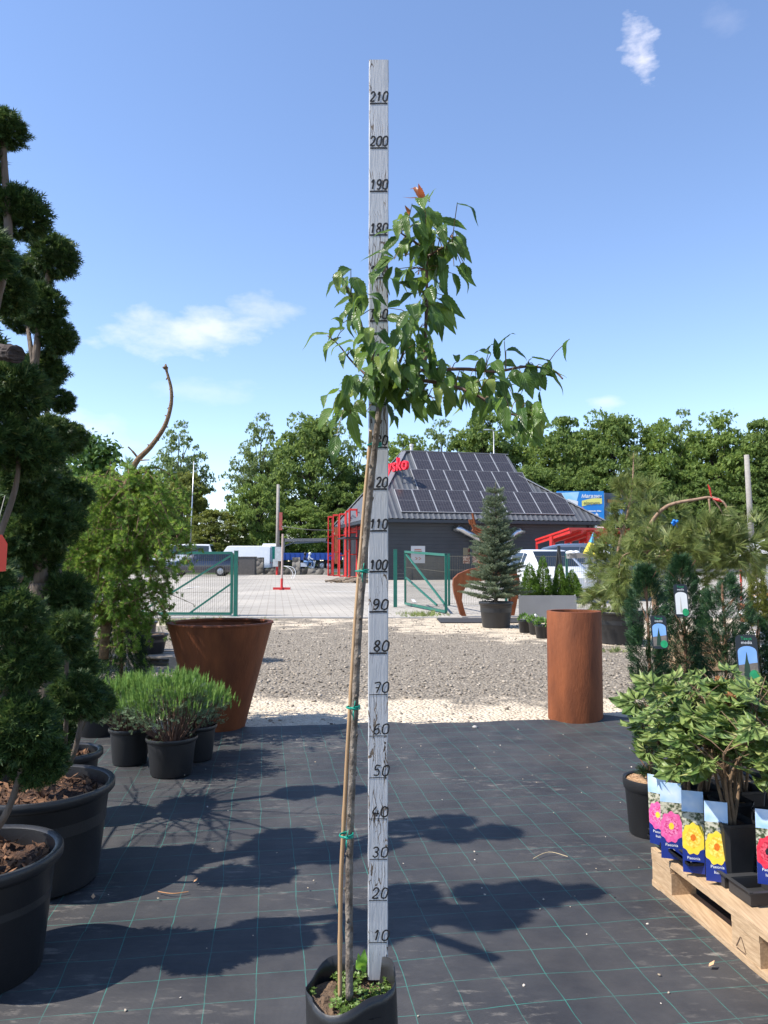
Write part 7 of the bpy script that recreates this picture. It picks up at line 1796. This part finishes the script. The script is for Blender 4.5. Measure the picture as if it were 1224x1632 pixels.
def rider(label, ox, top_m, helmet_m):
    t = thing('person', label, 'person', (S0 + ox, Y, z0)); me = bpy.data.meshes.new('body')
    V_ = [(0, 0, .92), (.03, 0, 1.12), (.07, 0, 1.34), (.09, 0, 1.46), (.12, 0, 1.56), (.13, 0, 1.68), (.04, -.17, 1.38), (.24, -.22, 1.16), (.46, -.24, 1.1), (.04, .17, 1.38), (.24, .22, 1.16), (.46, .24, 1.1), (.08, -.12, .9), (.4, -.18, .86), (.36, -.18, .48), (.46, -.18, .42), (.08, .12, .9), (.4, .18, .86), (.36, .18, .48), (.46, .18, .42)]
    E_ = [(0, 1), (1, 2), (2, 3), (3, 4), (4, 5), (2, 6), (6, 7), (7, 8), (2, 9), (9, 10), (10, 11), (0, 12), (12, 13), (13, 14), (14, 15), (0, 16), (16, 17), (17, 18), (18, 19)]
    RR = [.15, .15, .16, .07, .09, .09, .075, .055, .045, .075, .055, .045, .11, .085, .06, .05, .11, .085, .06, .05]
    me.from_pydata(V_, E_, []); o = link('body', me, top_m, t); md = o.modifiers.new('skin', 'SKIN'); sv = me.skin_vertices[0].data
    for q, r_ in zip(sv, RR): q.radius = (r_, r_)
    sv[0].use_root = True; o.modifiers.new('sub', 'SUBSURF').levels = 1
    b = MB(); b.lathe([(.001, .15), (.08, .13), (.125, .06), (.135, -.02), (.12, -.1), (.1, -.12)], (.12, 0, 1.64), 16); b.build('helmet', helmet_m, t, local=True, smooth=True)
    b = MB()
    for s_ in (-1, 1): b.tube([(.02, s_ * .12, .91), (.4, s_ * .185, .875), (.37, s_ * .185, .5)], [.125, .1, .075], 8)
    b.build('trousers', mat('trousers_' + name_of(top_m), (.06, .12, .25) if helmet_m is WHITEP else (.1, .2, .4), rough=.9), t, local=True, smooth=True)
    return t
def name_of(m_): return m_.name
rider('rider in dark jacket and dark helmet in front on the scooter', -.42, mat('dark_jacket', (.02, .03, .07), rough=.9), BLACKM)
rider('rider in pale jacket with a white helmet on the scooter', .02, mat('pale_jacket', (.5, .52, .55), rough=.9), WHITEP)

# ================================================================== THE TREE LINE
MAPLE = leafmat('maple_leaves', (.085, .14, .032), (.19, .265, .08), rough=.6, trans=.48, spec=.25)
BRIGHT = leafmat('bright_leaves', (.11, .175, .035), (.21, .29, .08), rough=.6, trans=.45, spec=.25)
AIRY = leafmat('airy_leaves', (.1, .155, .05), (.19, .25, .095), rough=.6, trans=.4, spec=.25)
WILLOW = leafmat('willow_leaves', (.12, .145, .03), (.2, .23, .06), rough=.6, trans=.38, spec=.25)
def crown_mesh(seed, nclump, per, leaf, crad, sx=.34, squash=.75, hollow=.55, top_round=1.0, lowest=.12):
    r = np.random.default_rng(seed); ch = []
    cl = []
    while len(cl) < nclump:
        d = sph(r, 1)[0]; f = (hollow + (1 - hollow) * r.random()) ; zc_ = (1 + lowest) / 2
        p = np.array([d[0] * sx * f, d[1] * sx * f, zc_ + d[2] * (1 - lowest) / 2 * f * .94])
        p[:2] *= 1 - .35 * max(0, (p[2] - .7) / .3) * top_round
        cl.append((p, crad * (.6 + .8 * r.random())))
    P_, D_ = [], []
    for p, cr in cl:
        d = sph(r, per); d[:, 2] = np.where(d[:, 2] < -.3, -d[:, 2] * .6, d[:, 2]); P_.append(p + d * [cr, cr, cr * squash] * (.6 + .5 * r.random((per, 1)))); D_.append(d + r.normal(size=d.shape) * .5 - [0, 0, .3])
    P_ = np.concatenate(P_); D_ = np.concatenate(D_)
    return npmesh('crown', [scatter(*diamonds([((0, -.5), (0, .5), .32, .12), ((.2, -.3), (.55, .4), .22, -.1), ((-.2, -.3), (-.55, .3), .22, .2)]), P_, D_, leaf * (.6 + .8 * r.random(len(P_))), r)]), cl
def trunk_mesh(cl, seed, r0=.016):
    r = random.Random(seed); b = MB(); b.tube([(0, 0, 0), (.004, 0, .3), (-.004, .004, .6), (0, 0, .9)], [r0, r0 * .8, r0 * .5, r0 * .15], 7)
    for p, cr in cl[::2]:
        z0 = max(.12, p[2] - .18 - .15 * r.random()); b.tube([(0, 0, z0), (p[0] * .55, p[1] * .55, (z0 + p[2]) / 2 + .02), tuple(p)], [r0 * .42, r0 * .26, r0 * .08], 4, caps=False)
    me = bpy.data.meshes.new('trunk'); me.from_pydata(b.v, [], b.f); me.materials.append(TRUNKB); return me
KINDS_ = {}
for nm, m_, args in (('maple', MAPLE, dict(nclump=190, per=80, leaf=.021, crad=.075, sx=.36)), ('maple2', MAPLE, dict(nclump=170, per=80, leaf=.022, crad=.075, sx=.32)), ('bright', BRIGHT, dict(nclump=170, per=75, leaf=.022, crad=.075, sx=.4, lowest=.03)),
                     ('bright2', BRIGHT, dict(nclump=170, per=70, leaf=.021, crad=.07, sx=.34, lowest=.1)), ('airy', AIRY, dict(nclump=190, per=44, leaf=.017, crad=.05, sx=.33, hollow=.3)), ('willow', WILLOW, dict(nclump=150, per=75, leaf=.026, crad=.08, sx=.42, lowest=.02))):
    me, cl = crown_mesh(sum(map(ord, nm)), **args); me.materials.append(m_); KINDS_[nm] = (me, trunk_mesh(cl, 1))
TREES = [('airy', 283, 672, 95, .72, 'tall airy blue green tree at far left behind the curved bare leader'), ('willow', 285, 752, 76, .85, 'low brownish green tree below the airy tree on the left'), ('willow', 215, 752, 80, 1.1, 'low olive tree partly behind the larch shrub'),
 ('airy', 415, 660, 96, .7, 'tall airy tree just left of the dark maple'), ('maple', 497, 664, 88, .82, 'dense dark maple, tallest left of the measuring board'), ('bright', 410, 760, 72, .8, 'bright green bushy maple low in front of the airy tree'), ('airy', 565, 690, 97, .7, 'thin airy tree with dark trunk left of the cherry trunk'),
 ('bright2', 610, 742, 78, .8, 'mid green tree behind the shop roof beside the bamboo stake'), ('bright2', 643, 690, 92, .75, 'light green tree behind the red roof sign'), ('airy', 705, 670, 99, .85, 'airy light tree behind the solar panels'), ('maple2', 772, 662, 92, .85, 'dark tree behind the street lamp'),
 ('bright2', 838, 686, 96, .75, 'mid green tree behind the right end of the shop roof'), ('maple2', 902, 668, 92, .8, 'dark green tree right above the blue billboard'), ('maple', 975, 660, 90, .8, 'green tree with rounded top above the black potted pine'), ('airy', 1085, 655, 99, .7, 'thin topped airy tree showing sky through its upper twigs'),
 ('bright2', 1062, 668, 88, .8, 'broad mid green tree behind the weeping pine'), ('bright', 1150, 664, 86, .75, 'light green tree left of the right hand concrete pole'), ('maple2', 1216, 672, 84, .85, 'dark green tree at the right picture edge'), ('maple', 1290, 660, 88, .9, 'dark tree cut by the right picture edge'),
 ('maple', 60, 700, 90, .9, 'dark tree behind the topiaries at far left'), ('bright', 140, 730, 84, 1.0, 'light green tree behind the larch and topiaries'), ('willow', 345, 812, 70, 1.2, 'low olive bush tree behind the white van'), ('maple2', 540, 770, 80, .95, 'dark low tree above the lorry crane'), ('bright', 480, 800, 74, 1.3, 'low bright tree behind the blue lorry bed'),
 ('maple', 850, 742, 84, 1.0, 'dark low tree filling behind the roof end'), ('maple2', 940, 745, 82, 1.0, 'dark low tree just above the billboard top'), ('maple', 1030, 750, 82, 1.05, 'dark low tree behind both pines'), ('maple2', 1115, 752, 80, 1.05, 'dark low tree above the arching pine branch'), ('maple', 1190, 760, 78, 1.05, 'dark low tree behind the right concrete pole')]
for i, (kd, px, tp, d, wf_, lab) in enumerate(TREES):
    d = 100 + (d - 70) * .6
    z0 = zt(d); h = (P(px, tp, d).z - z0) * 1.02; t = thing('broadleaf_tree', lab, 'tree', (X(px, d), d, z0), (i * 2.1) % 6.28, 'trees beyond the road')
    for nm, me in (('crown', KINDS_[kd][0]), ('trunk', KINDS_[kd][1])):
        o = bpy.data.objects.new(nm, me); COL.objects.link(o); o.parent = t; o.scale = (h * wf_, h * wf_, h)
rg = np.random.default_rng(88)
n_ = 16000; x = -75 + 170 * rg.random(n_); y = 121 + 3 * rg.random(n_); hgt = np.array([4.2 + 2.2 * mnoise.noise((q * .18, 0, 0)) for q in x]); z = .37 + hgt * rg.random(n_)
tag(np_link('undergrowth', [scatter(*diamonds([((0, -.5), (0, .5), .32, .12), ((.2, -.3), (.55, .4), .22, -.1)]), np.stack([x, y, z], 1), sph(rg, n_), .5 + .5 * rg.random(n_), rg)], MAPLE), 'dense dark undergrowth along the far side of the road', 'undergrowth', kind='stuff')
